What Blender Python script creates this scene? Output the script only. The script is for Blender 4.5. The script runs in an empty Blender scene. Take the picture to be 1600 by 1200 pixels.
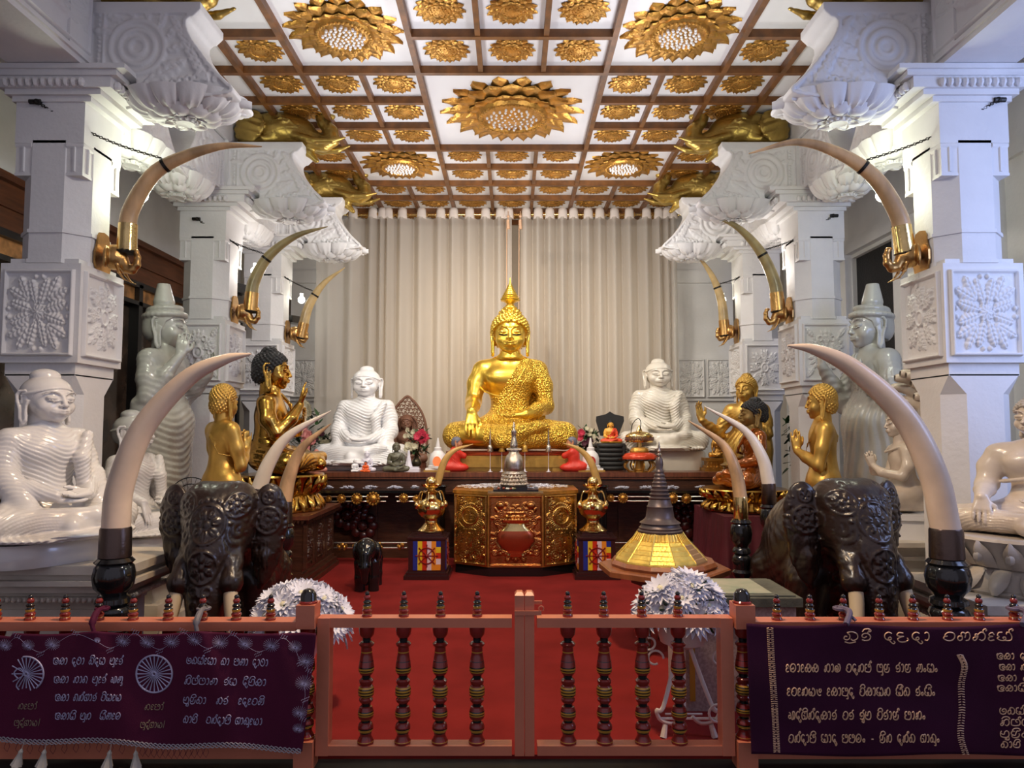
import bpy, math, random
import numpy as np
from mathutils import Vector, Matrix
random.seed(7)
rng = np.random.default_rng(7)
PI = math.pi
sin, cos = math.sin, math.cos
COL = bpy.context.scene.collection
# ---------------------------------------------------------------- camera model
FPX, EYE = 1140.0, 1.6
TH = math.atan(73.0/FPX); CT, ST = math.cos(TH), math.sin(TH)
def W(px, py, Y):
    "the world point at distance Y in front of the viewer that the photo shows at (px, py)"
    u = (px-800)/FPX; v = (600-py)/FPX
    t = Y/(CT - v*ST)
    return Vector((u*t, Y, EYE+(ST+v*CT)*t))
def G(px, py, z):
    u = (px-800)/FPX; v = (600-py)/FPX
    t = (z-EYE)/(ST+v*CT)
    return Vector((u*t, (CT-v*ST)*t, z))
def R(d): return math.radians(d)
# ---------------------------------------------------------------- materials
MATS = {}
def mat(name, col, rough=.5, metal=0., bump=0., bscale=40., var=0., vscale=5., spec=.5, coat=0., emit=None, estr=0., alpha=1., sss=0., kind='noise', trans=0., col2=None, stretch=(1,1,1), bdist=.01):
    if name in MATS: return MATS[name]
    m = bpy.data.materials.new(name); m.use_nodes = True
    nt = m.node_tree; N = nt.nodes; L = nt.links
    b = N['Principled BSDF']
    b.inputs['Base Color'].default_value = (*col, 1)
    b.inputs['Roughness'].default_value = rough
    b.inputs['Metallic'].default_value = metal
    b.inputs['Specular IOR Level'].default_value = spec
    b.inputs['Coat Weight'].default_value = coat
    b.inputs['Coat Roughness'].default_value = .08
    if sss: b.inputs['Subsurface Weight'].default_value = sss; b.inputs['Subsurface Radius'].default_value = (.02,.015,.01)
    if trans: b.inputs['Transmission Weight'].default_value = trans
    if emit: b.inputs['Emission Color'].default_value = (*emit,1); b.inputs['Emission Strength'].default_value = estr
    if alpha < 1: b.inputs['Alpha'].default_value = alpha
    tc = N.new('ShaderNodeTexCoord'); mp = N.new('ShaderNodeMapping')
    mp.inputs['Scale'].default_value = stretch
    L.new(tc.outputs['Object'], mp.inputs['Vector'])
    if var or col2:
        n = N.new('ShaderNodeTexNoise' if kind != 'wave' else 'ShaderNodeTexWave')
        n.inputs['Scale'].default_value = vscale
        n.inputs['Detail'].default_value = 5
        if kind == 'wave': n.inputs['Distortion'].default_value = 6
        L.new(mp.outputs[0], n.inputs['Vector'])
        cr = N.new('ShaderNodeValToRGB')
        c2 = col2 if col2 else tuple(min(1, c*(1+var)) for c in col)
        c1 = col if col2 else tuple(c*(1-var) for c in col)
        cr.color_ramp.elements[0].position = .35; cr.color_ramp.elements[1].position = .65
        cr.color_ramp.elements[0].color = (*c1,1); cr.color_ramp.elements[1].color = (*c2,1)
        L.new(n.outputs['Fac'], cr.inputs[0]); L.new(cr.outputs[0], b.inputs['Base Color'])
    if bump:
        n = N.new('ShaderNodeTexNoise' if kind != 'voro' else 'ShaderNodeTexVoronoi')
        n.inputs['Scale'].default_value = bscale
        if kind != 'voro': n.inputs['Detail'].default_value = 4
        L.new(mp.outputs[0], n.inputs['Vector'])
        bp = N.new('ShaderNodeBump'); bp.inputs['Strength'].default_value = bump; bp.inputs['Distance'].default_value = bdist
        L.new(n.outputs[0], bp.inputs['Height']); L.new(bp.outputs[0], b.inputs['Normal'])
    MATS[name] = m
    return m
# ---------------------------------------------------------------- mesh builder
class MB:
    def __init__(s): s.v = []; s.f = []; s.m = []; s.T = None; s.mi = 0
    def add(s, vs, fs, mi=None):
        o = len(s.v)
        if s.T is not None: vs = [tuple(s.T @ Vector(v)) for v in vs]
        s.v.extend(vs); s.f.extend([tuple(i+o for i in f) for f in fs])
        if mi is None or isinstance(mi, int): s.m.extend([s.mi if mi is None else mi]*len(fs))
        else: s.m.extend(mi)
        return s
    def box(s, c, d, mi=None, rot=0, taper=1.):
        x,y,z = d[0]/2, d[1]/2, d[2]/2
        vs = []
        for sz in (-1,1):
            t = taper if sz > 0 else 1
            for sx,sy in ((-1,-1),(1,-1),(1,1),(-1,1)):
                px,py = sx*x*t, sy*y*t
                if rot: px,py = px*cos(rot)-py*sin(rot), px*sin(rot)+py*cos(rot)
                vs.append((c[0]+px, c[1]+py, c[2]+sz*z))
        return s.add(vs, [(3,2,1,0),(4,5,6,7),(0,1,5,4),(1,2,6,5),(2,3,7,6),(3,0,4,7)], mi)
    def b2(s, lo, hi, mi=None):
        return s.box([(a+b)/2 for a,b in zip(lo,hi)], [abs(b-a) for a,b in zip(lo,hi)], mi)
    def lathe(s, prof, n=24, c=(0,0,0), mi=None, sx=1, sy=1, rot=0, wob=None):
        "prof: [(r, z[, material])]"
        vs = []; fs = []; ms = []
        for p in prof:
            for k in range(n):
                a = 2*PI*k/n+rot; r = p[0]
                if wob: r = r*(1+wob(a, p[1]))
                vs.append((c[0]+r*cos(a)*sx, c[1]+r*sin(a)*sy, c[2]+p[1]))
        for j in range(len(prof)-1):
            q = prof[j][2] if len(prof[j]) > 2 else (s.mi if mi is None else mi)
            for k in range(n):
                k2 = (k+1)%n
                fs.append((j*n+k, j*n+k2, (j+1)*n+k2, (j+1)*n+k)); ms.append(q)
        fs.append(tuple(range(n))[::-1]); ms.append(ms[0])
        fs.append(tuple((len(prof)-1)*n+k for k in range(n))); ms.append(ms[-2])
        return s.add(vs, fs, ms)
    def tube(s, pts, rad, n=10, mi=None, flat=1., cap=True, up=None):
        pts = [Vector(p) for p in pts]; m = len(pts)
        if not hasattr(rad, '__len__'): rad = [rad]*m
        vs = []; fs = []
        pn = None
        for i,p in enumerate(pts):
            t = (pts[min(i+1,m-1)]-pts[max(i-1,0)])
            if t.length < 1e-9: t = Vector((0,0,1))
            t.normalize()
            if pn is None:
                ref = Vector(up) if up else (Vector((0,0,1)) if abs(t.z) < .9 else Vector((1,0,0)))
                pn = (ref - t*ref.dot(t)).normalized()
            else:
                pn = (pn - t*pn.dot(t)).normalized()
            bn = t.cross(pn)
            for k in range(n):
                a = 2*PI*k/n
                vs.append(tuple(p + (pn*cos(a)*flat + bn*sin(a))*rad[i]))
        for i in range(m-1):
            for k in range(n):
                k2 = (k+1)%n
                fs.append((i*n+k, i*n+k2, (i+1)*n+k2, (i+1)*n+k))
        if cap:
            fs.append(tuple(range(n))[::-1]); fs.append(tuple((m-1)*n+k for k in range(n)))
        return s.add(vs, fs, mi)
    def ball(s, c, r, n=10, m=7, mi=None):
        if not hasattr(r, '__len__'): r = (r,r,r)
        prof = [(sin(PI*j/(m)), -cos(PI*j/(m))) for j in range(m+1)]
        vs = []; fs = []
        for a,b in prof:
            for k in range(n):
                t = 2*PI*k/n
                vs.append((c[0]+a*cos(t)*r[0], c[1]+a*sin(t)*r[1], c[2]+b*r[2]))
        for j in range(m):
            for k in range(n):
                k2 = (k+1)%n
                fs.append((j*n+k, j*n+k2, (j+1)*n+k2, (j+1)*n+k))
        return s.add(vs, fs, mi)
    def grid(s, fn, nu, nv, mi=None, close_u=False):
        vs = [tuple(fn(i/(nu-1 if not close_u else nu), j/(nv-1))) for j in range(nv) for i in range(nu)]
        fs = []
        for j in range(nv-1):
            for i in range(nu-1 if not close_u else nu):
                i2 = (i+1)%nu
                fs.append((j*nu+i, j*nu+i2, (j+1)*nu+i2, (j+1)*nu+i))
        return s.add(vs, fs, mi)
    def prism(s, poly, y0, y1, axis='y', mi=None):
        "poly: 2D outline (a,b); extruded along axis"
        n = len(poly)
        def P(a,b,t): return {'y':(a,t,b),'x':(t,a,b),'z':(a,b,t)}[axis]
        vs = [P(a,b,y0) for a,b in poly]+[P(a,b,y1) for a,b in poly]
        fs = [tuple(range(n)), tuple(range(2*n-1,n-1,-1))]
        for k in range(n):
            k2 = (k+1)%n
            fs.append((k2,k,n+k,n+k2))
        return s.add(vs, fs, mi)
    def petal(s, base, ang, L, w, rise=.0, cup=.3, droop=0., tilt=0., n=(5,7), mi=None, tip=1.4, normal=-1, rib=0., thick=None):
        "a pointed cupped petal lying in the xy plane starting at base, pointing along ang; normal=-1 opens downwards"
        nu,nv = n
        ca,sa = cos(ang), sin(ang)
        def fn(u, v):
            x = v*L
            wid = w*.5*max(.001, sin(PI*(.24+.76*min(v,.9999)))**.62)
            y = (u*2-1)*wid
            h = normal*(rise*v*L - droop*L*v*v) + normal*cup*w*((u*2-1)**2)*(.3+v*.7) - normal*rib*w*abs(sin((u*2-1)*PI*3))*.3*sin(PI*v)
            return (base[0]+x*ca-y*sa, base[1]+x*sa+y*ca, base[2]+h)
        return s.grid(fn, nu, nv, mi)
    def raw(s, V, F, mi=None):
        return s.add([tuple(map(float,v)) for v in V], [tuple(map(int,f)) for f in F], mi)
def kw(o, label=None, cat=None, group=None, kind=None):
    if label: o['label'] = label
    if cat: o['category'] = cat
    if group: o['group'] = group
    if kind: o['kind'] = kind
    return o
def obj(name, mb, mats, parent=None, smooth=True, label=None, cat=None, group=None, kind=None, loc=None, rz=0, sharp=None):
    me = bpy.data.meshes.new(name)
    if isinstance(mb, MB): me.from_pydata(mb.v, [], mb.f)
    else: me.from_pydata(*mb)
    if not isinstance(mats, (list,tuple)): mats = [mats]
    for m in mats: me.materials.append(m)
    if isinstance(mb, MB) and len(mats) > 1: me.polygons.foreach_set('material_index', mb.m)
    me.polygons.foreach_set('use_smooth', [bool(smooth)]*len(me.polygons))
    if smooth and isinstance(mb, MB):
        try: me.set_sharp_from_angle(angle=R(sharp or 42))
        except Exception: pass
    me.update()
    o = bpy.data.objects.new(name, me); COL.objects.link(o)
    if loc is not None: o.location = loc
    if rz: o.rotation_euler = (0,0,rz)
    if parent is not None: o.parent = parent
    return kw(o, label, cat, group, kind)
def npobj(name, V, F, mats, parent=None, loc=None, rz=0, mi=None, **k):
    me = bpy.data.meshes.new(name)
    V = np.asarray(V, np.float32); F = np.asarray(F, np.int32)
    me.vertices.add(len(V)); me.vertices.foreach_set('co', V.ravel())
    me.loops.add(F.size); me.loops.foreach_set('vertex_index', F.ravel())
    me.polygons.add(len(F)); me.polygons.foreach_set('loop_start', np.arange(0, F.size, F.shape[1], dtype=np.int32))
    if not isinstance(mats, (list,tuple)): mats = [mats]
    for m in mats: me.materials.append(m)
    if mi is not None: me.polygons.foreach_set('material_index', np.asarray(mi, np.int32))
    me.polygons.foreach_set('use_smooth', np.ones(len(F), bool))
    me.update(calc_edges=True); me.validate()
    o = bpy.data.objects.new(name, me); COL.objects.link(o)
    if loc is not None: o.location = loc
    if rz: o.rotation_euler = (0,0,rz)
    if parent is not None: o.parent = parent
    return kw(o, **k)
def empty(name, loc=(0,0,0), rz=0, **k):
    o = bpy.data.objects.new(name, None); COL.objects.link(o)
    o.location = loc; o.rotation_euler = (0,0,rz); o.empty_display_size = .1
    return kw(o, **k)
def dup(root, loc=None, rz=None, sc=None, label=None, group=None):
    r = root.copy(); COL.objects.link(r)
    if loc is not None: r.location = loc
    if rz is not None: r.rotation_euler = (0,0,rz)
    if sc is not None: r.scale = sc if hasattr(sc,'__len__') else (sc,)*3
    if label: r['label'] = label
    if group: r['group'] = group
    for ch in list(root.children):
        c = ch.copy(); COL.objects.link(c); c.parent = r
        for g in list(ch.children):
            d = g.copy(); COL.objects.link(d); d.parent = c
    return r
def spline(pts, n=8, closed=False):
    "Catmull-Rom through the points"
    P = [np.array(p, float) for p in pts]; m = len(P); out = []
    for i in range(m if closed else m-1):
        p0 = P[(i-1)%m] if closed or i else P[0]*2-P[1]
        p1 = P[i]; p2 = P[(i+1)%m]
        p3 = P[(i+2)%m] if closed or i+2 < m else P[-1]*2-P[-2]
        for k in range(n):
            t = k/n
            out.append(.5*((2*p1)+(-p0+p2)*t+(2*p0-5*p1+4*p2-p3)*t*t+(-p0+3*p1-3*p2+p3)*t**3))
    if not closed: out.append(P[-1])
    return out
# ---------------------------------------------------------------- sculpting: signed distance fields + surface nets
class SDF:
    def __init__(s, lo, hi, h):
        s.h = h; s.lo = np.array(lo, float); hi = np.array(hi, float)
        s.n = np.ceil((hi-s.lo)/h).astype(int)+1
        s.F = np.full(s.n, 9., np.float32)
        s.ax = [s.lo[i]+h*np.arange(s.n[i]) for i in range(3)]
    def _win(s, lo, hi):
        i0 = np.maximum(0, np.floor((np.array(lo)-s.lo)/s.h).astype(int))
        i1 = np.minimum(s.n, np.ceil((np.array(hi)-s.lo)/s.h).astype(int)+1)
        if (i1 <= i0).any(): return None
        sl = tuple(slice(a,b) for a,b in zip(i0,i1))
        X = s.ax[0][sl[0]][:,None,None].astype(np.float32); Y = s.ax[1][sl[1]][None,:,None].astype(np.float32); Z = s.ax[2][sl[2]][None,None,:].astype(np.float32)
        return sl, X, Y, Z
    def _mix(s, sl, d, k, sub):
        A = s.F[sl]
        if sub:
            d = -d
            if k > 0:
                h = np.clip(.5-.5*(d-A)/k, 0, 1); s.F[sl] = d*(1-h)+A*h + k*h*(1-h)
            else: s.F[sl] = np.maximum(A, d)
        elif k > 0:
            h = np.clip(.5+.5*(d-A)/k, 0, 1); s.F[sl] = d*(1-h)+A*h - k*h*(1-h)
        else: s.F[sl] = np.minimum(A, d)
    def cap(s, a, b, ra, rb=None, k=.0, sub=False, sym=False):
        if rb is None: rb = ra
        a = np.array(a, float); b = np.array(b, float)
        pad = max(ra,rb)+k+3*s.h
        w = s._win(np.minimum(a,b)-pad, np.maximum(a,b)+pad)
        if w:
            sl,X,Y,Z = w; ab = b-a; L2 = max(1e-12, ab@ab)
            t = np.clip(((X-a[0])*ab[0]+(Y-a[1])*ab[1]+(Z-a[2])*ab[2])/L2, 0, 1)
            d = np.sqrt((X-a[0]-t*ab[0])**2+(Y-a[1]-t*ab[1])**2+(Z-a[2]-t*ab[2])**2)-(ra+(rb-ra)*t)
            s._mix(sl, d.astype(np.float32), k, sub)
        if sym: s.cap(a*[-1,1,1], b*[-1,1,1], ra, rb, k, sub)
        return s
    def ell(s, c, r, k=.0, sub=False, sym=False, rot=None):
        c = np.array(c, float); r = np.array(r if hasattr(r,'__len__') else (r,)*3, float)
        m = r.max() if rot is not None else r
        pad = m+k+3*s.h
        w = s._win(c-pad, c+pad)
        if w:
            sl,X,Y,Z = w; x,y,z = X-c[0],Y-c[1],Z-c[2]
            if rot is not None:
                Q = np.array(Matrix.Rotation(rot[2],3,'Z') @ Matrix.Rotation(rot[1],3,'Y') @ Matrix.Rotation(rot[0],3,'X'))
                x,y,z = (Q[0,0]*x+Q[1,0]*y+Q[2,0]*z, Q[0,1]*x+Q[1,1]*y+Q[2,1]*z, Q[0,2]*x+Q[1,2]*y+Q[2,2]*z)
            k0 = np.sqrt((x/r[0])**2+(y/r[1])**2+(z/r[2])**2)
            k1 = np.sqrt((x/r[0]**2)**2+(y/r[1]**2)**2+(z/r[2]**2)**2)+1e-9
            s._mix(sl, (k0*(k0-1)/k1).astype(np.float32), k, sub)
        if sym:
            rr = None if rot is None else (rot[0], -rot[1], -rot[2])
            s.ell(c*[-1,1,1], r, k, sub, rot=rr)
        return s
    def box(s, c, hf, rd=.01, k=.0, sub=False, rz=0., sym=False):
        c = np.array(c, float); hf = np.array(hf, float)
        pad = (np.linalg.norm(hf) if rz else hf)+k+3*s.h
        w = s._win(c-pad, c+pad)
        if w:
            sl,X,Y,Z = w; x,y,z = X-c[0],Y-c[1],Z-c[2]
            if rz: x,y = x*cos(rz)+y*sin(rz), -x*sin(rz)+y*cos(rz)
            qx,qy,qz = np.abs(x)-hf[0]+rd, np.abs(y)-hf[1]+rd, np.abs(z)-hf[2]+rd
            d = np.sqrt(np.maximum(qx,0)**2+np.maximum(qy,0)**2+np.maximum(qz,0)**2)+np.minimum(np.maximum(qx,np.maximum(qy,qz)),0)-rd
            s._mix(sl, d.astype(np.float32), k, sub)
        if sym: s.box(c*[-1,1,1], hf, rd, k, sub, -rz)
        return s
    def chain(s, pts, rad, k=.0, sub=False, sym=False):
        if not hasattr(rad,'__len__'): rad = [rad]*len(pts)
        for i in range(len(pts)-1): s.cap(pts[i], pts[i+1], rad[i], rad[i+1], k, sub, sym)
        return s
    def warp(s, fn, band=.06, lo=None, hi=None):
        w = s._win(s.lo if lo is None else lo, (s.lo+s.n*s.h) if hi is None else hi)
        sl,X,Y,Z = w; A = s.F[sl]
        s.F[sl] = A + np.where(np.abs(A) < band, fn(X,Y,Z), 0).astype(np.float32)
        return s
    def mesh(s, smooth=1):
        F = s.F; S = F < 0
        nx,ny,nz = F.shape
        c = np.zeros((nx-1,ny-1,nz-1), np.int8)
        for i in (0,1):
            for j in (0,1):
                for k in (0,1): c += S[i:nx-1+i, j:ny-1+j, k:nz-1+k]
        act = (c > 0) & (c < 8)
        I = np.argwhere(act); idx = -np.ones(act.shape, np.int64); idx[act] = np.arange(len(I))
        P = np.zeros((len(I),3)); cnt = np.zeros(len(I))
        off = [(i,j,k) for i in (0,1) for j in (0,1) for k in (0,1)]
        for a in range(8):
            for b in range(a+1,8):
                da = np.array(off[b])-np.array(off[a])
                if np.abs(da).sum() != 1: continue
                fa = F[tuple((I+off[a]).T)]; fb = F[tuple((I+off[b]).T)]
                m = (fa < 0) != (fb < 0)
                t = fa[m]/(fa[m]-fb[m])
                P[m] += np.array(off[a])+t[:,None]*da; cnt[m] += 1
        P = I+P/cnt[:,None]
        V = s.lo+P*s.h
        Q = []
        for ax in range(3):
            A = np.take(S, range(0,S.shape[ax]-1), ax); B = np.take(S, range(1,S.shape[ax]), ax)
            E = np.argwhere(A != B); inside = A[tuple(E.T)]
            u = [0,0,0]; v = [0,0,0]; u[(ax+1)%3] = 1; v[(ax+2)%3] = 1; u = np.array(u); v = np.array(v)
            ok = (E[:,(ax+1)%3] > 0) & (E[:,(ax+2)%3] > 0)
            lim = np.array(act.shape)
            ok &= (E < lim).all(1)
            E = E[ok]; inside = inside[ok]
            q = np.stack([idx[tuple((E-u-v).T)], idx[tuple((E-v).T)], idx[tuple(E.T)], idx[tuple((E-u).T)]], 1)
            q[~inside] = q[~inside][:, ::-1]
            Q.append(q[(q >= 0).all(1)])
        Q = np.concatenate(Q)
        for _ in range(smooth):
            acc = np.zeros_like(V); n = np.zeros(len(V))
            for a,b in ((0,1),(1,2),(2,3),(3,0)):
                np.add.at(acc, Q[:,a], V[Q[:,b]]); np.add.at(n, Q[:,a], 1)
                np.add.at(acc, Q[:,b], V[Q[:,a]]); np.add.at(n, Q[:,b], 1)
            V = V*.5+.5*acc/np.maximum(n,1)[:,None]
        return V, Q
def normals(V, Q):
    n = np.zeros_like(V); fn = np.cross(V[Q[:,2]]-V[Q[:,0]], V[Q[:,3]]-V[Q[:,1]])
    for k in range(4): np.add.at(n, Q[:,k], fn)
    return n/(np.linalg.norm(n,axis=1,keepdims=True)+1e-12)
def join(*parts):
    V = []; F = []; o = 0
    for v,f in parts: V.append(v); F.append(np.asarray(f)+o); o += len(v)
    return np.concatenate(V), np.concatenate(F)
def xf(VF, loc=(0,0,0), sc=1., rz=0., rx=0., mirror=False, ry=0.):
    V,F = VF; V = V*np.array(sc if hasattr(sc,'__len__') else (sc,)*3)
    Q = np.array(Matrix.Rotation(rz,3,'Z') @ Matrix.Rotation(ry,3,'Y') @ Matrix.Rotation(rx,3,'X'))
    V = V @ Q.T
    if mirror: V = V*[-1,1,1]; F = F[:, ::-1]
    return V+np.array(loc), F
def submesh(V, F, mask):
    f = F[mask]; u, inv = np.unique(f, return_inverse=True)
    return V[u], inv.reshape(f.shape)
# ================================================================ palette
M_white  = mat('white_plaster', (.74,.73,.72), .6, bump=.25, bscale=28, var=.04, vscale=3)
M_panel  = mat('ceiling_white', (.80,.80,.82), .45, var=.02, vscale=2)
M_wood   = mat('ceiling_wood', (.15,.055,.011), .45, var=.3, vscale=9, stretch=(1,1,1), bump=.1, bscale=60)
M_gold   = mat('gold_leaf', (.80,.53,.08), .31, .88, bump=.15, bscale=55, var=.08, vscale=8)
M_goldR  = mat('gold_rosette', (.50,.26,.055), .34, .85, bump=.5, bscale=45, var=.22, vscale=12)
M_goldS  = mat('gold_sheet', (.42,.29,.075), .36, .85, bump=.3, bscale=14, var=.2, vscale=5, bdist=.012)
M_goldE  = mat('gold_engraved', (.78,.50,.075), .33, .88, bump=1., bscale=48, kind='voro', bdist=.018)
M_goldD  = mat('old_gold', (.62,.34,.08), .32, .9, bump=.4, bscale=60, var=.25, vscale=10)
M_goldP  = mat('gold_paint', (.62,.38,.09), .38, .75, bump=.12, bscale=60, var=.1, vscale=9)
M_brass  = mat('brass', (.80,.58,.24), .16, 1., bump=.15, bscale=50, var=.12, vscale=9)
M_bronze = mat('bronze_mount', (.48,.28,.10), .30, .95, bump=.2, bscale=60, var=.15, vscale=8)
M_copper = mat('copper_red', (.42,.09,.04), .25, .8)
M_marble = mat('white_marble', (.74,.72,.70), .20, coat=.35, sss=.0, var=.05, vscale=5)
M_marbG  = mat('grey_marble', (.50,.50,.48), .22, coat=.3, var=.12, vscale=5)
M_marbW  = mat('altar_marble', (.80,.80,.82), .25, coat=.3, var=.03, vscale=5)
M_marbC  = mat('cream_marble', (.62,.53,.43), .28, coat=.2, var=.10, vscale=6)
M_stone  = mat('sand_stone', (.47,.42,.36), .5, bump=.3, bscale=30, var=.14, vscale=6)
M_stoneP = mat('pedestal_stone', (.54,.49,.42), .45, bump=.2, bscale=30, var=.12, vscale=5)
M_red    = mat('red_carpet', (.25,.022,.020), .95, bump=.5, bscale=350, var=.14, vscale=2.2, spec=.1)
M_floor  = mat('black_floor', (.006,.006,.008), .55, var=.3, vscale=5)
M_dark   = mat('dark_wood', (.060,.022,.012), .34, bump=.2, bscale=25, var=.3, vscale=7, stretch=(1,1,6), coat=.2)
M_dark2  = mat('red_brown_wood', (.13,.040,.020), .35, bump=.15, bscale=25, var=.3, vscale=6, stretch=(6,1,1), coat=.2)
M_brownW = mat('brown_panel_wood', (.13,.042,.016), .45, var=.25, vscale=3, stretch=(1,1,10))
M_eleph  = mat('carved_elephant_wood', (.017,.0085,.006), .33, bump=.25, bscale=30, var=.25, vscale=5, coat=.18)
M_black  = mat('black_lacquer', (.008,.008,.009), .14, coat=.3)
M_blackM = mat('matt_black', (.012,.012,.012), .6)
M_hair   = mat('black_hair', (.012,.012,.013), .4)
M_ivoryP = mat('pink_ivory', (.70,.55,.42), .33, var=.10, vscale=4, coat=.15)
M_ivoryB = mat('brown_ivory', (.50,.31,.15), .4, var=.38, vscale=5, stretch=(1,1,.35), coat=.15, bump=.1, bscale=20)
M_ivoryY = mat('yellow_ivory', (.50,.36,.16), .38, var=.25, vscale=6, coat=.15)
M_ivoryO = mat('olive_ivory', (.33,.26,.11), .4, var=.25, vscale=6, coat=.15)
M_ivoryW = mat('pale_ivory', (.78,.70,.60), .25, var=.06, vscale=6, coat=.2)
M_rail   = mat('salmon_paint', (.62,.20,.115), .38, bump=.1, bscale=30, var=.06, vscale=4)
M_lred   = mat('lacquer_red', (.23,.018,.013), .16, coat=.4)
M_lblk   = mat('lacquer_black', (.012,.010,.010), .15, coat=.4)
M_lyel   = mat('lacquer_yellow', (.52,.27,.035), .2, coat=.4)
M_cloth  = mat('maroon_velvet', (.085,.008,.034), .75, spec=.2, var=.12, vscale=3, bump=.15, bscale=200)
M_cloth2 = mat('purple_velvet', (.046,.006,.030), .75, spec=.2, var=.12, vscale=3, bump=.15, bscale=200)
M_silver = mat('silver_thread', (.46,.42,.62), .5, .3)
M_goldT  = mat('gold_thread', (.85,.54,.34), .5, .2)
M_goldT2 = mat('faded_gold_thread', (.30,.22,.16), .5, .2)
M_chain  = mat('iron_chain', (.03,.028,.025), .4, .8)
M_curt   = mat('sheer_curtain', (.74,.69,.63), .85, spec=.1)
M_bulb   = mat('bulb_glow', (1,1,.9), .4, emit=(1.,.95,.72), estr=22.)
M_glass  = mat('clear_crystal', (.95,.97,1.), .05, spec=.8, coat=1.)
M_leaf   = mat('dark_leaf', (.02,.055,.015), .5, var=.3, vscale=20)
M_whiteF = mat('white_petal', (.82,.83,.92), .6)
M_ironW  = mat('white_iron', (.74,.66,.60), .35)
M_chrome = mat('steel_rail', (.72,.66,.60), .22, .9)
M_dkglass= mat('dark_glass', (.02,.02,.024), .08)
def cloth_nodes():
    m = M_curt; nt = m.node_tree; N = nt.nodes; L = nt.links
    b = N['Principled BSDF']; out = N['Material Output']
    tr = N.new('ShaderNodeBsdfTranslucent'); tr.inputs[0].default_value = (.72,.66,.58,1)
    tp = N.new('ShaderNodeBsdfTransparent')
    a = N.new('ShaderNodeMixShader'); a.inputs[0].default_value = .35
    c = N.new('ShaderNodeMixShader'); c.inputs[0].default_value = .34
    L.new(b.outputs[0], a.inputs[1]); L.new(tr.outputs[0], a.inputs[2])
    L.new(a.outputs[0], c.inputs[1]); L.new(tp.outputs[0], c.inputs[2]); L.new(c.outputs[0], out.inputs[0])
cloth_nodes()
# ================================================================ camera
cam = bpy.data.cameras.new('camera'); co = bpy.data.objects.new('camera', cam); COL.objects.link(co)
cam.sensor_width = 36; cam.lens = 36*FPX/1600; cam.clip_start = .05; cam.clip_end = 100
co.location = (0,0,EYE); co.rotation_euler = (PI/2+TH, 0, 0)
bpy.context.scene.camera = co
# ================================================================ shell
def S(name, lo, hi, m, **k):
    return obj(name, MB().b2(lo, hi), m, smooth=False, kind='structure', **k)
HC = 5.15
S('floor', (-5.5,-.5,-.12), (5.5,14,-.02), M_floor)
obj('red_carpet', MB().b2((-2.62,3.72,-.02),(2.62,9.6,.0)), M_red, smooth=False, label='red carpet covering the shrine floor behind the gate', cat='carpet')
S('ceiling', (-3.1,1.5,HC), (3.1,12.6,HC+.1), M_panel)
for s,nm in ((-1,'left'),(1,'right')):
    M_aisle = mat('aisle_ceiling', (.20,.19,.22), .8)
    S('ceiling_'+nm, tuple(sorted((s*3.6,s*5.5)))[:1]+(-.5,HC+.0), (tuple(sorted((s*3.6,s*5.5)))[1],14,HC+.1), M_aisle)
# side walls with their openings
mb = MB(); Lw = 4.65
mb.b2((-Lw-.2,-.5,-.02),(-Lw,4.2,HC)); mb.b2((-Lw-.2,4.2,3.96),(-Lw,13,HC)); mb.b2((-Lw-.2,12.9,-.02),(-Lw,13,3.96))
obj('wall_left', mb, M_white, smooth=False, kind='structure')
mb = MB()
mb.b2((Lw,-.5,-.02),(Lw+.2,3.0,HC)); mb.b2((Lw,3.0,3.95),(Lw+.2,9.85,HC)); mb.b2((Lw,4.0,-.02),(Lw+.2,8.62,3.95)); mb.b2((Lw,9.85,-.02),(Lw+.2,13,HC))
obj('wall_right', mb, M_white, smooth=False, kind='structure')
mb = MB()
for y in (6.2,6.75,7.6,8.48,9.87): mb.b2((Lw-.09,y,0),(Lw,y+.16,4.1))
mb.b2((Lw-.09,8.5,4.0),(Lw,10.0,4.12)); mb.b2((Lw-.05,6.2,4.12),(Lw,10.2,4.2))
obj('trim_1', mb, M_white, smooth=False, kind='structure')
M_net = mat('dark_latticework', (.010,.009,.010), .55, bump=.6, bscale=60)
d = S('door_1', (Lw+.06,8.62,-.02), (Lw+.12,9.85,3.95), M_net)
S('wall_back', (-5.5,12.35,-.02), (5.5,12.5,HC), mat('back_wall', (.50,.44,.36), .8, var=.05, vscale=1))
mb = MB(); mb.b2((.62,12.1,0),(.88,12.35,4.55)); mb.b2((1.02,12.1,0),(1.2,12.35,4.55)); mb.b2((.5,12.1,4.45),(1.3,12.35,4.6))
obj('trim_2', mb, mat('dark_window_posts', (.10,.08,.06), .7), smooth=False, kind='structure')
# brown timber wall and doors of the left aisle
x = -Lw
mb = MB(); mb.b2((x-.14,4.2,3.42),(x-.04,12.9,3.96)); mb.b2((x-.1,4.2,3.90),(x+.03,12.9,3.97)); mb.b2((x-.1,4.2,3.66),(x-.01,12.9,3.70))
lf = obj('wall_left_panel', mb, M_brownW, smooth=False, kind='structure')
mb = MB(); mb.b2((x-.06,4.2,3.36),(x+.06,12.9,3.43)); mb.b2((x-.06,4.2,3.14),(x+.06,12.9,3.19))
for y in (4.3,5.6,6.3,7.45,8.05,8.9,9.5,10.3,11.1,12.2): mb.b2((x-.06,y,0),(x+.06,y+.09,3.4))
obj('door_2', mb, mat('door_frame_black', (.012,.010,.010), .35), smooth=False, kind='structure')
mb = MB(); mb.b2((x-.05,4.2,3.19),(x+.0,12.9,3.36))
obj('trim_3', mb, mat('amber_strip', (.42,.20,.07), .35, .3, var=.5, vscale=8), smooth=False, kind='structure')
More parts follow.
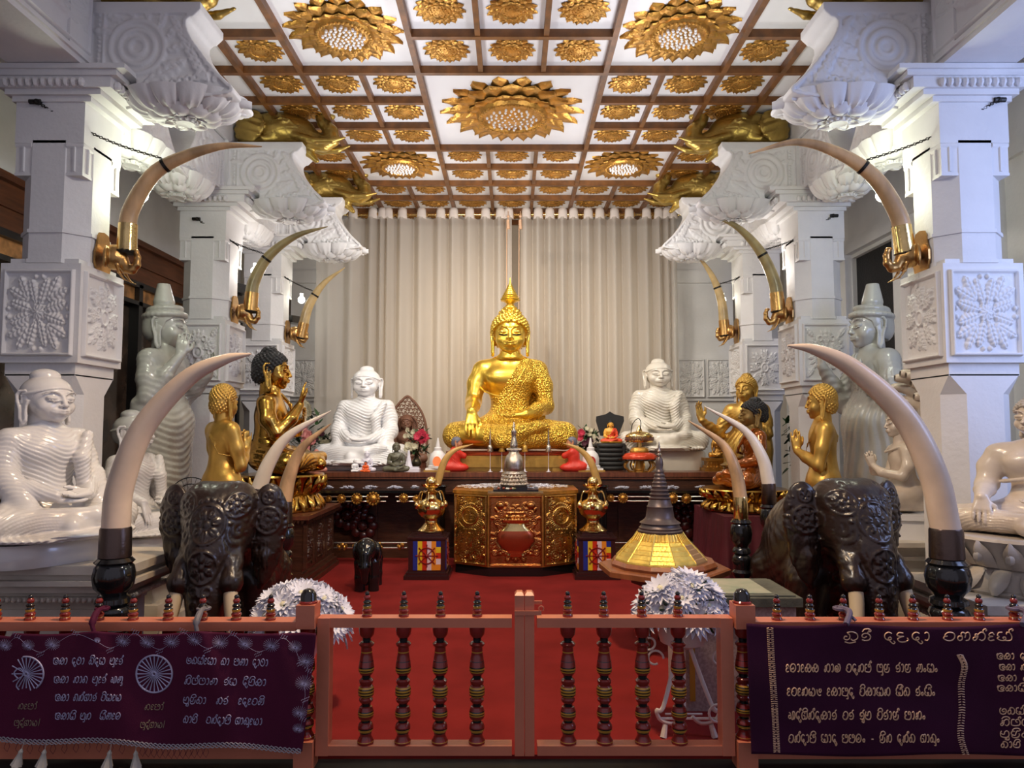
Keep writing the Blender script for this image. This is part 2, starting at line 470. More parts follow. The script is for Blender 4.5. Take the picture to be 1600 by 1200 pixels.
mb = MB(); mb.b2((x-.14,4.2,-.02),(x-.06,12.9,3.14))
obj('door_3', mb, mat('dark_panes', (.045,.028,.020), .12, var=.8, vscale=2.5), smooth=False, kind='structure')
# ================================================================ coffered ceiling
XB = [-2.92,-2.64,-2.06,-.915,.915,2.06,2.64,2.92]
Y0, CS = 6.92, .652
YR = [Y0+CS*k for k in range(-3,9)]
BW, BH = .052, .075
nt_ = [4]
def beam(lo, hi):
    S('trim_%d' % nt_[0], lo, hi, M_wood); nt_[0] += 1
for x in XB: beam((x-BW/2,4.4,HC-BH),(x+BW/2,12.2,HC))
def cellx(a,b,n): return [a+(b-a)*k/n for k in range(n+1)]
rowsC = {0:'big'}  # centre bay: one big rosette per three rows
big = []; small = []
def crossbeam(x0,x1,y): beam((x0+BW/2,y-BW/2,HC-BH),(x1-BW/2,y+BW/2,HC))
def longbeam(x,y0,y1): beam((x-BW*.45,y0+BW/2,HC-BH*.9),(x+BW*.45,y1-BW/2,HC))
# rows k between Y0+CS*k and Y0+CS*(k+1)
for k in range(-3,9):
    y = Y0+CS*k
    # centre bay
    if not (0 < k < 3): crossbeam(-.915,.915,y)
    for s in (-1,1):
        a,b = sorted((s*.915, s*2.06))
        if k not in (-1,4): crossbeam(a,b,y)
        a,b = sorted((s*2.06, s*2.64)); crossbeam(a,b,y)
        a,b = sorted((s*2.64, s*2.92)); crossbeam(a,b,y)
big.append((0, Y0+1.5*CS, .80, 'in the middle of the ceiling'))
for s,w in ((-1,'left'),(1,'right')):
    big.append((s*1.49, Y0-1*CS, .53, f'on the {w} of the ceiling nearest the gate'))
    big.append((s*1.49, Y0+4*CS, .53, f'on the {w} of the ceiling towards the curtain'))
for x in (-.305,.305):
    longbeam(x, YR[0], Y0); longbeam(x, Y0+3*CS, YR[-1])
for s in (-1,1):
    longbeam(s*1.4875, Y0, Y0+3*CS); longbeam(s*1.4875, Y0+5*CS, YR[-1])
for k in range(-2,8):
    y = Y0+CS*(k+.5)
    if not (0 <= k < 3):
        for i in range(3): small.append((-.61+.61*i, y, k, 'centre', i))
    for s in (-1,1):
        if 0 <= k < 3 or k >= 5:
            for i in range(2): small.append((s*(1.20+.575*i), y, k, 'left' if s < 0 else 'right', i))
        if k > -2: small.append((s*2.35, y, k, 'outer left' if s < 0 else 'outer right', 0))
def rosette(Rr, n1, crystals):
    m = MB()
    for ring,(n,r0,L,w,z,rise,dr) in enumerate(((n1,.40,.60,.44,.0,.0,-.05),(n1,.38,.48,.42,-.03,.02,-.06),(n1,.34,.30,.32,-.055,.08,-.05))):
        for k in range(n):
            a = 2*PI*(k+.5*(ring%2))/n
            m.petal((r0*cos(a)*Rr, r0*sin(a)*Rr, z*Rr-.008), a, L*Rr, w*Rr*(16/n1)**.5, rise=rise, cup=-.12, droop=dr, n=(5,6), rib=.10 if Rr>.4 else 0)
    m.lathe([(r*Rr, z*Rr) for r,z in ((.44,.0),(.50,-.07),(.47,-.12),(.42,-.13),(.40,-.10),(.38,-.10),(.25,-.125),(.1,-.14),(.005,-.145))], 32)
    m.f = [f for f in m.f if len(f) < 30]; m.m = m.m[:len(m.f)]
    if not crystals:
        for k in range(26):
            a = k*2.399; r = .36*Rr*math.sqrt((k+.5)/26)
            m.ball((r*cos(a), r*sin(a), -.115*Rr), .035*Rr, 6, 4)
        for k in range(20):
            a = 2*PI*k/20; m.ball((.45*Rr*cos(a), .45*Rr*sin(a), -.12*Rr), .022*Rr, 5, 4)
    else:
        for k in range(40):
            a = 2*PI*k/40; m.ball((.445*Rr*cos(a), .445*Rr*sin(a), -.125*Rr), (.035*Rr,.035*Rr,.02*Rr), 6, 4)
    return m
ordw = ['first','second','third','fourth','fifth','sixth','seventh','eighth','ninth','tenth']
ros0 = None
for x,y,k,bay,i in small:
    row = 7-k
    pos = {'centre':['its left','its middle','its right'],'left':['the inner half','the outer half'],'right':['the inner half','the outer half']}.get(bay,[''])[i]
    lab = f'small gold lotus rosette, {ordw[row]} row from the curtain, {bay} bay' + (f', {pos}' if pos else '')
    if ros0 is None:
        ros0 = obj('ceiling_rosette', rosette(.222, 14, False), M_goldR, loc=(x,y,HC-.004), label=lab, cat='rosette', group='small gold rosettes on the ceiling'); ros0.rotation_euler = (0,0,.1)
    else: dup(ros0, (x,y,HC-.004), rng.random()*6, label=lab)
for x,y,r,wh in big:
    t = empty('large_ceiling_rosette', (x,y,HC-.004), label=('largest' if r > .7 else 'large')+' gold lotus rosette with glass beads '+wh, cat='rosette', group='large gold rosettes on the ceiling')
    obj('petals', rosette(r, 18 if r > .7 else 17, True), M_goldR, t)
    m = MB()
    for k in range(60):
        a = k*2.399; q = .35*r*math.sqrt((k+.5)/60)
        m.lathe([(.012,0),(.014,-.02),(.004,-.03)], 6, (q*cos(a), q*sin(a), -.115*r))
    obj('glass_beads', m, M_glass, t, kind='stuff')
# ================================================================ carved relief panels
def stamp(H, U, Vv, cx, cy, ang, L, wd, veins=5, h=1.):
    ca,sa = cos(ang), sin(ang)
    t = ((U-cx)*ca+(Vv-cy)*sa)/L; q = (-(U-cx)*sa+(Vv-cy)*ca)
    w = wd*np.sin(np.clip(t,0,1)*PI)**.6*(1+.12*np.sin(t*veins*2*PI))
    ins = (t > 0) & (t < 1) & (np.abs(q) < w)
    e = np.clip(1-(q/np.maximum(w,1e-5))**2, 0, 1)**.5
    hh = h*e*(1-.45*np.exp(-(q/(.10*wd))**2))*(1-.25*np.abs(np.sin((t*veins-np.abs(q)/wd*.8)*PI))**4)
    return np.where(ins, np.maximum(H, hh), H)
def ring(H, U, Vv, cx, cy, r, w, h=1.):
    d = np.abs(np.hypot(U-cx, Vv-cy)-r)
    return np.maximum(H, h*np.clip(1-(d/w)**2, 0, 1)**.5)
def disc(H, U, Vv, cx, cy, r, h=1.):
    d = np.hypot(U-cx, Vv-cy)
    return np.where(d < r, np.maximum(H, h*np.sqrt(np.clip(1-(d/r)**2,0,1))), H)
def patA(U,V):
    H = np.zeros_like(U)
    for s in (-1,1):
        for a0 in (0,90,180,270):
            a = R(a0)+s*.30
            H = stamp(H,U,V,.22*cos(a),.22*sin(a),a,.70,.17,6)
            H = disc(H,U,V,.93*cos(R(a0)+s*.12),.93*sin(R(a0)+s*.12),.07,.9)
    for k in range(4):
        a = R(45+90*k)
        for s in (-1,1): H = stamp(H,U,V,.42*cos(a),.42*sin(a),a+s*.32,.72,.16,5)
    for k in range(9): H = stamp(H,U,V,0,0,2*PI*k/9,.26,.085,1)
    return disc(H,U,V,0,0,.06,1.2)
def patB(U,V):
    H = np.zeros_like(U)
    for k in range(8):
        a = PI/4*k+PI/8*0
        L = .86 if k%2 == 0 else 1.12
        H = stamp(H,U,V,.16*cos(a),.16*sin(a),a,L*.8,.10,5)
        for s in (-1,1):
            H = stamp(H,U,V,.30*cos(a),.30*sin(a),a+s*.40,.48,.075,4)
            H = stamp(H,U,V,.55*cos(a),.55*sin(a),a+s*.55,.36,.065,4)
    for k in range(4):
        a = R(45+90*k); H = ring(H,U,V,.45*cos(a+.39),.45*sin(a+.39),.07,.03)
    H = disc(H,U,V,0,0,.19,.9); return ring(H,U,V,0,0,.19,.05,1.1)
def patC(U,V):
    H = np.zeros_like(U)
    for k in range(6):
        a = R(90+60*k)
        for s in (-.35,0,.35): H = stamp(H,U,V,.24*cos(a),.24*sin(a),a+s,.66,.10,4)
        H = ring(H,U,V,.60*cos(a+.52),.60*sin(a+.52),.10,.04)
    H = ring(H,U,V,0,0,.2,.06,1.1); H = disc(H,U,V,0,.62,.09)
    for sx in (-1,1):
        for sy in (-1,1):
            H = stamp(H,U,V,sx*.95,sy*.95,math.atan2(-sy,-sx),.5,.12,4)
    return disc(H,U,V,0,0,.14,.8)
def relief(pat, w, h, amp, n=90, frame=.10):
    "panel facing -Y, centred, standing in xz; returns V,F"
    nz = int(n*h/w)
    u = np.linspace(-1,1,n); v = np.linspace(-1,1,nz)
    U,V = np.meshgrid(u,v)
    H = pat(U/(1-frame), V/(1-frame))*amp
    ex = (1-np.abs(U))*w/2; ez = (1-np.abs(V))*h/2; e = np.minimum(ex,ez); fw = frame*w/2
    H = np.where(e < fw, amp*1.1*np.clip((e-.0)/.006,0,1), H)
    H = np.where((e > fw*.62) & (e < fw*.8), amp*.5, H)
    P = np.stack([U*w/2, -H, V*h/2], -1).reshape(-1,3)
    i = np.arange(nz-1)[:,None]*n+np.arange(n-1)[None,:]
    F = np.stack([i, i+1, i+n+1, i+n], -1).reshape(-1,4)
    return P, F
# ================================================================ carved corbels (brackets)
def poly_sdf(poly, X, Z):
    d = np.full(np.broadcast(X,Z).shape, 9., np.float32); ins = np.zeros(d.shape, bool)
    n = len(poly)
    for i in range(n):
        ax,az = poly[i]; bx,bz = poly[(i+1)%n]
        ex,ez = bx-ax, bz-az; px,pz = X-ax, Z-az
        t = np.clip((px*ex+pz*ez)/(ex*ex+ez*ez+1e-12), 0, 1)
        d = np.minimum(d, np.hypot(px-t*ex, pz-t*ez))
        c = ((az > Z) != (bz > Z)) & (X < (bx-ax)*(Z-az)/(bz-az+1e-12)+ax)
        ins ^= c
    return np.where(ins, -d, d)
def make_corbel():
    f = SDF((-.03,-.30,3.93),(1.15,.30,4.80), .0105)
    prof = [(-.02,4.20),(.20,4.20),(.26,4.12),(.34,4.10),(.40,4.06)]
    prof += [tuple(p) for p in spline([(.40,4.06),(.70,4.03),(1.0,4.06),(1.06,4.10),(1.0,4.17),(.90,4.27),(.80,4.40),(.72,4.52),(.70,4.62),(.76,4.66)],4)]
    prof += [(.80,4.70),(.80,4.76),(-.02,4.76)]
    w = f._win(f.lo, f.lo+f.n*f.h); sl,X,Y,Z = w
    XX,ZZ = np.meshgrid(f.ax[0], f.ax[2], indexing='ij')
    d2 = poly_sdf(prof, XX, ZZ)[:,None,:]
    H = np.zeros_like(XX)
    # carving on the two flat faces: scroll volute, leaf fan, beaded edge, abacus lines
    for c in ((.34,4.42,.20),(.34,4.42,.13),(.34,4.42,.06)): H = ring(H,XX,ZZ,c[0],c[1],c[2],.022,.8)
    for k in range(9):
        a = R(-60+26*k); H = stamp(H,XX,ZZ,.34+.22*cos(a),4.42+.22*sin(a),a+.5,.15,.035,3,.9)
    for k in range(8):
        t = k/7; H = stamp(H,XX,ZZ,.88-.22*t,4.16+.40*t,R(150-20*t),.13,.034,3,1.); H = stamp(H,XX,ZZ,.90-.22*t,4.16+.38*t,R(60+20*t),.07,.025,3,.9)
    for k in range(5): H = ring(H,XX,ZZ,.62+.055*k,4.15+.012*k,.022,.012,.9)
    H = stamp(H,XX,ZZ,.40,4.14,.55,.36,.06,6,1.)
    for k in range(14): H = disc(H,XX,ZZ,.055,4.23+.033*k,.013,.8)
    H = np.maximum(H, .7*((XX > .085) & (XX < .10) & (ZZ < 4.68))); H = np.maximum(H, .9*(ZZ > 4.67))
    edge = np.clip(-poly_sdf(prof, XX, ZZ)/.03, 0, 1); H = np.maximum(H*edge, .8*((edge < 1) & (edge > .0)))
    half = (.20+.022*H)[:,None,:]
    d = np.maximum(d2, np.abs(Y)-half)
    f.F = d.astype(np.float32)
    f.cap((.30,-.4,4.16),(.30,.4,4.16),.035,k=.01,sub=True)
    return f.mesh(0)
CORB = make_corbel()
def lotus_mb():
    "drooping carved lotus under a corbel; local x outward from the pillar"
    m = MB(); cx = .62
    def bell(u, v):   # broad scalloped skirt of the flower
        a = 2*PI*u; n = 11
        lob = abs(cos(a*n/2))**.5
        ex = 1+.22*abs(cos(a))
        r = (.12+.26*v**.7*(.86+.14*lob))*ex
        z = 3.985+.13*v**2.4-.03*lob*sin(PI*v)+.014*abs(sin(a*n*1.5))*sin(PI*v)
        return (cx+r*cos(a), r*sin(a)*.78, z)
    m.grid(bell, 176, 12, close_u=True)
    def bell2(u, v):
        a = 2*PI*u; n = 9; lob = abs(cos(a*n/2+.3))**.5
        r = (.08+.19*v**.7*(.84+.16*lob))*(1+.1*abs(cos(a)))
        return (cx+r*cos(a), r*sin(a)*.8, 3.955+.05*v**2-.03*lob*sin(PI*v))
    m.grid(bell2, 144, 9, close_u=True)
    for s in (-1,1):
        for a,L,w_ in ((26,.34,.22),(-26,.34,.22),(0,.40,.24)):
            m.petal((cx+.10*s, 0, 4.075), (0 if s > 0 else PI)+R(a), L if s > 0 else L*.9, w_, rise=.14, cup=-.25, droop=.05, n=(9,8), rib=.10)
    for k in range(8): m.petal((cx+.05*cos(k*.785), .05*sin(k*.785), 3.955), k*.785, .11, .085, rise=.0, cup=.3, droop=.0, n=(5,5), rib=.1)
    m.lathe([(.09,4.0),(.085,3.95),(.065,3.925),(.04,3.935),(.005,3.93)], 20, (cx,0,0))
    for k in range(12): m.ball((cx+.08*cos(k*.5236), .08*sin(k*.5236), 3.94), .015, 6, 4)
    # thicken
    o = m; V = list(o.v); F = list(o.f)
    return o
LOTUS = lotus_mb()
corb0 = None
def solid(o, t):
    md = o.modifiers.new('thickness','SOLIDIFY'); md.thickness = t; md.offset = 0
    return o
PANELS = {}
def panel_mesh(key, pat, w, h, n):
    if key not in PANELS:
        o = npobj('relief_panel', *relief(pat, w, h, .026, n), M_white); PANELS[key] = o.data; bpy.data.objects.remove(o)
    return PANELS[key]
def linkobj(name, data, parent, loc, rz=0, sx=1):
    o = bpy.data.objects.new(name, data); COL.objects.link(o); o.parent = parent
    o.location = loc; o.rotation_euler = (0,0,rz); o.scale = (sx,1,1); return o
corbel_data = npobj('corbel', *CORB, M_white); CD = corbel_data.data; bpy.data.objects.remove(corbel_data)
lo_ = obj('lotus', LOTUS, M_white); LD = lo_.data; bpy.data.objects.remove(lo_)
def make_pillar(s, Yf, lab, patf, pats, XI=3.1, w=.5):
    t = empty('pillar', (s*(XI+w/2), Yf+w/2, 0), label=lab, cat='pillar', kind='structure')
    h = w/2; m = MB()
    def octo(c0, c1, z0, z1):
        def pts(c,z): return [(-h+c,-h,z),(h-c,-h,z),(h,-h+c,z),(h,h-c,z),(h-c,h,z),(-h+c,h,z),(-h,h-c,z),(-h,-h+c,z)]
        m.add(pts(c0,z0)+pts(c1,z1), [(k,(k+1)%8,8+(k+1)%8,8+k) for k in range(8)]+[tuple(range(7,-1,-1)),tuple(range(8,16))])
    m.box((0,0,.25),(w+.08,w+.08,.5)); octo(.12,.12,.5,1.86); octo(.12,.0,1.86,2.0); m.box((0,0,2.04),(w,w,.1))
    m.box((0,0,2.435),(w+.07,w+.07,.71)); m.box((0,0,2.80),(w-.01,w-.01,.06))
    octo(.13,.13,2.80,3.70)
    def band(z0,z1,e):
        k = 1+e/h
        vs = [(-h+.13,-h),(h-.13,-h),(h,-h+.13),(h,h-.13),(h-.13,h),(-h+.13,h),(-h,h-.13),(-h,-h+.13)]
        m.add([(x*k,y*k,z0) for x,y in vs]+[(x*k,y*k,z1) for x,y in vs], [(q,(q+1)%8,8+(q+1)%8,8+q) for q in range(8)]+[tuple(range(7,-1,-1)),tuple(range(8,16))])
    band(3.02,3.045,.012); band(2.80,2.83,.01)
    m.box((0,0,3.68+.735),(w,w,1.47))
    # arched stops at the four chamfers
    for ax_ in (-1,1):
        for ay in (-1,1):
            cx,cy = ax_*(h-.066), ay*(h-.066)
            m.box((cx,cy,3.575),(.118,.118,.24)); m.box((cx,cy,3.45),(.124,.124,.02))
            q = .03
            m.tube([(ax_*(h-.125),ay*(h-.022),3.665),(ax_*(h-.022),ay*(h-.022),3.665),(ax_*(h-.022),ay*(h-.125),3.665)], q, 10)
            m.tube([(ax_*(h-.066),ay*(h-.004),3.65),(ax_*(h-.066),ay*(h-.006),3.47)], .010, 6); m.tube([(ax_*(h-.004),ay*(h-.066),3.65),(ax_*(h-.006),ay*(h-.066),3.47)], .010, 6)
    obj('shaft', m, M_white, t, smooth=False)
    m = MB()
    for k,(e,z0,z1) in enumerate(((.03,3.98,4.02),(.08,4.02,4.06),(.13,4.06,4.14),(.16,4.14,4.18),(.20,4.18,4.215))):
        x0,x1 = -h-e*.7, h+e*.7
        if s < 0: x1 = h+e*1.7
        else: x0 = -h-e*1.7
        m.b2((x0,-h-e*.6,z0),(x1,h+e*.6,z1))
    for k in range(11): m.ball(((-s)*(h+.24), -h-.02+k*.054, 4.09), (.03,.024,.035), 7, 5)
    for k in range(11): m.ball((-h-.02+k*.054, -h-.09, 4.09), (.024,.03,.035), 7, 5)
    obj('capital', m, M_white, t, smooth=False)
    linkobj('relief_panel', panel_mesh('f'+patf.__name__, patf, .50, .62, 100), t, (0,-h-.036,2.435))
    linkobj('relief_panel', panel_mesh('f'+pats.__name__, pats, .50, .62, 100), t, (-s*(h+.036),0,2.435), R(90) if s < 0 else R(-90))
    for (dx,dy,rz) in ((-s*h,0, 0 if s < 0 else PI), (0,h,R(90)), (0,-h,R(-90))):
        if Yf < 5.5 and dy < 0: continue
        if Yf > 9 and dy > 0: continue
        c = linkobj('corbel', CD, t, (dx,dy,0), rz)
        l = linkobj('lotus', LD, c, (0,0,0))
    return t
PY = [5.16, 7.78, 9.68]
for s,side in ((-1,'left'),(1,'right')):
    for k,(Yf,a,b) in enumerate(zip(PY,(patA,patC,patB),(patB,patB,patA))):
        make_pillar(s, Yf, f'white carved pillar, {("first","second","third")[k]} from the gate on the {side} side', a, b)
    # beams running from the hall to the curtain on top of the pillars
    a,b = sorted((s*3.1,s*3.6))
    m = MB(); m.b2((a,5.66,4.77),(b,7.78,HC)); m.b2((a,8.28,4.77),(b,9.68,HC)); m.b2((a,10.18,4.77),(b,12.35,HC))
    m.b2((a,-.4,4.22),(b,5.16,HC))
    q = .04; m.b2((s*3.1-.02 if s > 0 else s*3.1-.0,-.4,4.22),(s*3.1+.0 if s > 0 else s*3.1+.02,5.14,4.26)); 
    m.b2(((-3.1) if s < 0 else 3.06,-.4,4.26),((-3.06) if s < 0 else 3.1,5.14,4.29)); m.b2(((-3.1) if s < 0 else 3.06,3.0,4.29),((-3.06) if s < 0 else 3.1,3.2,HC))
    m.b2(((-3.1) if s < 0 else 3.07,4.9,4.29),((-3.07) if s < 0 else 3.1,5.14,HC))
    obj('beam_'+side, m, M_white, smooth=False, kind='structure')
    def patS(U,V):
        H = np.zeros_like(U)
        for k in range(5):
            cx = -.8+.4*k; sg = 1 if k%2 else -1
            H = ring(H,U,V,cx,0,.22,.05); H = ring(H,U,V,cx+.05,0,.10,.04); H = stamp(H,U,V,cx,sg*.2,sg*.9,.6,.1,4); H = stamp(H,U,V,cx+.1,-sg*.2,-sg*.7,.55,.09,4)
        return H
    P,F = relief(patS, 2.0, .62, .03, 160, .05)
    npobj('frieze_'+side+'_trim', P, F, M_white, loc=(s*3.09,4.15,4.62), rz=R(90) if s < 0 else R(-90), kind='structure')
    # wall pilaster beside the curtain
    a,b = sorted((s*2.62,s*3.6))
    m = MB(); m.b2((a,11.75,0),(b,12.35,2.1)); m.b2((a if s>0 else a,11.70,2.08),(b,12.35,2.82)); m.b2((a,11.78,2.82),(b,12.35,HC)); m.b2((a-.03,11.72,4.0),(b+.03,12.35,4.2))
    obj('wall_pilaster_'+side+'_trim', m, M_white, smooth=False, kind='structure')
    for dx in (2.88,3.34):
        o = linkobj('trim_relief', panel_mesh('fpatA',patA,.5,.62,100), None, (s*dx,11.685,2.44), 0, .84); o['kind'] = 'structure'
# ================================================================ heads, hands and bodies of the statues
def make_head(h=.016, style='curl', hair_grow=.035, ush=(.20,.20,.17), ear=1.):
    """chin at z=0, crown at z=1, face towards -y. returns (skin mesh, hair mesh)"""
    f = SDF((-.56,-.62,-.42),(.56,.62,1.18), h)
    f.ell((0,.06,.62),(.365,.43,.39),0); f.ell((0,-.05,.40),(.315,.34,.36),.10)
    f.ell((0,-.16,.22),(.235,.20,.20),.10); f.ell((0,-.285,.085),(.10,.075,.07),.07)
    f.ell((.19,-.22,.33),(.12,.12,.13),.08,sym=True)
    f.cap((0,.08,.2),(0,.10,-.40),.235,.25,.05)
    for z in (-.02,-.10,-.18): f.chain([(-.26,.0,z+.03),(-.14,-.14,z),(0,-.17,z-.012),(.14,-.14,z),(.26,0,z+.03)], .010, .02, sub=True)
    # eye sockets, lids, brows
    f.ell((.145,-.43,.535),(.115,.07,.060),.05,sub=True,sym=True)
    f.ell((.145,-.325,.515),(.105,.075,.055),.02,sym=True)
    f.chain([(.045,-.405,.478),(.10,-.415,.468),(.16,-.40,.468),(.22,-.365,.483),(.255,-.33,.50)],.009,.008,sub=True,sym=True)
    f.chain([(.05,-.395,.460),(.14,-.40,.447),(.23,-.355,.465)],.012,.02,sym=True)
    f.chain([(.035,-.395,.575),(.09,-.395,.635),(.17,-.375,.655),(.25,-.325,.635),(.31,-.26,.58)],[.014,.018,.018,.014,.010],.025,sym=True)
    # nose
    f.cap((0,-.375,.60),(0,-.455,.375),.030,.046,.03); f.ell((0,-.465,.355),(.047,.045,.038),.02); f.ell((.052,-.42,.345),(.035,.038,.030),.018,sym=True)
    f.ell((.03,-.455,.325),(.016,.02,.012),.01,sub=True,sym=True)
    # mouth
    f.ell((0,-.36,.225),(.15,.07,.09),.05)
    f.chain([(-.145,-.335,.250),(-.07,-.408,.240),(-.025,-.432,.252),(0,-.428,.246),(.025,-.432,.252),(.07,-.408,.240),(.145,-.335,.250)],[.010,.022,.026,.022,.026,.022,.010],.014)
    f.chain([(-.12,-.345,.225),(-.05,-.405,.198),(0,-.418,.193),(.05,-.405,.198),(.12,-.345,.225)],[.010,.024,.030,.024,.010],.014)
    f.chain([(-.165,-.325,.255),(-.08,-.43,.222),(0,-.455,.222),(.08,-.43,.222),(.165,-.325,.255)],.007,.008,sub=True)
    f.chain([(-.07,-.40,.155),(0,-.41,.148),(.07,-.40,.155)],.014,.03,sub=True)
    # long ears
    e = ear
    P = [(.345,-.03,.60),(.375,.03,.665),(.41,.12,.66),(.425,.165,.58),(.42,.155,.44),(.405,.11,.28),(.40,.09,.28-.20*e),(.39,.04,.18-.20*e),(.38,-.01,.20-.16*e),(.37,.01,.34),(.355,-.02,.45)]
    f.chain(P,[.026,.030,.032,.032,.030,.030,.036,.036,.030,.024,.026],.012,sym=True)
    f.ell((.365,.07,.42),(.026,.085,.26),.02,sym=True); f.ell((.375,.035,.16),(.026,.05,.12),.02,sym=True); f.chain([(.385,.03,.58),(.405,.09,.56),(.40,.09,.40)],.014,.01,sym=True)
    skin = f.mesh(1)
    g = SDF((-.52,-.50,.0),(.52,.62,1.60), h)
    q = .365+hair_grow
    g.ell((0,.06,.62),(q,.43+hair_grow,.39+hair_grow),0); g.ell((0,.16,.42),(.33+hair_grow,.34+hair_grow,.34),.08)
    w = g._win(g.lo, g.lo+g.n*g.h); sl,X,Y,Z = w
    # hairline: high on the brow, down in front of the ear, low at the nape
    line = np.interp(Y, [-.45,-.32,-.12,-.04,.03,.20,.6],[.80,.74,.62,.40,.33,.20,.12]) - .03*np.abs(np.sin(X*6))*0
    line = line + np.where(Y < -.05, -.22*np.clip(np.abs(X)-.16,0,1), 0) + .0*X
    g.F = np.maximum(g.F, (line-Z)*.75+0*X).astype(np.float32)
    if style == 'roll':   # smooth cap with a thick brim
        pts = []
        for k in range(25):
            a = PI*(k/24); x = .372*cos(a); y = .06-.405*sin(a); pts.append((x, y, .70-.10*abs(cos(a))**2+.03*sin(a)))
        g.chain(pts, .026, .02)
        g.chain([(.385,.06,.60),(.365,.25,.56),(.26,.42,.54),(0,.49,.53),(-.26,.42,.54),(-.365,.25,.56),(-.385,.06,.60)], .022, .03)
    if style == 'crown':
        for k in range(3):
            zz = .70+.11*k; r = .42-.05*k
            pts = [(r*cos(a), .05+1.08*r*sin(a), zz-.05*(sin(a)+1)*.5*(k==0)) for a in np.linspace(0,2*PI,25)]
            g.chain(pts, .045-.005*k, .03)
    if ush: g.ell((0,.10,1.0),ush,.03)
    if style == 'cone':
        for k in range(2):
            zz = .74+.15*k; r = .40-.09*k
            g.chain([(r*cos(a), .05+1.08*r*sin(a), zz+.07*(-sin(a))*.5) for a in np.linspace(0,2*PI,25)], .06, .04)
        g.cap((0,.08,1.08),(0,.10,1.50),.235,.135,.02)
        w2 = g._win((-.5,-.5,1.49),(.5,.62,1.60)); g.F[w2[0]] = np.maximum(g.F[w2[0]], w2[3]-1.50)
    if style == 'curl':
        V,F = g.mesh(0)
        n = 0
        pts = []
        # little snail curls spread evenly over scalp and topknot
        for (c,r,N) in (((0,.06,.62),(q,.43+hair_grow,.39+hair_grow),330),((0,.16,.42),(.33+hair_grow,.34+hair_grow,.34),170),((0,.09,.98),ush if ush else (.01,.01,.01),70)):
            for k in range(N):
                z = 1-2*(k+.5)/N; a = k*2.39996; s_ = math.sqrt(1-z*z)
                p = (c[0]+r[0]*s_*cos(a), c[1]+r[1]*s_*sin(a), c[2]+r[2]*z)
                ln = float(np.interp(p[1], [-.45,-.32,-.12,-.04,.03,.20,.6],[.80,.74,.62,.40,.33,.20,.12]))+(-.22*max(0,abs(p[0])-.16) if p[1] < -.05 else 0)
                if p[2] < ln: continue
                # skip points buried in the other ellipsoids
                i = tuple(np.clip(np.round((np.array(p)-g.lo)/g.h).astype(int), 0, g.n-1))
                if g.F[i] < -.02: continue
                pts.append(p)
        for p in pts: g.ell(p, .036, .012)
    hair = g.mesh(0 if style=='curl' else 1)
    return skin, hair
HEADS = {}
def head(style='curl', h=.018, **k):
    key = (style, h, tuple(sorted(k.items())))
    if key not in HEADS: HEADS[key] = make_head(h, style, **k)
    return HEADS[key]
def vec(a): return np.array(a, float)
def unit(a): a = vec(a); return a/np.linalg.norm(a)
def hand(f, wrist, d, nrm, s=1., curl=.0, thumb=1, spread=.10, k=.006):
    """a hand from the wrist along d; nrm = direction the palm faces; thumb side = +/-1 across d x nrm; s = hand length"""
    w = vec(wrist); d = unit(d); nrm = vec(nrm); nrm = unit(nrm-d*(nrm@d)); b = np.cross(d, nrm)*thumb
    L = s; r = .052*L
    for t,q in ((-.12,.95),(-.04,1.0),(.05,1.),(.13,.95)):
        f.cap(w+d*.08*L+b*t*L*.7, w+d*.46*L+b*t*L*1.35, .10*L*q, .075*L*q, .04*L)
    ln = (.40,.47,.43,.34)
    for i,t in enumerate((.19,.065,-.06,-.175)):
        p0 = w+d*.48*L+b*t*L; dd = unit(d+b*spread*(t*4)+nrm*curl*.4)
        p1 = p0+dd*ln[i]*.42*L; d2 = unit(dd+nrm*curl*1.0); p2 = p1+d2*ln[i]*.32*L; d3 = unit(d2+nrm*curl*1.1); p3 = p2+d3*ln[i]*.26*L
        f.chain([p0,p1,p2,p3],[r*1.12,r*1.02,r*.95,r*.75],k*.5)
    p0 = w+d*.14*L+b*.13*L+nrm*.03*L; p1 = p0+unit(d*.7+b*.7+nrm*.25)*.22*L; p2 = p1+unit(d*.95+b*.25+nrm*.2)*.18*L; p3 = p2+unit(d+nrm*.15)*.14*L
    f.chain([p0,p1,p2,p3],[r*1.5,r*1.25,r*1.1,r*.85],k*2)
def folds(f, fn, amp, lo=None, hi=None):
    f.warp(lambda X,Y,Z: amp*fn(X,Y,Z), .05, lo, hi)
def wavy(t): # sharp-edged drapery ridge
    s_ = np.mod(t, 1.); return np.where(s_ < .75, s_/.75, (1-s_)/.25)
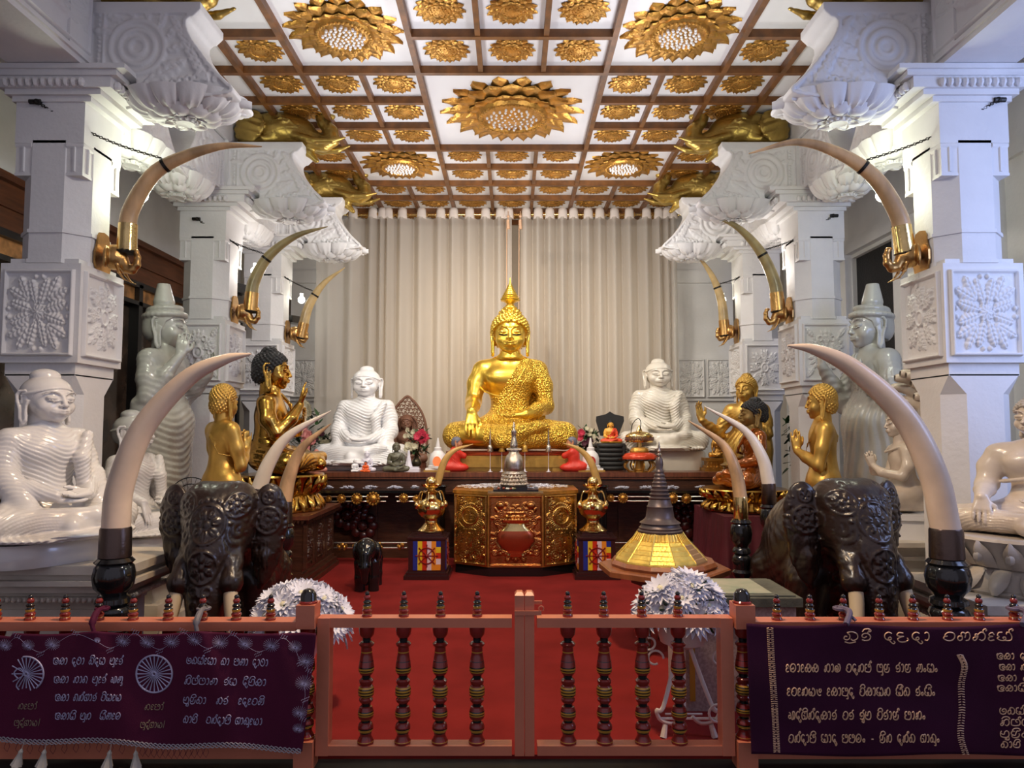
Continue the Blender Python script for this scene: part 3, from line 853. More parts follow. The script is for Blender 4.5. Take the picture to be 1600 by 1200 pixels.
def seated(pose='meditate', robe='both', h=.0085, fold=.011, lam=.050, headstyle='curl', hk={}, head_h=.31, turn=0., neck=.0, base=True, headsc=1., split_robe=False, lap=True, amp_arm=1., hs3=(1.08,1.06,.95)):
    """a cross-legged statue facing -y, seat at z=0, about 1.0 to the crown; returns dict of meshes"""
    f = SDF((-.58,-.60,-.04),(.58,.34,.80), h)
    f.ell((0,.05,.13),(.25,.19,.15)); f.ell((0,.06,.27),((.145 if robe=='none' else .165),.12,.16),.06); f.ell((0,.05,.47),((.185 if robe=='none' else .205),.13,.16),.07)
    f.cap((-.155,.06,.565),(.155,.06,.565),.075,.075,.06); f.cap((-.09,.06,.60),(.09,.06,.60),.06,.06,.05); f.cap((0,.06,.60),(0,.045,.72),.085,.07,.05)
    f.ell((.085,-.035,.505),(.085,.045,.05),.07,sym=True)
    # legs
    f.cap((.13,.02,.11),(.385,-.15,.09),.12,.095,.05); f.cap((-.13,.02,.11),(-.385,-.15,.09),.12,.095,.05)
    f.cap((.385,-.16,.085),(-.06,-.36,.060),.088,.055,.03); f.cap((-.385,-.16,.085),(.08,-.36,.115),.085,.05,.025)
    f.ell((0,-.14,.07),(.33,.22,.08),.04)
    f.chain([(.08,-.35,.125),(.19,-.32,.150),(.25,-.29,.150)],[.045,.040,.028],.02)   # the foot lying on the thigh
    if lap: f.ell((0,-.40,.012),(.20,.13,.022),.02); f.ell((0,-.18,.0),(.42,.30,.03),.03)
    up = (.27,.06,.555)
    def arm(sx, el, wr, thick=1.):
        f.chain([(sx*.205,.06,.560),(sx*(.205*.5+.5*abs(el[0])+.012),.05,(.56+el[2])/2+.02),el],[.078*thick,.066*thick,.058*thick],.035)
        f.chain([el, tuple((vec(el)*.55+vec(wr)*.45)), wr],[.060*thick,.052*thick,.036],.02)
    robed = 1.12 if robe == 'both' else 1.
    lamz = lam
    def chest(X,Y,Z):
        front = np.clip((.04-Y)*14,0,1)*np.clip((Z-.16)*12,0,1)
        body = np.clip((.26-np.abs(X))*14,0,1)
        u = wavy((Z-2.6*X*X*(1-.9*np.clip((Z-.35)*3,0,1)*.4)+.16*X+.012*np.sin(X*23))/lamz)
        return -u*front*body
    def legsf(X,Y,Z):
        m = np.clip((.22-Z)*14,0,1)*np.clip((np.abs(X)-.10)*12,0,1)
        rr = np.hypot(np.abs(X)-.18, (Z+.05)*1.5)+.02*Y
        return -wavy(rr/(lamz*.95))*m
    def armsf(X,Y,Z):
        m = np.clip((np.abs(X)-.21)*30,0,1)*np.clip((Z-.20)*12,0,1)
        return -wavy((Z*.9-np.abs(X)*.7+Y*.8)/(lamz*1.15))*m*.8*amp_arm
    if robe == 'both':
        if pose != 'earth': f.cap((.26,-.02,.33),(.22,-.17,.17),.08,.06,.05,sym=True)
        for s_ in (1,-1):
            if pose == 'earth' and s_ < 0: continue
            arm(s_, (s_*.262,.0,.30), (s_*.10,-.245,.235), 1.12)
        f.chain([(.20,-.06,.60),(.13,-.12,.45),(.15,-.13,.25)],[.03,.045,.04],.02)
    else:
        arm(1, (.265,.02,.30), (.11,-.24,.235)); 
        if pose != 'earth': arm(-1, (-.265,.02,.30), (-.11,-.24,.235))
    if pose == 'earth': arm(-1, (-.270,.0,.33), (-.270,-.24,.255), 1.)
    if fold:
        if robe == 'both':
            folds(f, chest, fold); folds(f, armsf, fold)
        elif robe == 'one':
            f.chain([(-.19,-.02,.36),(-.08,-.11,.385),(.03,-.13,.44),(.13,-.09,.56),(.20,.0,.655)],.016,.012)
            folds(f, lambda X,Y,Z: chest(X,Y,Z)*np.clip((X*1.0-(Z-.40))*30+0*Y,0,1)*.6, fold)
        folds(f, legsf, fold*.9)
    if pose == 'meditate':
        hand(f, (-.10,-.245,.215), (1,-.10,-.05), (0,-.25,1), .205, .12, -1, .03)
        hand(f, (.10,-.26,.245), (-1,-.10,-.03), (0,-.25,1), .205, .12, 1, .03)
    elif pose == 'earth':
        hand(f, (.10,-.245,.235), (-1,-.10,-.03), (0,-.25,1), .21, .10, 1, .03)
        hand(f, (-.270,-.245,.255), (.0,-.42,-1), (0,.6,-.2), .20, .08, 1, .03)
    elif pose == 'teach':   # right hand raised to the chin
        pass
    V,F = f.mesh(1)
    z0 = .680+neck
    sk,ha = head(headstyle, **hk)
    s_ = head_h*headsc
    s3 = tuple(s_*q_ for q_ in hs3); hs = xf(sk, (0,.045-.0,z0), s3, rz=turn); hh = xf(ha, (0,.045,z0), s3, rz=turn)
    out = {'body': join((V,F), hs), 'hair': hh}
    if split_robe:
        c = V[F].mean(1)
        m = split_robe(c)
        out['robe'] = submesh(V, F, m)
        out['body'] = join(submesh(V, F, ~m), hs)
    return out
def standing(armR, armL, handR, handL, H=1.0, robe='folds', h=.010, headstyle='curl', hk={}, fold=.008, lam=.045, turn=0., waist=1., head_h=.175, skirt=.0, bare=False):
    """standing figure facing -y, 1.0 tall to the crown; arms = (elbow, wrist); hands = (dir, palm normal, size, curl, thumb)"""
    f = SDF((-.30,-.32,-.01),(.30,.22,.90), h)
    f.chain([(.065,.02,.0),(.070,.02,.25),(.075,.02,.48)],[.058,.062,.085],.05,sym=True)
    f.cap((0,.02,.10),(0,.02,.45),.08,.10,.05)
    f.ell((0,.02,.50),(.125*waist,.095,.10),.05); f.ell((0,.025,.61),(.092*waist,.075,.09),.05); f.ell((0,.02,.73),(.125,.085,.10),.05)
    f.cap((-.10,.025,.775),(.10,.025,.775),.048,.048,.035); f.cap((0,.02,.78),(0,.02,.86),.052,.044,.03)
    if skirt: f.box((0,.03,.30),(.15+skirt,.04,.30),.03,.05); f.cap((.0,.03,.03),(0,.03,.5),.13,.12,.05)
    for sx,(el,wr) in ((-1,armR),(1,armL)):
        f.chain([(sx*.125,.025,.772), tuple((vec((sx*.135,.025,.77))+vec(el))/2), el],[.046,.040,.035],.025)
        f.chain([el, tuple(vec(el)*.5+vec(wr)*.5), wr],[.036,.032,.021],.015)
    if robe == 'folds':
        def fn(X,Y,Z):
            a = wavy((Z-2.5*(X+.03)**2-.25*X+.010*np.sin(X*30+Z*9))/lam)
            m = np.clip((.74-Z)*8,0,1)*np.clip((.19-np.abs(X))*30,0,1)
            return -a*m
        folds(f, fn, fold)
        def fn2(X,Y,Z):
            m = np.clip((Z-.5)*8,0,1)*np.clip((np.abs(X)-.12)*30,0,1)
            return -wavy((Z+X)/lam)*m*.6
        folds(f, fn2, fold)
    elif robe == 'strands':
        folds(f, lambda X,Y,Z: -wavy(np.arctan2(X-.13, .86-Z+0*Y)/.085+Y*3)*np.clip((.79-Z)*12,0,1), fold*.8)
    elif robe == 'plain':
        f.chain([(-.13,-.04,.64),(-.04,-.085,.63),(.05,-.07,.70),(.10,-.03,.80),(.09,.06,.80),(0,.11,.74),(-.10,.10,.65),(-.13,.0,.63),(-.13,-.04,.64)],.006,.006)
        f.chain([(.125,.03,.60),(.14,.05,.40),(.13,.05,.1)],.008,.01)
    for w,(d,nr,s_,cu,th) in ((armR[1],handR),(armL[1],handL)):
        if s_: hand(f, w, d, nr, s_, cu, th, .05, .004)
    V,F = f.mesh(1)
    sk,ha = head(headstyle, **hk)
    hs = xf(sk, (0,.015,.835), head_h, rz=turn); hh = xf(ha, (0,.015,.835), head_h, rz=turn)
    return {'body': join((V,F), hs), 'hair': hh}
def lotus_base(rx, ry, z0, z1, n=22, up=True, down=True, mats=None, n2=26):
    "double-petalled lotus throne"
    m = MB(); H = z1-z0; zm = z0+H*.45
    m.lathe([(.93,z0),(.96,z0+.06*H),(.90,z0+.10*H),(.84,zm-.04*H),(.80,zm),(.84,zm+.05*H),(.93,z1-.12*H),(.97,z1-.05*H),(.95,z1),(.01,z1)], 40, sx=rx, sy=ry)
    for k in range(n if up else 0):
        a = 2*PI*k/n; ca,sa = cos(a),sin(a)
        w = 2*PI/n*.62; hh = (z1-.05*H-zm)
        def fn(u,v, a=a):
            q = (u*2-1); aa = a+q*w*.5*(1-(max(0,v-.35)/.65)**2*.75)*1.1
            b = 1.0+.10*sin(PI*v)*(1-q*q*.9)+.03-.03*abs(q)
            r = (.83+.14*v)*b
            return (rx*r*cos(aa), ry*r*sin(aa), zm+.02*H+hh*v*(1-.12*q*q*v)+.0)
        m.grid(fn, 7, 7)
        m.ball((rx*.99*ca, ry*.99*sa, zm+hh*.45), (rx*w*.22,rx*w*.22,hh*.2), 6, 5)
    for k in range(n if down else 0):
        a = 2*PI*(k+.5)/n
        w = 2*PI/n*.62; hh = (zm-z0-.05*H)
        def fn(u,v, a=a):
            q = (u*2-1); aa = a+q*w*.5*(1-(max(0,v-.35)/.65)**2*.75)*1.1
            r = (.82+.15*v)*(1.0+.08*sin(PI*v)*(1-q*q*.9)+.02)
            return (rx*r*cos(aa), ry*r*sin(aa), zm-.02*H-hh*v)
        m.grid(lambda u,v: fn(1-u,v), 7, 6)
    return m
def place(name, parts, mats, loc, rz, sc, **k):
    "a statue: Empty + body, hair, robe ... meshes"
    t = empty(name, loc, rz, **k)
    sc3 = sc if hasattr(sc,'__len__') else (sc,)*3
    names = {'body':'body','hair':'hair','robe':'robe'}
    zmin = min(float(parts[q_][0][:,2].min()) for q_ in parts)
    for key in parts:
        V,F = parts[key]; V = V-np.array((0,0,zmin)); o = npobj(names.get(key,key), V*np.array(sc3), F, mats[key], t)
    return t
# ================================================================ statues
def slab(rx, ry, z0, z1, ex=3., n=48, c=(0,0)):
    m = MB(); prof = [(.98,z0),(1.,z0+.2*(z1-z0)),(1.,z1-.12*(z1-z0)),(.97,z1),(.001,z1)]
    vs=[]; fs=[]
    def sq(a): return (abs(cos(a))**ex+abs(sin(a))**ex)**(-1/ex)
    for r,z in prof:
        for k in range(n):
            a = 2*PI*k/n; vs.append((c[0]+rx*r*cos(a)*sq(a), c[1]+ry*r*sin(a)*sq(a), z))
    for j in range(len(prof)-1):
        for k in range(n): fs.append((j*n+k, j*n+(k+1)%n, (j+1)*n+(k+1)%n, (j+1)*n+k))
    fs.append(tuple(range(n))[::-1]); m.add(vs,fs); return m
def stepped(cx, cy, sx, sy, ztop, side):
    "moulded stone pedestal with a beaded course"
    m = MB(); z = ztop
    for e,h in ((.0,.05),(-.035,.035),(.01,.03),(-.05,.05),(-.10,.03),(-.07,.03),(-.16,.06)):
        m.box((cx,cy,z-h/2),(sx+e*2,sy+e*2,h)); z -= h
    zb = z+.075
    for k in range(int(sx/.035)): m.ball((cx-sx/2+.05+k*.035, cy-sy/2+.062, zb), .016, 6, 5)
    for k in range(int(sy/.035)): m.ball((cx-side*(-1)*0+(sx/2-.062)*(1 if cx < 0 else -1), cy-sy/2+.05+k*.035, zb), .016, 6, 5)
    m.box((cx,cy,z/2),(sx-.36,sy-.30,z)); m.box((cx,cy,.05),(sx-.1,sy-.1,.1)); m.box((cx,cy,.16),(sx-.2,sy-.16,.12))
    return m
# --- the two Burmese marble figures on the left and what they stand on
def statue(name, parts, mats, loc, rz, sc, label, cat='statue', group=None):
    return place(name, parts, mats, loc, rz, sc, label=label, cat=cat, group=group)
MH = (1.22,1.14,.95)
A = seated('meditate','both',headstyle='roll',hk={'hair_grow':.015,'ush':(.235,.235,.17)},lam=.028,fold=.0065,h=.0056,turn=R(6),hs3=MH)
p = W(72,872,4.62); zt = p.z
st_ = stepped(p.x-.05, p.y+.08, 1.42, .72, zt, 1)
obj('stone_pedestal', st_, M_stoneP, smooth=False, label='moulded stone pedestal with beaded course under the near marble Buddha on the left', cat='pedestal')
t = statue('seated_buddha_statue', A, {'body':M_marble,'hair':M_marble}, (p.x,p.y,zt+.135), R(62), 1.0, 'white marble Buddha seated in meditation in the front left corner, before the first pillar')
npq = obj('base', slab(.42,.33,-.135,.0,3.2), M_marble, t); 
B = seated('earth','both',headstyle='roll',hk={'hair_grow':.015,'ush':(.235,.235,.17)},lam=.028,fold=.0065,h=.006,turn=R(6),hs3=MH)
p = W(214,852,6.16); zt = p.z
obj('stone_pedestal', stepped(p.x+.0, p.y+.02, .86, .80, zt, 1), M_stoneP, smooth=False, label='grey stepped stone pedestal under the second marble Buddha behind the left tusk', cat='pedestal')
t = statue('seated_buddha_statue', B, {'body':M_marbG if 0 else M_marble,'hair':M_marbG}, (p.x-.02,p.y+.02,zt+.10), R(82), .98, 'polished white marble Buddha touching the ground, half hidden by the big left tusk')
obj('base', slab(.40,.33,-.10,.0,3.0), M_marble, t)
# --- the tall crowned figures
def tall(s):
    el_n = (.19*1, .01, .62)
    if s < 0:
        return standing(((-.165,.0,.60),(-.09,-.10,.79)), ((.165,.02,.60),(.10,-.14,.72)), ((.15,-.10,1),(.9,.2,0),.125,.05,-1), ((.0,-.3,1),(-.5,.4,0),.12,.2,1), robe='folds', headstyle='cone', hk={'ush':None}, skirt=.05, waist=1.25, head_h=.20, lam=.030, fold=.008, turn=R(8), h=.007)
    return standing(((-.175,-.02,.58),(-.11,-.16,.76)), ((.175,.0,.58),(.07,-.10,.70)), ((0,-.1,1),(0,1,0),.125,.1,1), ((-.15,-.2,1),(0,1,0),.12,.5,-1), robe='strands', headstyle='cone', hk={'ush':None}, skirt=.05, waist=1.25, head_h=.20, fold=.011, turn=R(-6), h=.0068)
Tm = mat('tall_marble', (.44,.44,.40), .26, coat=.3, var=.14, vscale=3)
p = W(258,770,7.08); q = W(258,492,7.08)
H = q.z-.62
t = statue('standing_marble_statue', tall(-1), {'body':Tm,'hair':Tm}, (p.x,p.y,.62), R(86), H, 'tall grey marble figure with tapering headdress resting its cheek on a raised hand')
obj('base', MB().lathe([(.30,-.62),(.30,-.5),(.26,-.45),(.26,-.05),(.30,0),(.01,.002)], 24), M_stoneP, t)
p = W(1362,770,7.08); q = W(1362,492,7.08)
t = statue('standing_marble_statue', tall(1), {'body':Tm,'hair':Tm}, (p.x,p.y,.62), R(-84), q.z-.62, 'tall grey marble figure with tapering headdress and both hands raised, near the dark doorway')
obj('base', MB().lathe([(.30,-.62),(.30,-.5),(.26,-.45),(.26,-.05),(.30,0),(.01,.002)], 24), M_stoneP, t)
# --- centre: the great golden Buddha
C = seated('earth','one',headstyle='curl',fold=0,h=.0075,lam=.05,hk={'h':.014},split_robe=None,lap=False)
def golden():
    f = seated('earth','none',headstyle='curl',fold=0,h=.007,hk={'h':.013,'ush':(.25,.24,.20),'hair_grow':.05},lap=False,
        split_robe=lambda c: ((c[:,0] > (c[:,2]-.395)*.62-.065+.0) | (c[:,2] < .36)) & (c[:,2] < .655) & ~((c[:,0] < -.195) & (c[:,2] > .19)) & ~((c[:,0] > .04) & (c[:,0]<.2) & (c[:,1] < -.22) & (c[:,2] > .19)) & ~((c[:,0] < -.13)&(c[:,2]>.37)) & ~((np.abs(c[:,0]+.27) < .085) & (c[:,1] < -.22)))
    return f
Gd = golden()
alt = W(800,737,9.35); ZA = alt.z
p = W(797,704,9.95); top = W(797,481,9.95)
sc_ = (top.z-p.z)/1.035
gb = statue('golden_buddha_statue', Gd, {'body':M_gold,'hair':M_gold,'robe':M_goldE}, (p.x,p.y,p.z), 0, (sc_*.98,sc_,sc_), 'great golden Buddha with flame spire touching the earth in front of the curtains')
m = MB()
z0 = sc_*1.045; zt = W(797,432,9.95).z-p.z
m.tube([(-.085,.09,z0-.01),(0,.0,z0),(.085,.09,z0-.01)], .02, 6)
L_ = zt-z0
prof = [(.055,-.03),(.075,.0),(.06,.03),(.045,.05),(.085,.08)]
for k in range(9):
    z = .09+(L_-.18)*k/9; r = .125*(1-k/9.6); prof += [(r,z),(r*1.08,z+.02),(r*.80,z+.045)]
prof += [(.014,L_-.06),(.004,L_)]
m.lathe([(r,z+z0) for r,z in prof], 18, (0,.045*sc_,0), wob=lambda a,z: .06*cos(a*9))
obj('spire', m, M_gold, gb, sharp=60)
m = MB()
m.lathe([(.105,.655),(.112,.668),(.104,.682)], 28, (0,.048,0)); m.v = [(a*sc_,b*sc_,c*sc_) for a,b,c in m.v]
obj('collar', m, M_gold, gb)
# hem across the chest and back panel of the robe
m = MB(); pts = spline([(-.215,.0,.46),(-.19,-.07,.43),(-.13,-.115,.40),(-.05,-.13,.385),(.01,-.125,.43),(.055,-.125,.50),(.10,-.095,.58),(.145,-.03,.655)],6)
m.tube([tuple(np.array(q_)*sc_) for q_ in pts], .012, 8)
obj('robe_hem', m, M_gold, gb)
obj('robe_back', MB().b2((.10*sc_,.10*sc_,.08*sc_),(.26*sc_,.125*sc_,.56*sc_)), M_goldE, gb, smooth=False)
m = MB(); eyeM = M_hair
for s in (-1,1):
    pts = spline([(s*.055,-.405,.478),(s*.10,-.418,.468),(s*.16,-.403,.468),(s*.22,-.368,.483),(s*.255,-.332,.50)],4)
    m.tube([tuple(np.array(q_)*.31*sc_+np.array((0,.045,.68))*sc_) for q_ in pts], .006, 6)
obj('eyes', m, M_blackM, gb)
# its stepped golden throne
zb = ZA; zt = p.z
m = MB(); h3 = (zt-zb)
m.b2((-.80,-.40,zb),(-.55,.42,zb+.05)); m.b2((.55,-.40,zb),(.80,.42,zb+.05)); m.b2((-.80,-.36,zb),(.80,.42,zb+.05))
m.b2((-.78,-.42,zb+.05),(.78,.44,zb+h3*.62)); m.b2((-.74,-.40,zb+h3*.62),(.74,.42,zb+h3*.78)); 
obj('golden_throne', m, M_goldP, smooth=False, loc=(p.x,p.y-.02,0), label='low engraved golden throne under the great golden Buddha', cat='throne')
obj('red_cushion', slab(.86,.42,zb+h3*.78,zt+.004,4), M_copper, loc=(p.x,p.y-.02,0), label='thin red cushion between the golden Buddha and its throne', cat='cushion')
# --- white marble pair on the altar
Wb = seated('meditate','both',headstyle='roll',hk={'hair_grow':.012,'ush':(.20,.20,.15)},lam=.032,fold=.010,h=.0058,hs3=(1.22,1.1,.92))
for (px,by,ty,lab,bz) in ((569,727,577,'white marble Buddha meditating on the altar beside the pierced wooden screen',.05),(1032,705,565,'cream marble Buddha meditating on the altar beside the golden offering tray',.24)):
    a = W(px,by,10.05); b = W(px,ty,10.05); s_ = (b.z-a.z)/1.0
    Mx = M_marbW if px < 800 else mat('ivory_marble', (.66,.62,.54), .25, coat=.3, var=.04, vscale=4)
    t = statue('seated_marble_buddha', Wb, {'body':Mx,'hair':Mx}, (a.x,a.y,a.z), 0, (s_*1.02,s_,s_), lab)
    obj('base', slab(.50*s_*(.93),.36*s_,-(a.z-ZA),.012,3.4), Mx, t)
# --- left gilded group
p = W(350,800,6.55); q = W(350,603,6.55)
pr = lambda turn: standing(((-.155,-.02,.585),(-.025,-.135,.66)),((.155,-.02,.585),(.025,-.135,.66)),((.05,-.08,1),(1,0,0),.13,.03,1),((-.05,-.08,1),(-1,0,0),.13,.03,-1),robe='plain',head_h=.19,waist=.95,h=.009,hk={'hair_grow':.02,'ush':None},turn=turn)
Hs = (q.z-.35)/1.02
statue('standing_golden_statue', pr(R(10)), {'body':M_goldP,'hair':M_goldP}, (p.x,p.y,.335), R(140), (Hs*.86,Hs*.86,Hs), 'slim golden standing disciple with joined palms, back turned, beside the left wooden elephant')
obj('statue_plinth', MB().lathe([(.26,0),(.26,.08),(.22,.12),(.22,.28),(.25,.33),(.01,.33)],8), M_dark, smooth=False, loc=(p.x,p.y,0), label='dark plinth hidden under the golden disciple on the left', cat='plinth')
p = W(1283,800,6.6); q = W(1283,603,6.6)
statue('standing_golden_statue', pr(R(-6)), {'body':M_goldP,'hair':M_goldP}, (p.x,p.y,.335), R(-108), ((q.z-.35)*.86,(q.z-.35)*.86,(q.z-.35)/1.02), 'slim golden standing disciple facing the altar with palms raised, by the right wooden elephant')
obj('statue_plinth', MB().lathe([(.26,0),(.26,.08),(.22,.12),(.22,.28),(.25,.33),(.01,.33)],8), M_dark, smooth=False, loc=(p.x,p.y,0), label='dark plinth hidden under the golden disciple on the right', cat='plinth')
# teaching Buddha with black hair, seated in profile on a lotus throne
def teach():
    f = seated('teach','one',headstyle='curl',fold=.008,h=.0085,lap=False)
    return f
def teacher():
    f = SDF((-.52,-.60,-.04),(.52,.34,.80), .0085)
    f.ell((0,.05,.13),(.23,.19,.15)); f.ell((0,.06,.27),(.16,.125,.16),.06); f.ell((0,.05,.46),(.195,.135,.17),.07)
    f.cap((-.155,.06,.565),(.155,.06,.565),.075,.075,.06); f.cap((0,.06,.60),(0,.045,.72),.085,.07,.05)
    for s in (-1,1): f.cap((s*.13,.02,.11),(s*.385,-.15,.09),.12,.095,.05)
    f.cap((.385,-.16,.085),(-.06,-.36,.06),.088,.055,.03); f.cap((-.385,-.16,.085),(.08,-.36,.115),.085,.05,.025)
    f.ell((0,-.14,.06),(.30,.22,.08),.04)
    f.chain([(-.205,.06,.56),(-.25,.04,.43),(-.25,-.03,.32)],[.078,.066,.056],.035); f.chain([(-.25,-.03,.32),(-.20,-.14,.44),(-.15,-.20,.55)],[.056,.05,.034],.02)
    f.chain([(.205,.06,.56),(.26,.05,.43),(.265,.02,.30)],[.078,.066,.056],.035); f.chain([(.265,.02,.30),(.18,-.14,.34),(.08,-.20,.42)],[.056,.05,.034],.02)
    f.chain([(-.19,-.02,.36),(-.08,-.11,.385),(.03,-.13,.44),(.13,-.09,.56),(.20,.0,.655)],.016,.012)
    folds(f, lambda X,Y,Z: -wavy((Z+1.2*X*X)/.045)*np.clip((.34-Z)*12,0,1)*np.clip((Z-.17)*12,0,1), .012)
    folds(f, lambda X,Y,Z: -wavy(np.hypot(np.abs(X)-.16,(Z+.06)*1.4)/.045)*np.clip((.22-Z)*14,0,1)*np.clip((np.abs(X)-.10)*12,0,1), .012)
    hand(f, (-.15,-.205,.56), (.25,-.1,1), (.2,-1,0), .20, .15, -1, .05)
    hand(f, (.08,-.205,.42), (-.9,-.2,.5), (0,1,.2), .19, .2, -1, .03)
    V,F = f.mesh(1)
    sk,ha = head('curl'); 
    return {'body': join((V,F), xf(sk,(0,.045,.685),.315)), 'hair': xf(ha,(0,.045,.685),.315)}
M_goldK = mat('dark_mirror_gold', (.55,.32,.07), .22, 1., bump=.35, bscale=16, var=.25, vscale=6)
TT = teacher()
p = W(425,740,8.15); b = W(425,560,8.15)
st1 = statue('teaching_buddha_statue', TT, {'body':M_goldK,'hair':M_hair}, (-2.62,p.y,p.z), R(100), (b.z-p.z)/.97, 'polished gold Buddha with black hair raising two fingers to its chin, seated in profile')
lz0 = .732; lz1 = p.z
obj('lotus_throne', lotus_base(.47,.52,0,lz1-lz0,22), M_goldK, loc=(-2.55,p.y,lz0), label='double-petalled gold lotus throne on the carved wooden table at the left', cat='lotus throne')
# amber-robed Buddha on the right and the tall golden one behind it
p2 = W(1215,762,8.15); b = W(1215,630,8.15)
Rb = seated('meditate','one',headstyle='curl',fold=.010,h=.0085,lap=False,hk={'hair_grow':.035},
   split_robe=lambda c: (c[:,2] < .66) & ((c[:,0] > (c[:,2]-.35)*.5-.05) | (c[:,2] < .40)) & ~((c[:,0] < -.17) & (c[:,2] > .2) & (c[:,2]>.0)) & ~((np.abs(c[:,0]) < .13) & (c[:,1] < -.22) & (c[:,2] > .18)))
M_amber = mat('amber_lacquer', (.36,.10,.012), .16, .45, coat=.6, bump=.2, bscale=12, var=.3, vscale=4)
M_skin  = mat('matt_gold_skin', (.30,.19,.06), .45, .5)
st2 = statue('seated_buddha_statue', Rb, {'body':M_skin,'hair':M_hair,'robe':M_amber}, (2.64,p2.y,p2.z), R(-92), (b.z-p2.z)/.97, 'Buddha with black hair in a glossy amber robe, seated in profile facing the altar')
lz0 = .732
obj('lotus_throne', lotus_base(.47,.50,0,p2.z-lz0,22), M_goldK, loc=(2.57,p2.y,lz0), label='gold and amber lotus throne on the maroon covered table at the right', cat='lotus throne')
m = MB()
p = W(1168,790,8.90); q = W(1168,592,8.90)
RG = standing(((-.195,-.03,.60),(-.27,-.18,.70)),((.155,-.0,.60),(.05,-.13,.66)),((-.25,-.1,1),(.8,-.5,.1),.15,.25,1),((-1,-.2,.35),(0,.4,-1),.12,.4,1),robe='strands',head_h=.185,waist=1.1,skirt=.02,h=.0065,hk={'hair_grow':.03},turn=R(-6))
statue('standing_golden_buddha', RG, {'body':M_goldP,'hair':M_goldP}, (p.x,p.y,.56), R(-36), (q.z-.55)/1.02, 'tall golden standing Buddha in pleated robe lifting one open hand, behind the lotus throne')
obj('statue_plinth', MB().box((0,0,.275),(.55,.5,.55)), M_dark, smooth=False, loc=(p.x,p.y,0), label='dark plinth under the tall golden standing Buddha', cat='plinth')
# --- cream stone figure with serpent hood, right
p = W(1404,800,6.06); q = W(1404,636,6.06); zt = p.z
Nf = SDF((-.42,-.42,-.03),(.42,.36,1.15), .0085)
Nf.ell((0,.06,.15),(.20,.19,.17)); Nf.ell((0,.05,.32),(.13,.11,.15),.05); Nf.ell((0,.04,.50),(.165,.11,.13),.06); Nf.cap((-.13,.04,.575),(.13,.04,.575),.06,.06,.04); Nf.cap((0,.04,.6),(0,.03,.72),.065,.06,.03)
for s in (-1,1):
    Nf.cap((s*.10,.05,.12),(s*.22,-.22,.10),.10,.09,.04); Nf.cap((s*.22,-.22,.08),(s*.12,.15,.05),.07,.05,.03)
    Nf.chain([(s*.175,.04,.565),(s*.21,.03,.42),(s*.20,-.02,.33)],[.06,.05,.045],.03); Nf.chain([(s*.20,-.02,.33),(s*.12,-.17,.36),(s*.03,-.22,.42)],[.045,.04,.027],.02)
Nf.chain([(-.14,-.02,.60),(0,-.10,.55),(.14,-.02,.60)],.012,.01)
hand(Nf,(-.03,-.225,.42),(.1,-.25,1),(1,0,0),.16,.3,1,.15); hand(Nf,(.03,-.225,.42),(-.1,-.25,1),(-1,0,0),.16,.3,-1,.15)
V,F = Nf.mesh(1); sk,ha = head('curl',.02,ush=(.12,.12,.12)); nb = join((V,F), xf(sk,(0,.03,.69),.27)); nh = xf(ha,(0,.03,.69),.27)
s_ = (q.z-p.z)/1.0
t = statue('kneeling_stone_figure', {'body':nb,'hair':nh}, {'body':M_marbC,'hair':M_stone}, (p.x,p.y,p.z), R(-100), s_, 'cream stone figure with joined hands under a serpent hood, on a white block')
Hf = SDF((-.50,.05,-.02),(.50,.62,1.42), .012)
Hf.box((0,.34,.50),(.20,.05,.52),.03); Hf.ell((0,.32,.98),(.30,.07,.30),.05)
for k in range(7):
    a = R(-80+26.6*k); x_,z_ = .29*sin(a), 1.0+.29*cos(a)
    Hf.chain([(x_*.6,.33,1.0+(z_-1)*.6),(x_,.26,z_),(x_*1.15,.14,z_+.03)],[.08,.07,.05],.02); Hf.ell((x_*1.18,.10,z_+.03),(.045,.06,.045),.02)
Hf.warp(lambda X,Y,Z: -.008*np.abs(np.sin(Z*70)*np.sin(X*60))*(Y>.30))
V,F = Hf.mesh(1); npobj('serpent_hood', V*s_, F, M_marbC, t)
obj('halo', MB().lathe([(.16,0),(.16,.03),(.01,.035)],24), M_stone, t, loc=(0,.42*s_,1.18*s_)).rotation_euler = (PI/2,0,0)
obj('base', MB().box((0,.05*s_,-.10),(.42,.52,.20)).box((0,.05*s_,-.02),(.46,.56,.05)), M_marbW, t, smooth=False)
zz = p.z-.20
m = MB(); z = zz
for e,h in ((.0,.035),(-.05,.03),(-.09,.05),(-.06,.03)): m.box((0,0,z-h/2),(.70+e*2,.70+e*2,h)); z -= h
m.box((0,0,z/2),(.50,.5,z)); m.box((0,0,.06),(.62,.62,.12))
for k in range(9):
    for sx in (-1,1): m.petal((-.18+.045*k,-.31*1,.20+.01*k), PI/2*0+.2, .10, .06, rise=0, cup=.3, n=(5,5))
for k in range(8):
    a = R(100+18*k); m.tube(spline([(-.27,-.31,.02),(-.27+.12*cos(a),-.33,.18+.10*abs(sin(a))),(-.30+.24*cos(a),-.32,.14+.26*abs(sin(a)))],4),[.02]*9,6)
obj('carved_pedestal', m, M_stoneP, smooth=False, loc=(p.x+.02,p.y,0), label='carved white stone pedestal carrying the serpent hood figure', cat='pedestal')
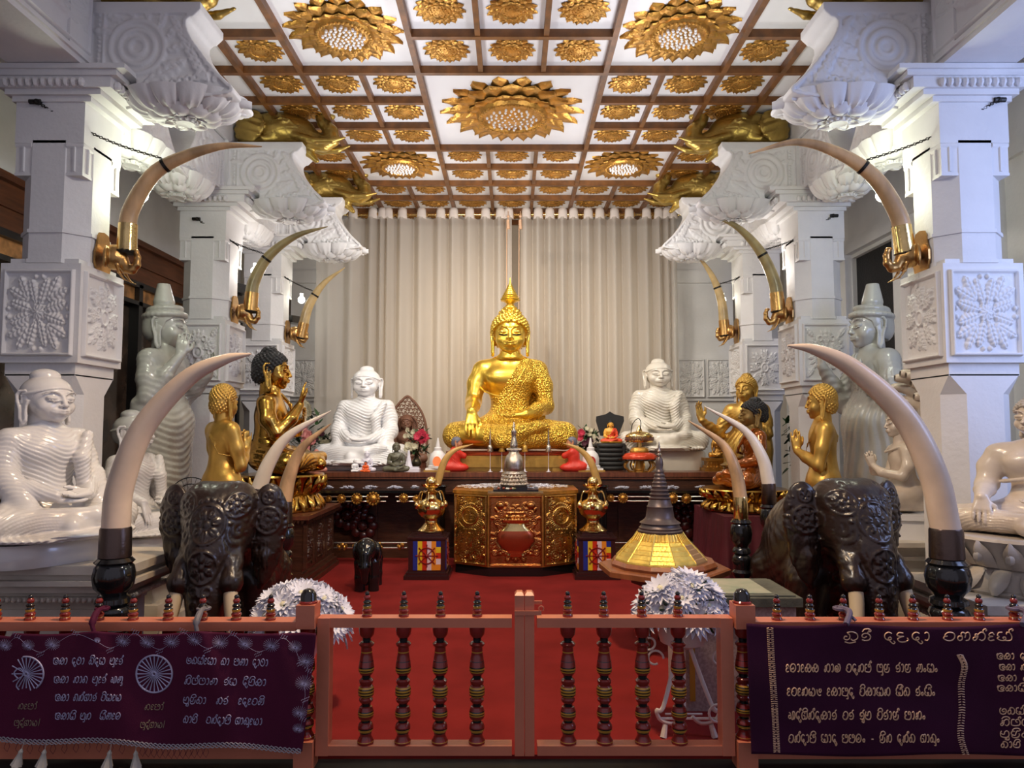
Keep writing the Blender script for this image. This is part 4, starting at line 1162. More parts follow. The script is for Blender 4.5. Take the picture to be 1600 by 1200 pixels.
# --- far right stone Buddha
p = W(1638,838,4.55); q = W(1638,618,4.55)
FR = seated('earth','one',headstyle='curl',hk={'h':.016,'ush':(.15,.15,.08)},fold=.008,lam=.030,h=.0065,lap=False,turn=R(-32))
t = statue('seated_stone_buddha', FR, {'body':M_marbC,'hair':M_stone}, (p.x,p.y,p.z), R(-40), ((q.z-p.z)*1.32,(q.z-p.z)*1.1,(q.z-p.z)), 'weathered cream stone Buddha touching the earth, cut by the right edge of the picture')
lb = W(1638,935,4.3).z
obj('lotus_throne', lotus_base(.58,.46,0,p.z+.012-lb,18), M_stone, loc=(p.x,p.y,lb), label='worn stone lotus throne under the cream stone Buddha at the right edge', cat='lotus throne')
obj('stone_pedestal', stepped(p.x+.10,p.y+.05,1.55,.98,lb,-1), M_stoneP, smooth=False, label='broad moulded stone pedestal with beaded course in the front right corner', cat='pedestal')
# ================================================================ the long altar and what stands on it
def bx(name, lo, hi, m, **k): return obj(name, MB().b2(lo,hi), m, smooth=False, **k)
AX0, AX1 = W(492,737,9.2).x, W(1141,737,9.2).x
t = empty('long_altar', (0,9.2,0), label='long dark wooden altar under the curtains carrying the white and golden Buddhas', cat='altar')
m = MB(); m.b2((AX0,-.02,ZA-.055),(AX1,1.75,ZA)); m.b2((AX0+.02,.0,ZA-.085),(AX1-.02,1.73,ZA-.055))
obj('altar_top', m, M_dark2, t, smooth=False)
m = MB(); m.b2((AX0+.04,.05,ZA-.27),(AX1-.04,1.7,ZA-.085)); m.b2((AX0+.06,.22,.12),(AX1-.06,1.6,ZA-.27)); m.b2((AX0,.12,0),(AX1,1.65,.12))
for x0,x1 in ((AX0+.08,-.95),(-.9,.9),(.95,AX1-.08)): m.b2((x0,.035,ZA-.25),(x1,.06,ZA-.10)); 
for k in range(9): m.b2((AX0+.1+k*(AX1-AX0-.2)/8-.03,.19,.12),(AX0+.1+k*(AX1-AX0-.2)/8+.03,.23,ZA-.27))
obj('cabinet', m, M_dark, t, smooth=False)
zl = W(560,766,8.93).z
m = MB(); m.b2((AX0,-.32,zl-.03),(-.86,.2,zl)); m.b2((.86,-.32,zl-.03),(AX1-.1,.2,zl))
obj('offering_ledge', m, M_black, t, smooth=False)
def crail(x0,x1,py,r=.010):
    z = W(x0,py,8.93).z; a = W(x0,py,8.93).x; b = W(x1,py,8.93).x
    return [(a,-.27,z),(b,-.27,z)], r
m = MB()
for x0,x1,py in ((503,606,776),(503,603,783.5),(618,655,776),(620,655,783.5),(950,1118,776),(950,1118,783),(522,636,848),(522,636,856),(960,1112,848)):
    pts,r = crail(x0,x1,py); m.tube(pts, r, 8)
for x in (1110,1128): 
    a = W(x,766,8.93); m.tube([(a.x,-.25,a.z),(a.x,-.25,.02)], .018, 8)
obj('steel_rail', m, M_chrome, t)
for (x,y,r) in ((514,779,5),(534,779,7),(558,779,9),(583.6,779,11),(631,778,7.5),(651,779,6),(954,778,6),(973,778,8),(1050,778,9),(1072,779,8),(1109,778,5)):
    a = W(x,y,8.9); rr = r*8.9/1140
    m = MB(); m.ball((0,0,0),(rr*.72,rr*.72,rr*.72),14,9)
    for ringk,(n,rad,sz) in enumerate(((12,.82,.22),(9,.5,.16),(5,.22,.13))):
        for k in range(n): m.ball((rad*rr*cos(2*PI*k/n), -rr*.5*(1-rad*.6)-.004, rad*rr*sin(2*PI*k/n)), rr*sz, 6, 4)
    o = obj('gilded_knob', m, M_goldR, t); o.location = (a.x,-.30,a.z)
m = MB()
for x0,x1 in ((528,545),(552,600),(622,634)):
    for k in range(int((x1-x0)/2.6)):
        a = W(x0+k*2.6, 853+3*sin(k*1.9), 8.9); m.ball((a.x,-.30,a.z), (.018,.02,.022+.01*abs(sin(k*1.3))), 6, 4)
obj('gilded_vine', m, M_goldD, t)
def carved_flower(px,py,r,tilt=0):
    m = MB()
    for k in range(8):
        a = 2*PI*k/8; m.ball((.62*r*cos(a),-.02,.62*r*sin(a)), (.34*r,.05,.34*r), 10, 7)
    m.ball((0,-.05,0),(.32*r,.05,.32*r),12,8)
    for k in range(10): m.ball((.2*r*cos(k*.63),-.09,.2*r*sin(k*.63)),.05*r,6,4)
    o = obj('carved_flower', m, mat('oxblood_wood', (.055,.010,.010), .25, coat=.5), t); a = W(px,py,9.3); o.location = (a.x,.17,a.z)
carved_flower(541,805,.22); carved_flower(566,822,.20); carved_flower(560,790,.16); carved_flower(1090,822,.22); carved_flower(1112,800,.17); carved_flower(1070,800,.15)
# white blossom offerings on the ledge
def blossoms(n, sx, sy, sz, r=.014, seed=1):
    g = np.random.default_rng(seed); m = MB()
    for k in range(n):
        x,y = g.uniform(-1,1,2); 
        if x*x+y*y > 1: x,y = x*.6,y*.6
        z = sz*(1-(x*x+y*y)*.6)*g.uniform(.3,1)
        a = g.random()*6
        for q in range(5): m.petal((x*sx,y*sy,z+.002), a+q*1.257, r*1.5, r*1.1, rise=.5, cup=.2, normal=1, n=(3,3))
    return m
side_ = {0:'left'}
for k,px in enumerate((511,543,579,617,648)):
    a = W(px,766,8.97); obj('blossom_heap', blossoms(34,.085 if k<4 else .04,.05,.045,.016,k), M_whiteF, loc=(a.x,a.y,zl), label=f'{ordw[k]} heap of white blossoms from the left end of the black altar ledge', cat='flower offering', group='blossom heaps')
for k,px in enumerate((944,972,1011,1050,1097)):
    a = W(px,766,8.97); obj('blossom_heap', blossoms(34,.085 if k else .03,.05,.045,.016,k+9), M_whiteF, loc=(a.x,a.y,zl), label=f'{ordw[4-k]} heap of white blossoms from the right end of the black altar ledge', cat='flower offering', group='blossom heaps')
# ================================================================ gilded altar in the middle
YF = 8.12
zt = W(806,768,YF).z; zb = W(806,893,YF).z
t = empty('gilded_altar', (0.04,YF,0), label='gilded relief altar chest with sun, pot and moon panels in the centre', cat='altar')
hw, hx, dd = .305, .70, .26
body = [(-hw,.02),(hw,.02),(hx,dd),(hx,.95),(-hx,.95),(-hx,dd)]
m = MB(); m.prism(body, .0, .10, 'z', 0); m.v = [(a*.97,b,c) for a,b,c in m.v]
m.prism(body, .10, zt-.01, 'z', 1); m.prism([(a*1.02,b-.01 if b < .5 else b) for a,b in body], zt-.035, zt, 'z', 1)
obj('chest', m, [M_black, M_goldD], t, smooth=False)
def scrolls(H,U,V,seed,n=26,keep=None):
    g = np.random.default_rng(seed)
    for k in range(n):
        cx,cy = g.uniform(-.85,.0), g.uniform(-.95,.95)
        if keep and keep(cx,cy): continue
        a = g.uniform(0,6.3); r = g.uniform(.07,.14)
        for s in (-1,1):
            H = ring(H,U,V,s*cx,cy,r,.03,.8); H = ring(H,U,V,s*cx,cy,r*.45,.03,.8)
            ang = a if s > 0 else PI-a
            H = stamp(H,U,V,s*cx+r*cos(ang)*1.0,cy+r*sin(ang),ang+.9*s,.30,.07,4,.9); H = stamp(H,U,V,s*cx-r*cos(ang),cy-r*sin(ang),ang+2.6*s,.26,.06,4,.9)
    return H
def patSun(moon):
    def fn(U,V0):
        V = V0*2.0; Vs = V-.85
        H = scrolls(np.zeros_like(U),U,V,5,34,lambda x,y: False)
        H = scrolls(H,U,V0,8,20); d = np.hypot(U,Vs)
        H = np.where(d < .82, .15, H)
        a = np.arctan2(Vs,U)
        H = np.where((d > .56) & (d < .80), .35+.45*np.abs(np.sin(a*18)), H); H = ring(H,U,Vs,0,0,.52,.05,1.1)
        H = np.where(d < .48, .5+.4*np.sqrt(np.clip(1-(d/.48)**2,0,1)), H)
        if moon: H = np.where((d < .48) & (np.hypot(U-.22,Vs-.05) < .36), .25, H)
        for s in (-1,1): H = np.where((np.hypot((U-s*.17)/.11,(Vs-.10)/.05) < 1), .55, H)
        H = np.where((np.abs(U) < .05) & (np.abs(Vs+.02) < .16), 1.15, H); H = np.where(np.hypot(U/.15,(Vs+.26)/.04) < 1, 1.1, H)
        H = stamp(H,U,V,0,-1.15,PI/2,.95,.16,1,1.2)
        for s in (-1,1):
            for k in range(4): H = stamp(H,U,V,s*.12,-1.2,PI/2-s*(.5+.35*k),.75-.08*k,.10,5,1.)
            H = ring(H,U,V,s*.42,-1.55,.26,.05,1.); H = ring(H,U,V,s*.42,-1.55,.12,.05,1.)
        return H
    return fn
def patPot(U,V0):
    V = V0*1.38
    H = scrolls(np.zeros_like(U),U,V,21,46)
    for s in (-1,1): H = disc(H,U,V,s*.62,1.05,.17,1.3)
    for k in range(7): 
        for q in range(3): H = disc(H,U,V,(k-3)*.13*(1-.12*q),.45+.15*q,.075,1.2)
    d = np.hypot(U/.78,(V+.35)/.55); H = np.where(d < 1, .25, H); 
    for s in (-1,1): H = stamp(H,U,V,s*.02,-1.12,PI/2-s*1.1,.8,.1,5)
    return H
for nm,fn,px0,px1,loc,rz in (('sun_panel',patSun(False),0,0,(-(hw+hx)/2,(.02+dd)/2-.006,0),math.atan2(dd-.02,-(hx-hw))+PI),('moon_panel',patSun(True),0,0,((hw+hx)/2,(.02+dd)/2-.006,0),math.atan2(dd-.02,hx-hw))):
    P,F = relief(fn, math.hypot(hx-hw,dd-.02)*.95, zt-.16, .022, 84, .08)
    o = npobj(nm, P, F, mat('gilded_repousse', (.48,.27,.07), .22, .95, bump=.3, bscale=80, var=.25, vscale=9), t, loc=(loc[0],loc[1],.115+(zt-.16)/2), rz=rz)
P,F = relief(patPot, hw*1.92, zt-.16, .022, 110, .07)
cp = npobj('pot_panel', P, F, mat('copper_repousse', (.46,.19,.06), .22, .95, bump=.3, bscale=80, var=.3, vscale=7), t, loc=(0,.012,.115+(zt-.16)/2))
zc = .115+(zt-.16)/2
m = MB(); m.lathe([(.07,-.30),(.10,-.285),(.085,-.26),(.10,-.24,1),(.16,-.20,1),(.205,-.13,1),(.20,-.06,1),(.17,-.02),(.11,.03),(.10,.06),(.155,.075),(.16,.10),(.01,.10)], 32, sy=.25)
m.m = [1 if -.25 < 0 and q == 1 else q for q in m.m]
o = obj('relief_pot', m, [M_brass, M_copper], t, loc=(0,-.0,zc+.02))
bx('mirror_edge', (-hw,-.012,zt-.02),(hw,.02,zt+.008), M_brass).parent = t
obj('petal_bed', blossoms(420,.66,.34,.035,.016,77), M_whiteF, loc=(.03,YF+.52,zt), kind='stuff', label='bed of small white petals spread over the top of the gilded altar', cat='flower petals')
o = None
# silver stupa on the altar
s0 = W(803,757,YF+.22); s1 = W(803,659,YF+.22); Hh = s1.z-zt-.045
def ringed(r0,r1,z0,z1,n): return [q for k in range(n) for q in ((r0+(r1-r0)*k/n*1.,z0+(z1-z0)*k/n),(( r0+(r1-r0)*(k+.5)/n)*1.10,z0+(z1-z0)*(k+.5)/n))]
t = empty('silver_stupa', (s0.x,YF+.22,zt+.045), label='ornate silver reliquary stupa on the gilded altar', cat='stupa')
M_silv = mat('old_silver', (.50,.44,.38), .22, .95, bump=.4, bscale=90, var=.2, vscale=20)
m = MB(); m.lathe(ringed(.145,.125,0,.16,4)+[(.11,.17),(.118,.20),(.112,.28),(.09,.34),(.06,.37),(.055,.39),(.075,.40),(.07,.43),(.04,.44)]+ringed(.045,.02,.45,.58,5)+[(.03,.59),(.032,.62),(.015,.64),(.012,.66),(.02,.67),(.004,Hh)], 28, wob=lambda a,z: .03*cos(a*14)*(z<.18))
obj('body', m, M_silv, t)
m = MB()
for k in range(22):
    for q,(r,z) in enumerate(((.15,.03),(.142,.075),(.134,.12),(.078,.415))): m.ball((r*cos(k*.2856+q*.14), r*sin(k*.2856+q*.14), z), .010, 5, 4)
obj('pearls', m, M_ivoryW, t)
t = empty('offering_tray', (s0.x-.03,YF+.10,zt+.0), label='dark offering tray with small stones below the silver stupa', cat='tray')
bx('tray', (-.20,-.12,.0),(.30,.30,.02), M_black).parent = t
bx('stupa_plinth', (-.12,-.02,.02),(.18,.28,.045), M_black).parent = t
g = np.random.default_rng(4)
for k in range(12):
    x,y = g.uniform(-.18,.04), g.uniform(-.10,.0)
    obj('stone', MB().ball((x,y,.03),(.018,.014,.011),7,5), [mat('rust_stone',(.25,.05,.02),.4),mat('green_stone',(.12,.13,.05),.4),M_ivoryW][k%3], t)
a = W(789,755,YF+.05); obj('white_ball_offering', MB().ball((0,0,.035),(.05,.05,.035),16,10), M_ivoryW, loc=(a.x+.005,YF+.24,zt+.02), label='pale dome-shaped offering beside the silver stupa on the tray', cat='offering')
# ================================================================ flag boxes with brass pots
yb = G(664,905,0).y
FL = [mat('flag_blue',(.015,.03,.25),.3), mat('flag_yellow',(.72,.50,.02),.3), mat('flag_red',(.55,.03,.01),.3), mat('flag_white',(.70,.55,.60),.3), mat('flag_orange',(.75,.25,.02),.3)]
M_whl = mat('wheel_red',(.22,.012,.01),.35)
def flagbox(px, lab, side):
    w,h = .40,.445; x = (px-800)*(yb+.02)/1140
    t = empty('flag_box', (x,yb+.20,0), label=lab, cat='box')
    m = MB(); m.box((0,0,.02),(w+.09,w+.09,.04)); m.box((0,0,.055),(w+.05,w+.05,.03)); m.box((0,0,.25),(w,w,.37)); m.box((0,0,h-.01),(w+.03,w+.03,.02)); m.box((side*-.02,0,h+.03),(w*.66,w*.66,.03)); m.box((side*-.02,0,h+.01),(w*.8,w*.8,.02))
    obj('case', m, mat('maroon_wood',(.035,.010,.010),.3,coat=.3), t, smooth=False)
    for rz in (0, R(90) if side < 0 else R(-90)):
        m = MB(); W_ = .30; x0 = -W_/2; sw = W_/6
        for k,c in enumerate((0,1,2,3,4)): m.b2((x0+k*sw,-.206,.095),(x0+(k+1)*sw,-.200,.405),c)
        for k,c in enumerate((0,1,2,3,4)): m.b2((x0+5*sw,-.206,.405-.062*(k+1)),(x0+6*sw,-.200,.405-.062*k),c)
        o = obj('flag_panel', m, FL, t, smooth=False, rz=rz)
        m = MB(); cz = .25
        m.tube([(.085*cos(a),-.211,cz+.085*sin(a)) for a in np.linspace(0,2*PI,25)], .007, 6, cap=False)
        for k in range(8): a = PI/4*k; m.tube([(0,-.211,cz),(.115*cos(a),-.211,cz+.115*sin(a))], .005, 5); m.ball((.115*cos(a),-.211,cz+.115*sin(a)),.009,6,4)
        m.ball((0,-.211,cz),.02,8,5)
        obj('wheel_emblem', m, M_whl, o)
    return t, x
def brasspot(x, y, z, lab):
    t = empty('brass_pot', (x,y,z), label=lab, cat='pot')
    m = MB(); m.lathe([(.150,0),(.155,.012),(.12,.035),(.085,.075),(.068,.09),(.072,.10),(.068,.11),(.075,.135),(.115,.16),(.150,.20),(.162,.25),(.150,.295),(.11,.33),(.07,.35),(.058,.37),(.056,.40),(.075,.415),(.10,.43),(.06,.44),(.04,.45),(.05,.47),(.01,.47)], 36)
    obj('vessel', m, M_brass, t)
    m = MB()
    for k in range(8): m.petal((.03*cos(k*.785),.03*sin(k*.785),.455), k*.785, .08, .06, rise=.5, cup=.4, normal=1, n=(5,5))
    obj('leaf_collar', m, M_brass, t)
    obj('ball_lid', MB().ball((0,0,.535),.062,18,12), M_brass, t)
    for k in range(6):
        a = k*PI/3+.4; ca,sa = cos(a),sin(a)
        m = MB(); m.tube(spline([(.07*ca,.07*sa,.42),(.12*ca,.12*sa,.43),(.15*ca,.15*sa,.36),(.155*ca,.155*sa,.32)],4), .008, 6); m.ball((.165*ca,.165*sa,.285),(.03,.03,.042),8,6)
        obj('hanging_bud', m, M_brass, t)
    return t
for px,side,nm in ((669,-1,'left'),(931,1,'right')):
    t,x = flagbox(px, f'dark box with a Buddhist flag tile and wheel, {nm} of the gilded altar', side)
    z = .492
    brasspot(x-side*.02, yb+.20, z, f'tall brass pot of plenty on the flag box {nm} of the gilded altar')
# ================================================================ carved table at the left, maroon table at the right
t = empty('carved_table', (-2.75,8.2,0), label='carved dark wooden table with scalloped edge under the lotus throne at the left', cat='table')
x0,x1,y0,y1 = -.29,.68,-.70,.70
m = MB(); m.b2((x0,y0,.69),(x1,y1,.73)); obj('table_top', m, M_dark2, t, smooth=False)
m = MB(); m.b2((x0+.08,y0+.08,.10),(x1-.08,y1-.08,.69))
for e,z in ((.07,.0),(.05,.05),(.02,.09)): m.b2((x0+.08-e,y0+.08-e,z),(x1-.08+e,y1-.08+e,z+.05))
for k in range(3):
    m.b2((x1-.085,y0+.14+k*.43,.18),(x1-.065,y0+.18+k*.43,.64)); m.b2((x1-.085,y0+.42+k*.43,.18),(x1-.065,y0+.46+k*.43,.64))
    m.b2((x0+.14+k*.38,y0+.06,.18),(x0+.18+k*.38,y0+.085,.64))
obj('cabinet', m, M_dark, t, smooth=False)
m = MB()
for k in range(32): y = y0+.02+k*.043; m.prism([(y,.69),(y+.043,.69),(y+.0215,.645)], x1-.03, x1-.012, 'x')
for k in range(21): x = x0+.02+k*.043; m.prism([(x,.69),(x+.043,.69),(x+.0215,.645)], y0+.012, y0+.03, 'y')
obj('scalloped_apron', m, M_dark, t, smooth=False)
for k in range(3):
    P,F = relief(patB, .24, .40, .03, 46, .06); npobj('carved_panel', P, F, M_dark, t, loc=(x1-.078,y0+.30+k*.43,.41), rz=R(90))
m = MB(); 
def drape(u,v):
    L = []
    s_ = u*2.02
    if s_ < .80: x,y,nx,ny = -.18+s_, -.62, 0,-1
    else: x,y,nx,ny = .62, -.62+(s_-.80), 1,0
    w_ = .018*sin(s_*34)+.012*sin(s_*57+1)
    o_ = w_*(1-v)*1.2+.05*(1-v)
    return (-(x+nx*o_), y+ny*o_, .012+.70*v)
m.grid(drape, 150, 10); m.b2((-.62,-.62,.69),(.22,.62,.722))
M_maroon = mat('maroon_cloth', (.085,.006,.014), .7, var=.15, vscale=4)
t = empty('cloth_table', (2.79,8.15,0), label='table hidden under a pleated maroon cloth at the right of the altar', cat='table')
obj('table_cloth', m, M_maroon, t); bx('table_body', (-.58,-.58,.0),(.20,.58,.70), M_dark).parent = t
# ================================================================ stupa model on its octagonal table
zt = .60; cx = W(1037,870,5.5).x
t = empty('octagonal_table', (cx,5.52,0), label='wide octagonal wooden table on dark legs holding the model stupa', cat='table')
m = MB(); M_tt = mat('teak_top', (.28,.095,.035), .35, var=.2, vscale=6, stretch=(4,1,1), coat=.2)
m.lathe([(.45,zt-.05),(.485,zt-.045),(.485,zt-.01),(.47,zt),(.01,zt)], 8, rot=PI/8+.1, mi=0)
m.lathe([(.385,zt),(.395,zt+.02),(.375,zt+.045),(.01,zt+.045)], 12, rot=.1, mi=0)
obj('table_top', m, M_tt, t, smooth=False)
for x,y in ((-.17,-.22),(.15,-.2),(.02,.22),(-.12,.2)):
    obj('leg', MB().tube([(x*.8,y*.8,zt-.05),(x,y,.0)], [.03,.024], 8), M_dark, t)
obj('skirt', MB().lathe([(.24,zt-.13),(.24,zt-.05),(.01,zt-.05)],8), M_dark, t, smooth=False)
t = empty('model_stupa', (cx-.02,5.52,zt+.046), label='model stupa with pewter spire above terraces of gilded panels', cat='stupa')
m = MB(); M_gp = mat('gilt_panel', (.80,.56,.12), .35, .7, bump=.3, bscale=60, var=.2, vscale=12); M_pw = mat('pewter', (.10,.075,.075), .4, .4, bump=.1); M_rw = mat('raw_panel', (.33,.20,.10), .5)
N8 = 12; seg = []
r0,z0 = .345,0.
prof = [(.345,.0),(.34,.012)]
for k in range(4): prof += [(.325-.030*k,.03+.030*k),(.315-.030*k,.034+.030*k)]
prof += [(.205,.145),(.19,.15),(.165,.20)]
m.lathe(prof+[(.01,.20)], N8, rot=.1, mi=0)
m.m = [ (1 if (i % N8) in (10,11,0) and i < N8*9 else 0) for i in range(len(m.m))]
obj('gilded_terraces', m, [M_gp, M_rw], t, smooth=False)
m = MB()
for k in range(N8):
    a = 2*PI*k/N8+.1; m.tube([(.338*cos(a),.338*sin(a),.01),(.205*cos(a),.205*sin(a),.148),(.17*cos(a),.17*sin(a),.2)], .006, 5)
    for q in (.25,.5,.75):
        a2 = a+2*PI/N8*q; f_ = cos(PI/N8)/cos(2*PI/N8*(q-.5)); m.tube([(.205*f_*cos(a2),.205*f_*sin(a2),.147),(.172*f_*cos(a2),.172*f_*sin(a2),.198)], .004, 4)
obj('ribs', m, M_gp, t)
m = MB(); prof = [(.165,.198),(.168,.212),(.155,.222),(.158,.232),(.143,.245),(.140,.262),(.152,.268),(.12,.29),(.105,.31),(.10,.345),(.094,.38),(.098,.388),(.09,.395),(.080,.43)]
for k in range(8): z = .44+.028*k; r = .076-.0062*k; prof += [(r,z),(r*1.1,z+.012),(r*.92,z+.02)]
prof += [(.024,.67),(.030,.70),(.026,.74),(.012,.76)]
m.lathe(prof, 32); obj('bell_and_spire', m, M_pw, t)
obj('finial', MB().lathe([(.016,.755),(.02,.775),(.008,.785),(.014,.80),(.006,.815),(.010,.83),(.002,.87)], 12), M_silv, t)
# ================================================================ tusks
TUSK_N = 0
def tusk(mb, pts, r0, Y, n=18, taper=1.0):
    P = spline([tuple(W(x,y,Y)) for x,y in pts], 8)
    L = len(P); rad = [r0*max(.03,(1-(i/(L-1))**2.0*.93)) for i in range(L)]
    mb.tube(P, rad, n); return P
def put(root, names):
    pass
def tusk_thing(name, pts, r0, Y, m, lab, dy=0, group=None):
    mb = MB(); P = tusk(mb, pts, r0, Y)
    base = Vector(P[0]); mb.v = [(a-base.x,b-base.y,c-base.z) for a,b,c in mb.v]
    t = empty(name, base, label=lab, cat='elephant tusk', group=group)
    obj('ivory', mb, m, t)
    return t, base, P
# brass-headed wall mounts
Em = SDF((-.05,-.22,-.30),(.42,.22,.30), .0065)
Em.ell((.07,0,.02),(.10,.11,.13)); Em.ell((.10,.0,.085),(.07,.075,.055),.02); Em.ell((.05,.12,.0),(.025,.075,.12),.015,rot=(.3,0,-.4)); Em.ell((.05,-.12,.0),(.025,.075,.12),.015,rot=(-.3,0,.4))
Em.chain([(.14,0,.0),(.19,0,-.10),(.24,0,-.115),(.285,0,-.06),(.29,0,.02),(.275,0,.075),(.245,0,.085)],[.06,.045,.040,.034,.028,.022,.016],.02)
for s in (-1,1): Em.ell((.13,s*.055,.05),(.018,.014,.014),.004); Em.chain([(.12,s*.05,-.07),(.15,s*.065,-.15),(.20,s*.06,-.22),(.26,s*.055,-.25)],[.018,.014,.010,.004],.01)
EMH = Em.mesh(1)
plate = MB(); pl = [(0,.27),(.07,.255),(.10,.19),(.115,.10),(.14,.05),(.14,-.05),(.115,-.12),(.10,-.2),(.07,-.26),(0,-.28)]
pl = pl+[(-a,b) for a,b in pl[::-1][1:-1]]
plate.prism(pl, -.055, -.035, 'x'); plate.b2((-.05,-.06,.22),(-.09,-.03,.235)); plate.b2((-.05,-.05,-.22),(-.09,.05,-.2))
walls_t = [(-1,[(199,375),(204,330),(240,272),(292,243),(350,228),(409,229)],.064,M_ivoryB,5.42,(168,405),'huge brown tusk curving from the first pillar on the left','first left'),
 (1,[(1412,378),(1403,335),(1367,278),(1312,240),(1245,222),(1170,240)],.066,M_ivoryB,5.42,(1455,402),'huge brown tusk curving from the first pillar on the right','first right'),
 (-1,[(392,474),(397,440),(420,400),(462,369),(512,354)],.070,M_ivoryO,8.04,(372,490),'olive yellow tusk on the second pillar on the left','second left'),
 (1,[(1215,474),(1210,440),(1188,393),(1152,355),(1108,335)],.070,M_ivoryO,8.04,(1236,492),'olive yellow tusk on the second pillar on the right','second right'),
 (-1,[(472,518),(482,480),(505,444),(539,418)],.068,M_ivoryY,9.95,(453,523),'cream tusk on the third pillar on the left','third left'),
 (1,[(1132,514),(1127,470),(1112,430),(1084,391)],.066,M_ivoryY,9.95,(1157,520),'cream tusk on the third pillar on the right','third right')]
for s,pts,r0,mm,Y,(ex,ey),lab,pn in walls_t:
    e = W(ex,ey,Y)
    # the brass elephant head is bolted to the pillar face
    t = empty('elephant_head_bracket', (s*3.045,Y,e.z), label=f'bronze elephant head bracket bolted to the {pn.split()[0]} pillar on the {pn.split()[1]}', cat='wall bracket', group='bronze elephant head brackets')
    t.scale = (.78,.78,.74)
    npobj('elephant_head', *xf(EMH,(0,0,0),(-s,1,1) ,0) if s < 0 else xf(EMH,(0,0,0),1,0,mirror=True), M_bronze, t)
    pm = MB(); pm.v = [(-s*a,b,c) for a,b,c in plate.v]; pm.f = [f if s < 0 else f[::-1] for f in plate.f]; pm.m = plate.m
    obj('mount_plate', pm, M_bronze, t, smooth=False)
    tt,base,P = tusk_thing('hanging_tusk', pts, r0, Y, mm, lab+'', group=None)
    d = Vector(P[0])-Vector(P[2]); d.normalize()
    obj('brass_socket', MB().tube([-d*.12, -d*.02, d*.06, d*.09], [r0*1.06,r0*1.08,r0*1.12,r0*1.16], 20), M_brass if Y < 6 else M_bronze, tt)
    obj('black_washer', MB().tube([d*.085, d*.105], [r0*1.25,r0*.9], 12), M_blackM, tt)
    i = int(len(P)*.48); c = Vector(P[i])-base; dd_ = (Vector(P[i+1])-Vector(P[i-1])).normalized(); rr = r0*(1-(i/(len(P)-1))**2*.93)*1.05
    obj('strap', MB().tube([c-dd_*.012, c+dd_*.012], rr+.002, 20), M_chain, tt)
    # chain back to the pillar
    anchor = Vector((s*3.14, Y-.30 if Y < 6 else Y-.29, W(0,0,1).z*0)) 
    ax,ay = {'first left':(57,159),'first right':(1560,156),'second left':(308,342),'second right':(1302,337),'third left':(404,402),'third right':(1188,410)}[pn]
    Ya = Y-.285 if Y < 9 else Y-.20
    A_ = W(ax,ay,Ya)-base; B_ = c+Vector((s*.02,0,rr))
    ch = MB(); n = int((A_-B_).length/.022)
    for q in range(n):
        u_ = q/n; pt = A_.lerp(B_,u_)+Vector((0,0,-.05*sin(PI*u_)))
        ch.tube([pt+Vector((.012*cos(a),.012*sin(a)*(q%2),.008*sin(a)*(1-q%2)+(0))) for a in np.linspace(0,2*PI,7)], .004, 4, cap=False)
    obj('chain', ch, M_chain, tt)
    m = MB(); m.tube([A_+Vector((s*.05,0,0)),A_-Vector((s*.03,0,0))],.018,8); m.ball(A_,.022,8,6); m.tube([A_+Vector((0,.0,-.01)),A_+Vector((0,.06,0))],.010,6); obj('anchor_bolt', m, M_chain, tt)
def stand(t, base, r, zfoot, m_, ringm, n=3, wide=1.):
    H = base.z-zfoot
    mb = MB(); mb.tube([(0,0,-.16),(0,0,-.155),(0,0,0.0),(0,0,.01)], [r*1.02,r*1.10,r*1.06,r*1.0], 22)
    obj('metal_collar', mb, ringm, t)
    z = -.16; prof = [(r*.9,z)]
    unit_ = [(1.1,.0),(1.35,-.02),(1.15,-.035),(1.30,-.05),(1.42,-.10),(1.30,-.16),(.95,-.19),(.85,-.205),(1.15,-.22),(1.2,-.245),(.9,-.26),(1.15,-.275),(1.25,-.30),(1.05,-.34),(1.0,-.37),(1.3,-.39),(1.2,-.41),(.95,-.43),(.95,-.47)]
    while z > -H+.22:
        for a,b in unit_:
            if z+b < -H+.16: break
            prof.append((r*a*wide,z+b))
        z -= .48
    prof += [(r*1.1,-H+.16),(r*1.5,-H+.12),(r*1.9,-H+.05),(r*2.1,-H+.02),(r*2.1,-H)]
    prof = prof[::-1]
    m = MB(); m.lathe(prof, 28, wob=lambda a,z: .03*cos(a*10)); obj('turned_stand', m, m_, t)
M_pewt = mat('tarnished_collar', (.10,.07,.06), .3, .9, bump=.2)
t,b,P = tusk_thing('standing_tusk', [(181,826),(188,760),(224,668),(292,592),(350,562),(392,553)], .076, 4.14, M_ivoryP, 'large pinkish tusk on a black turned stand in front of the left marble Buddhas')
stand(t,b,.078,0.,M_black,M_pewt)
t,b,P = tusk_thing('standing_tusk', [(1478,828),(1458,740),(1412,650),(1335,577),(1275,547),(1231,540)], .079, 4.14, M_ivoryP, 'large pinkish tusk on a black turned stand at the right')
stand(t,b,.082,0.,M_black,M_pewt)
t,b,P = tusk_thing('standing_tusk', [(404,765),(421,722),(452,680),(517,642)], .060, 5.85, M_ivoryW, 'pale cream tusk rising behind the left wooden elephant, the upper of two')
stand(t,b,.060,0.,M_black,M_pewt)
t,b,P = tusk_thing('standing_tusk', [(444,785),(452,745),(472,700),(517,662)], .058, 5.7, mat('veined_ivory',(.50,.32,.17),.4,var=.35,vscale=9,stretch=(1,1,.4),coat=.1), 'browner veined tusk rising behind the left wooden elephant, the lower of two')
stand(t,b,.058,0.,M_black,M_pewt)
t,b,P = tusk_thing('standing_tusk', [(1201,757),(1191,715),(1163,672),(1101,635)], .052, 5.95, M_ivoryW, 'slim white tusk rising in front of the amber robed Buddha')
stand(t,b,.052,0.,M_black,M_pewt)
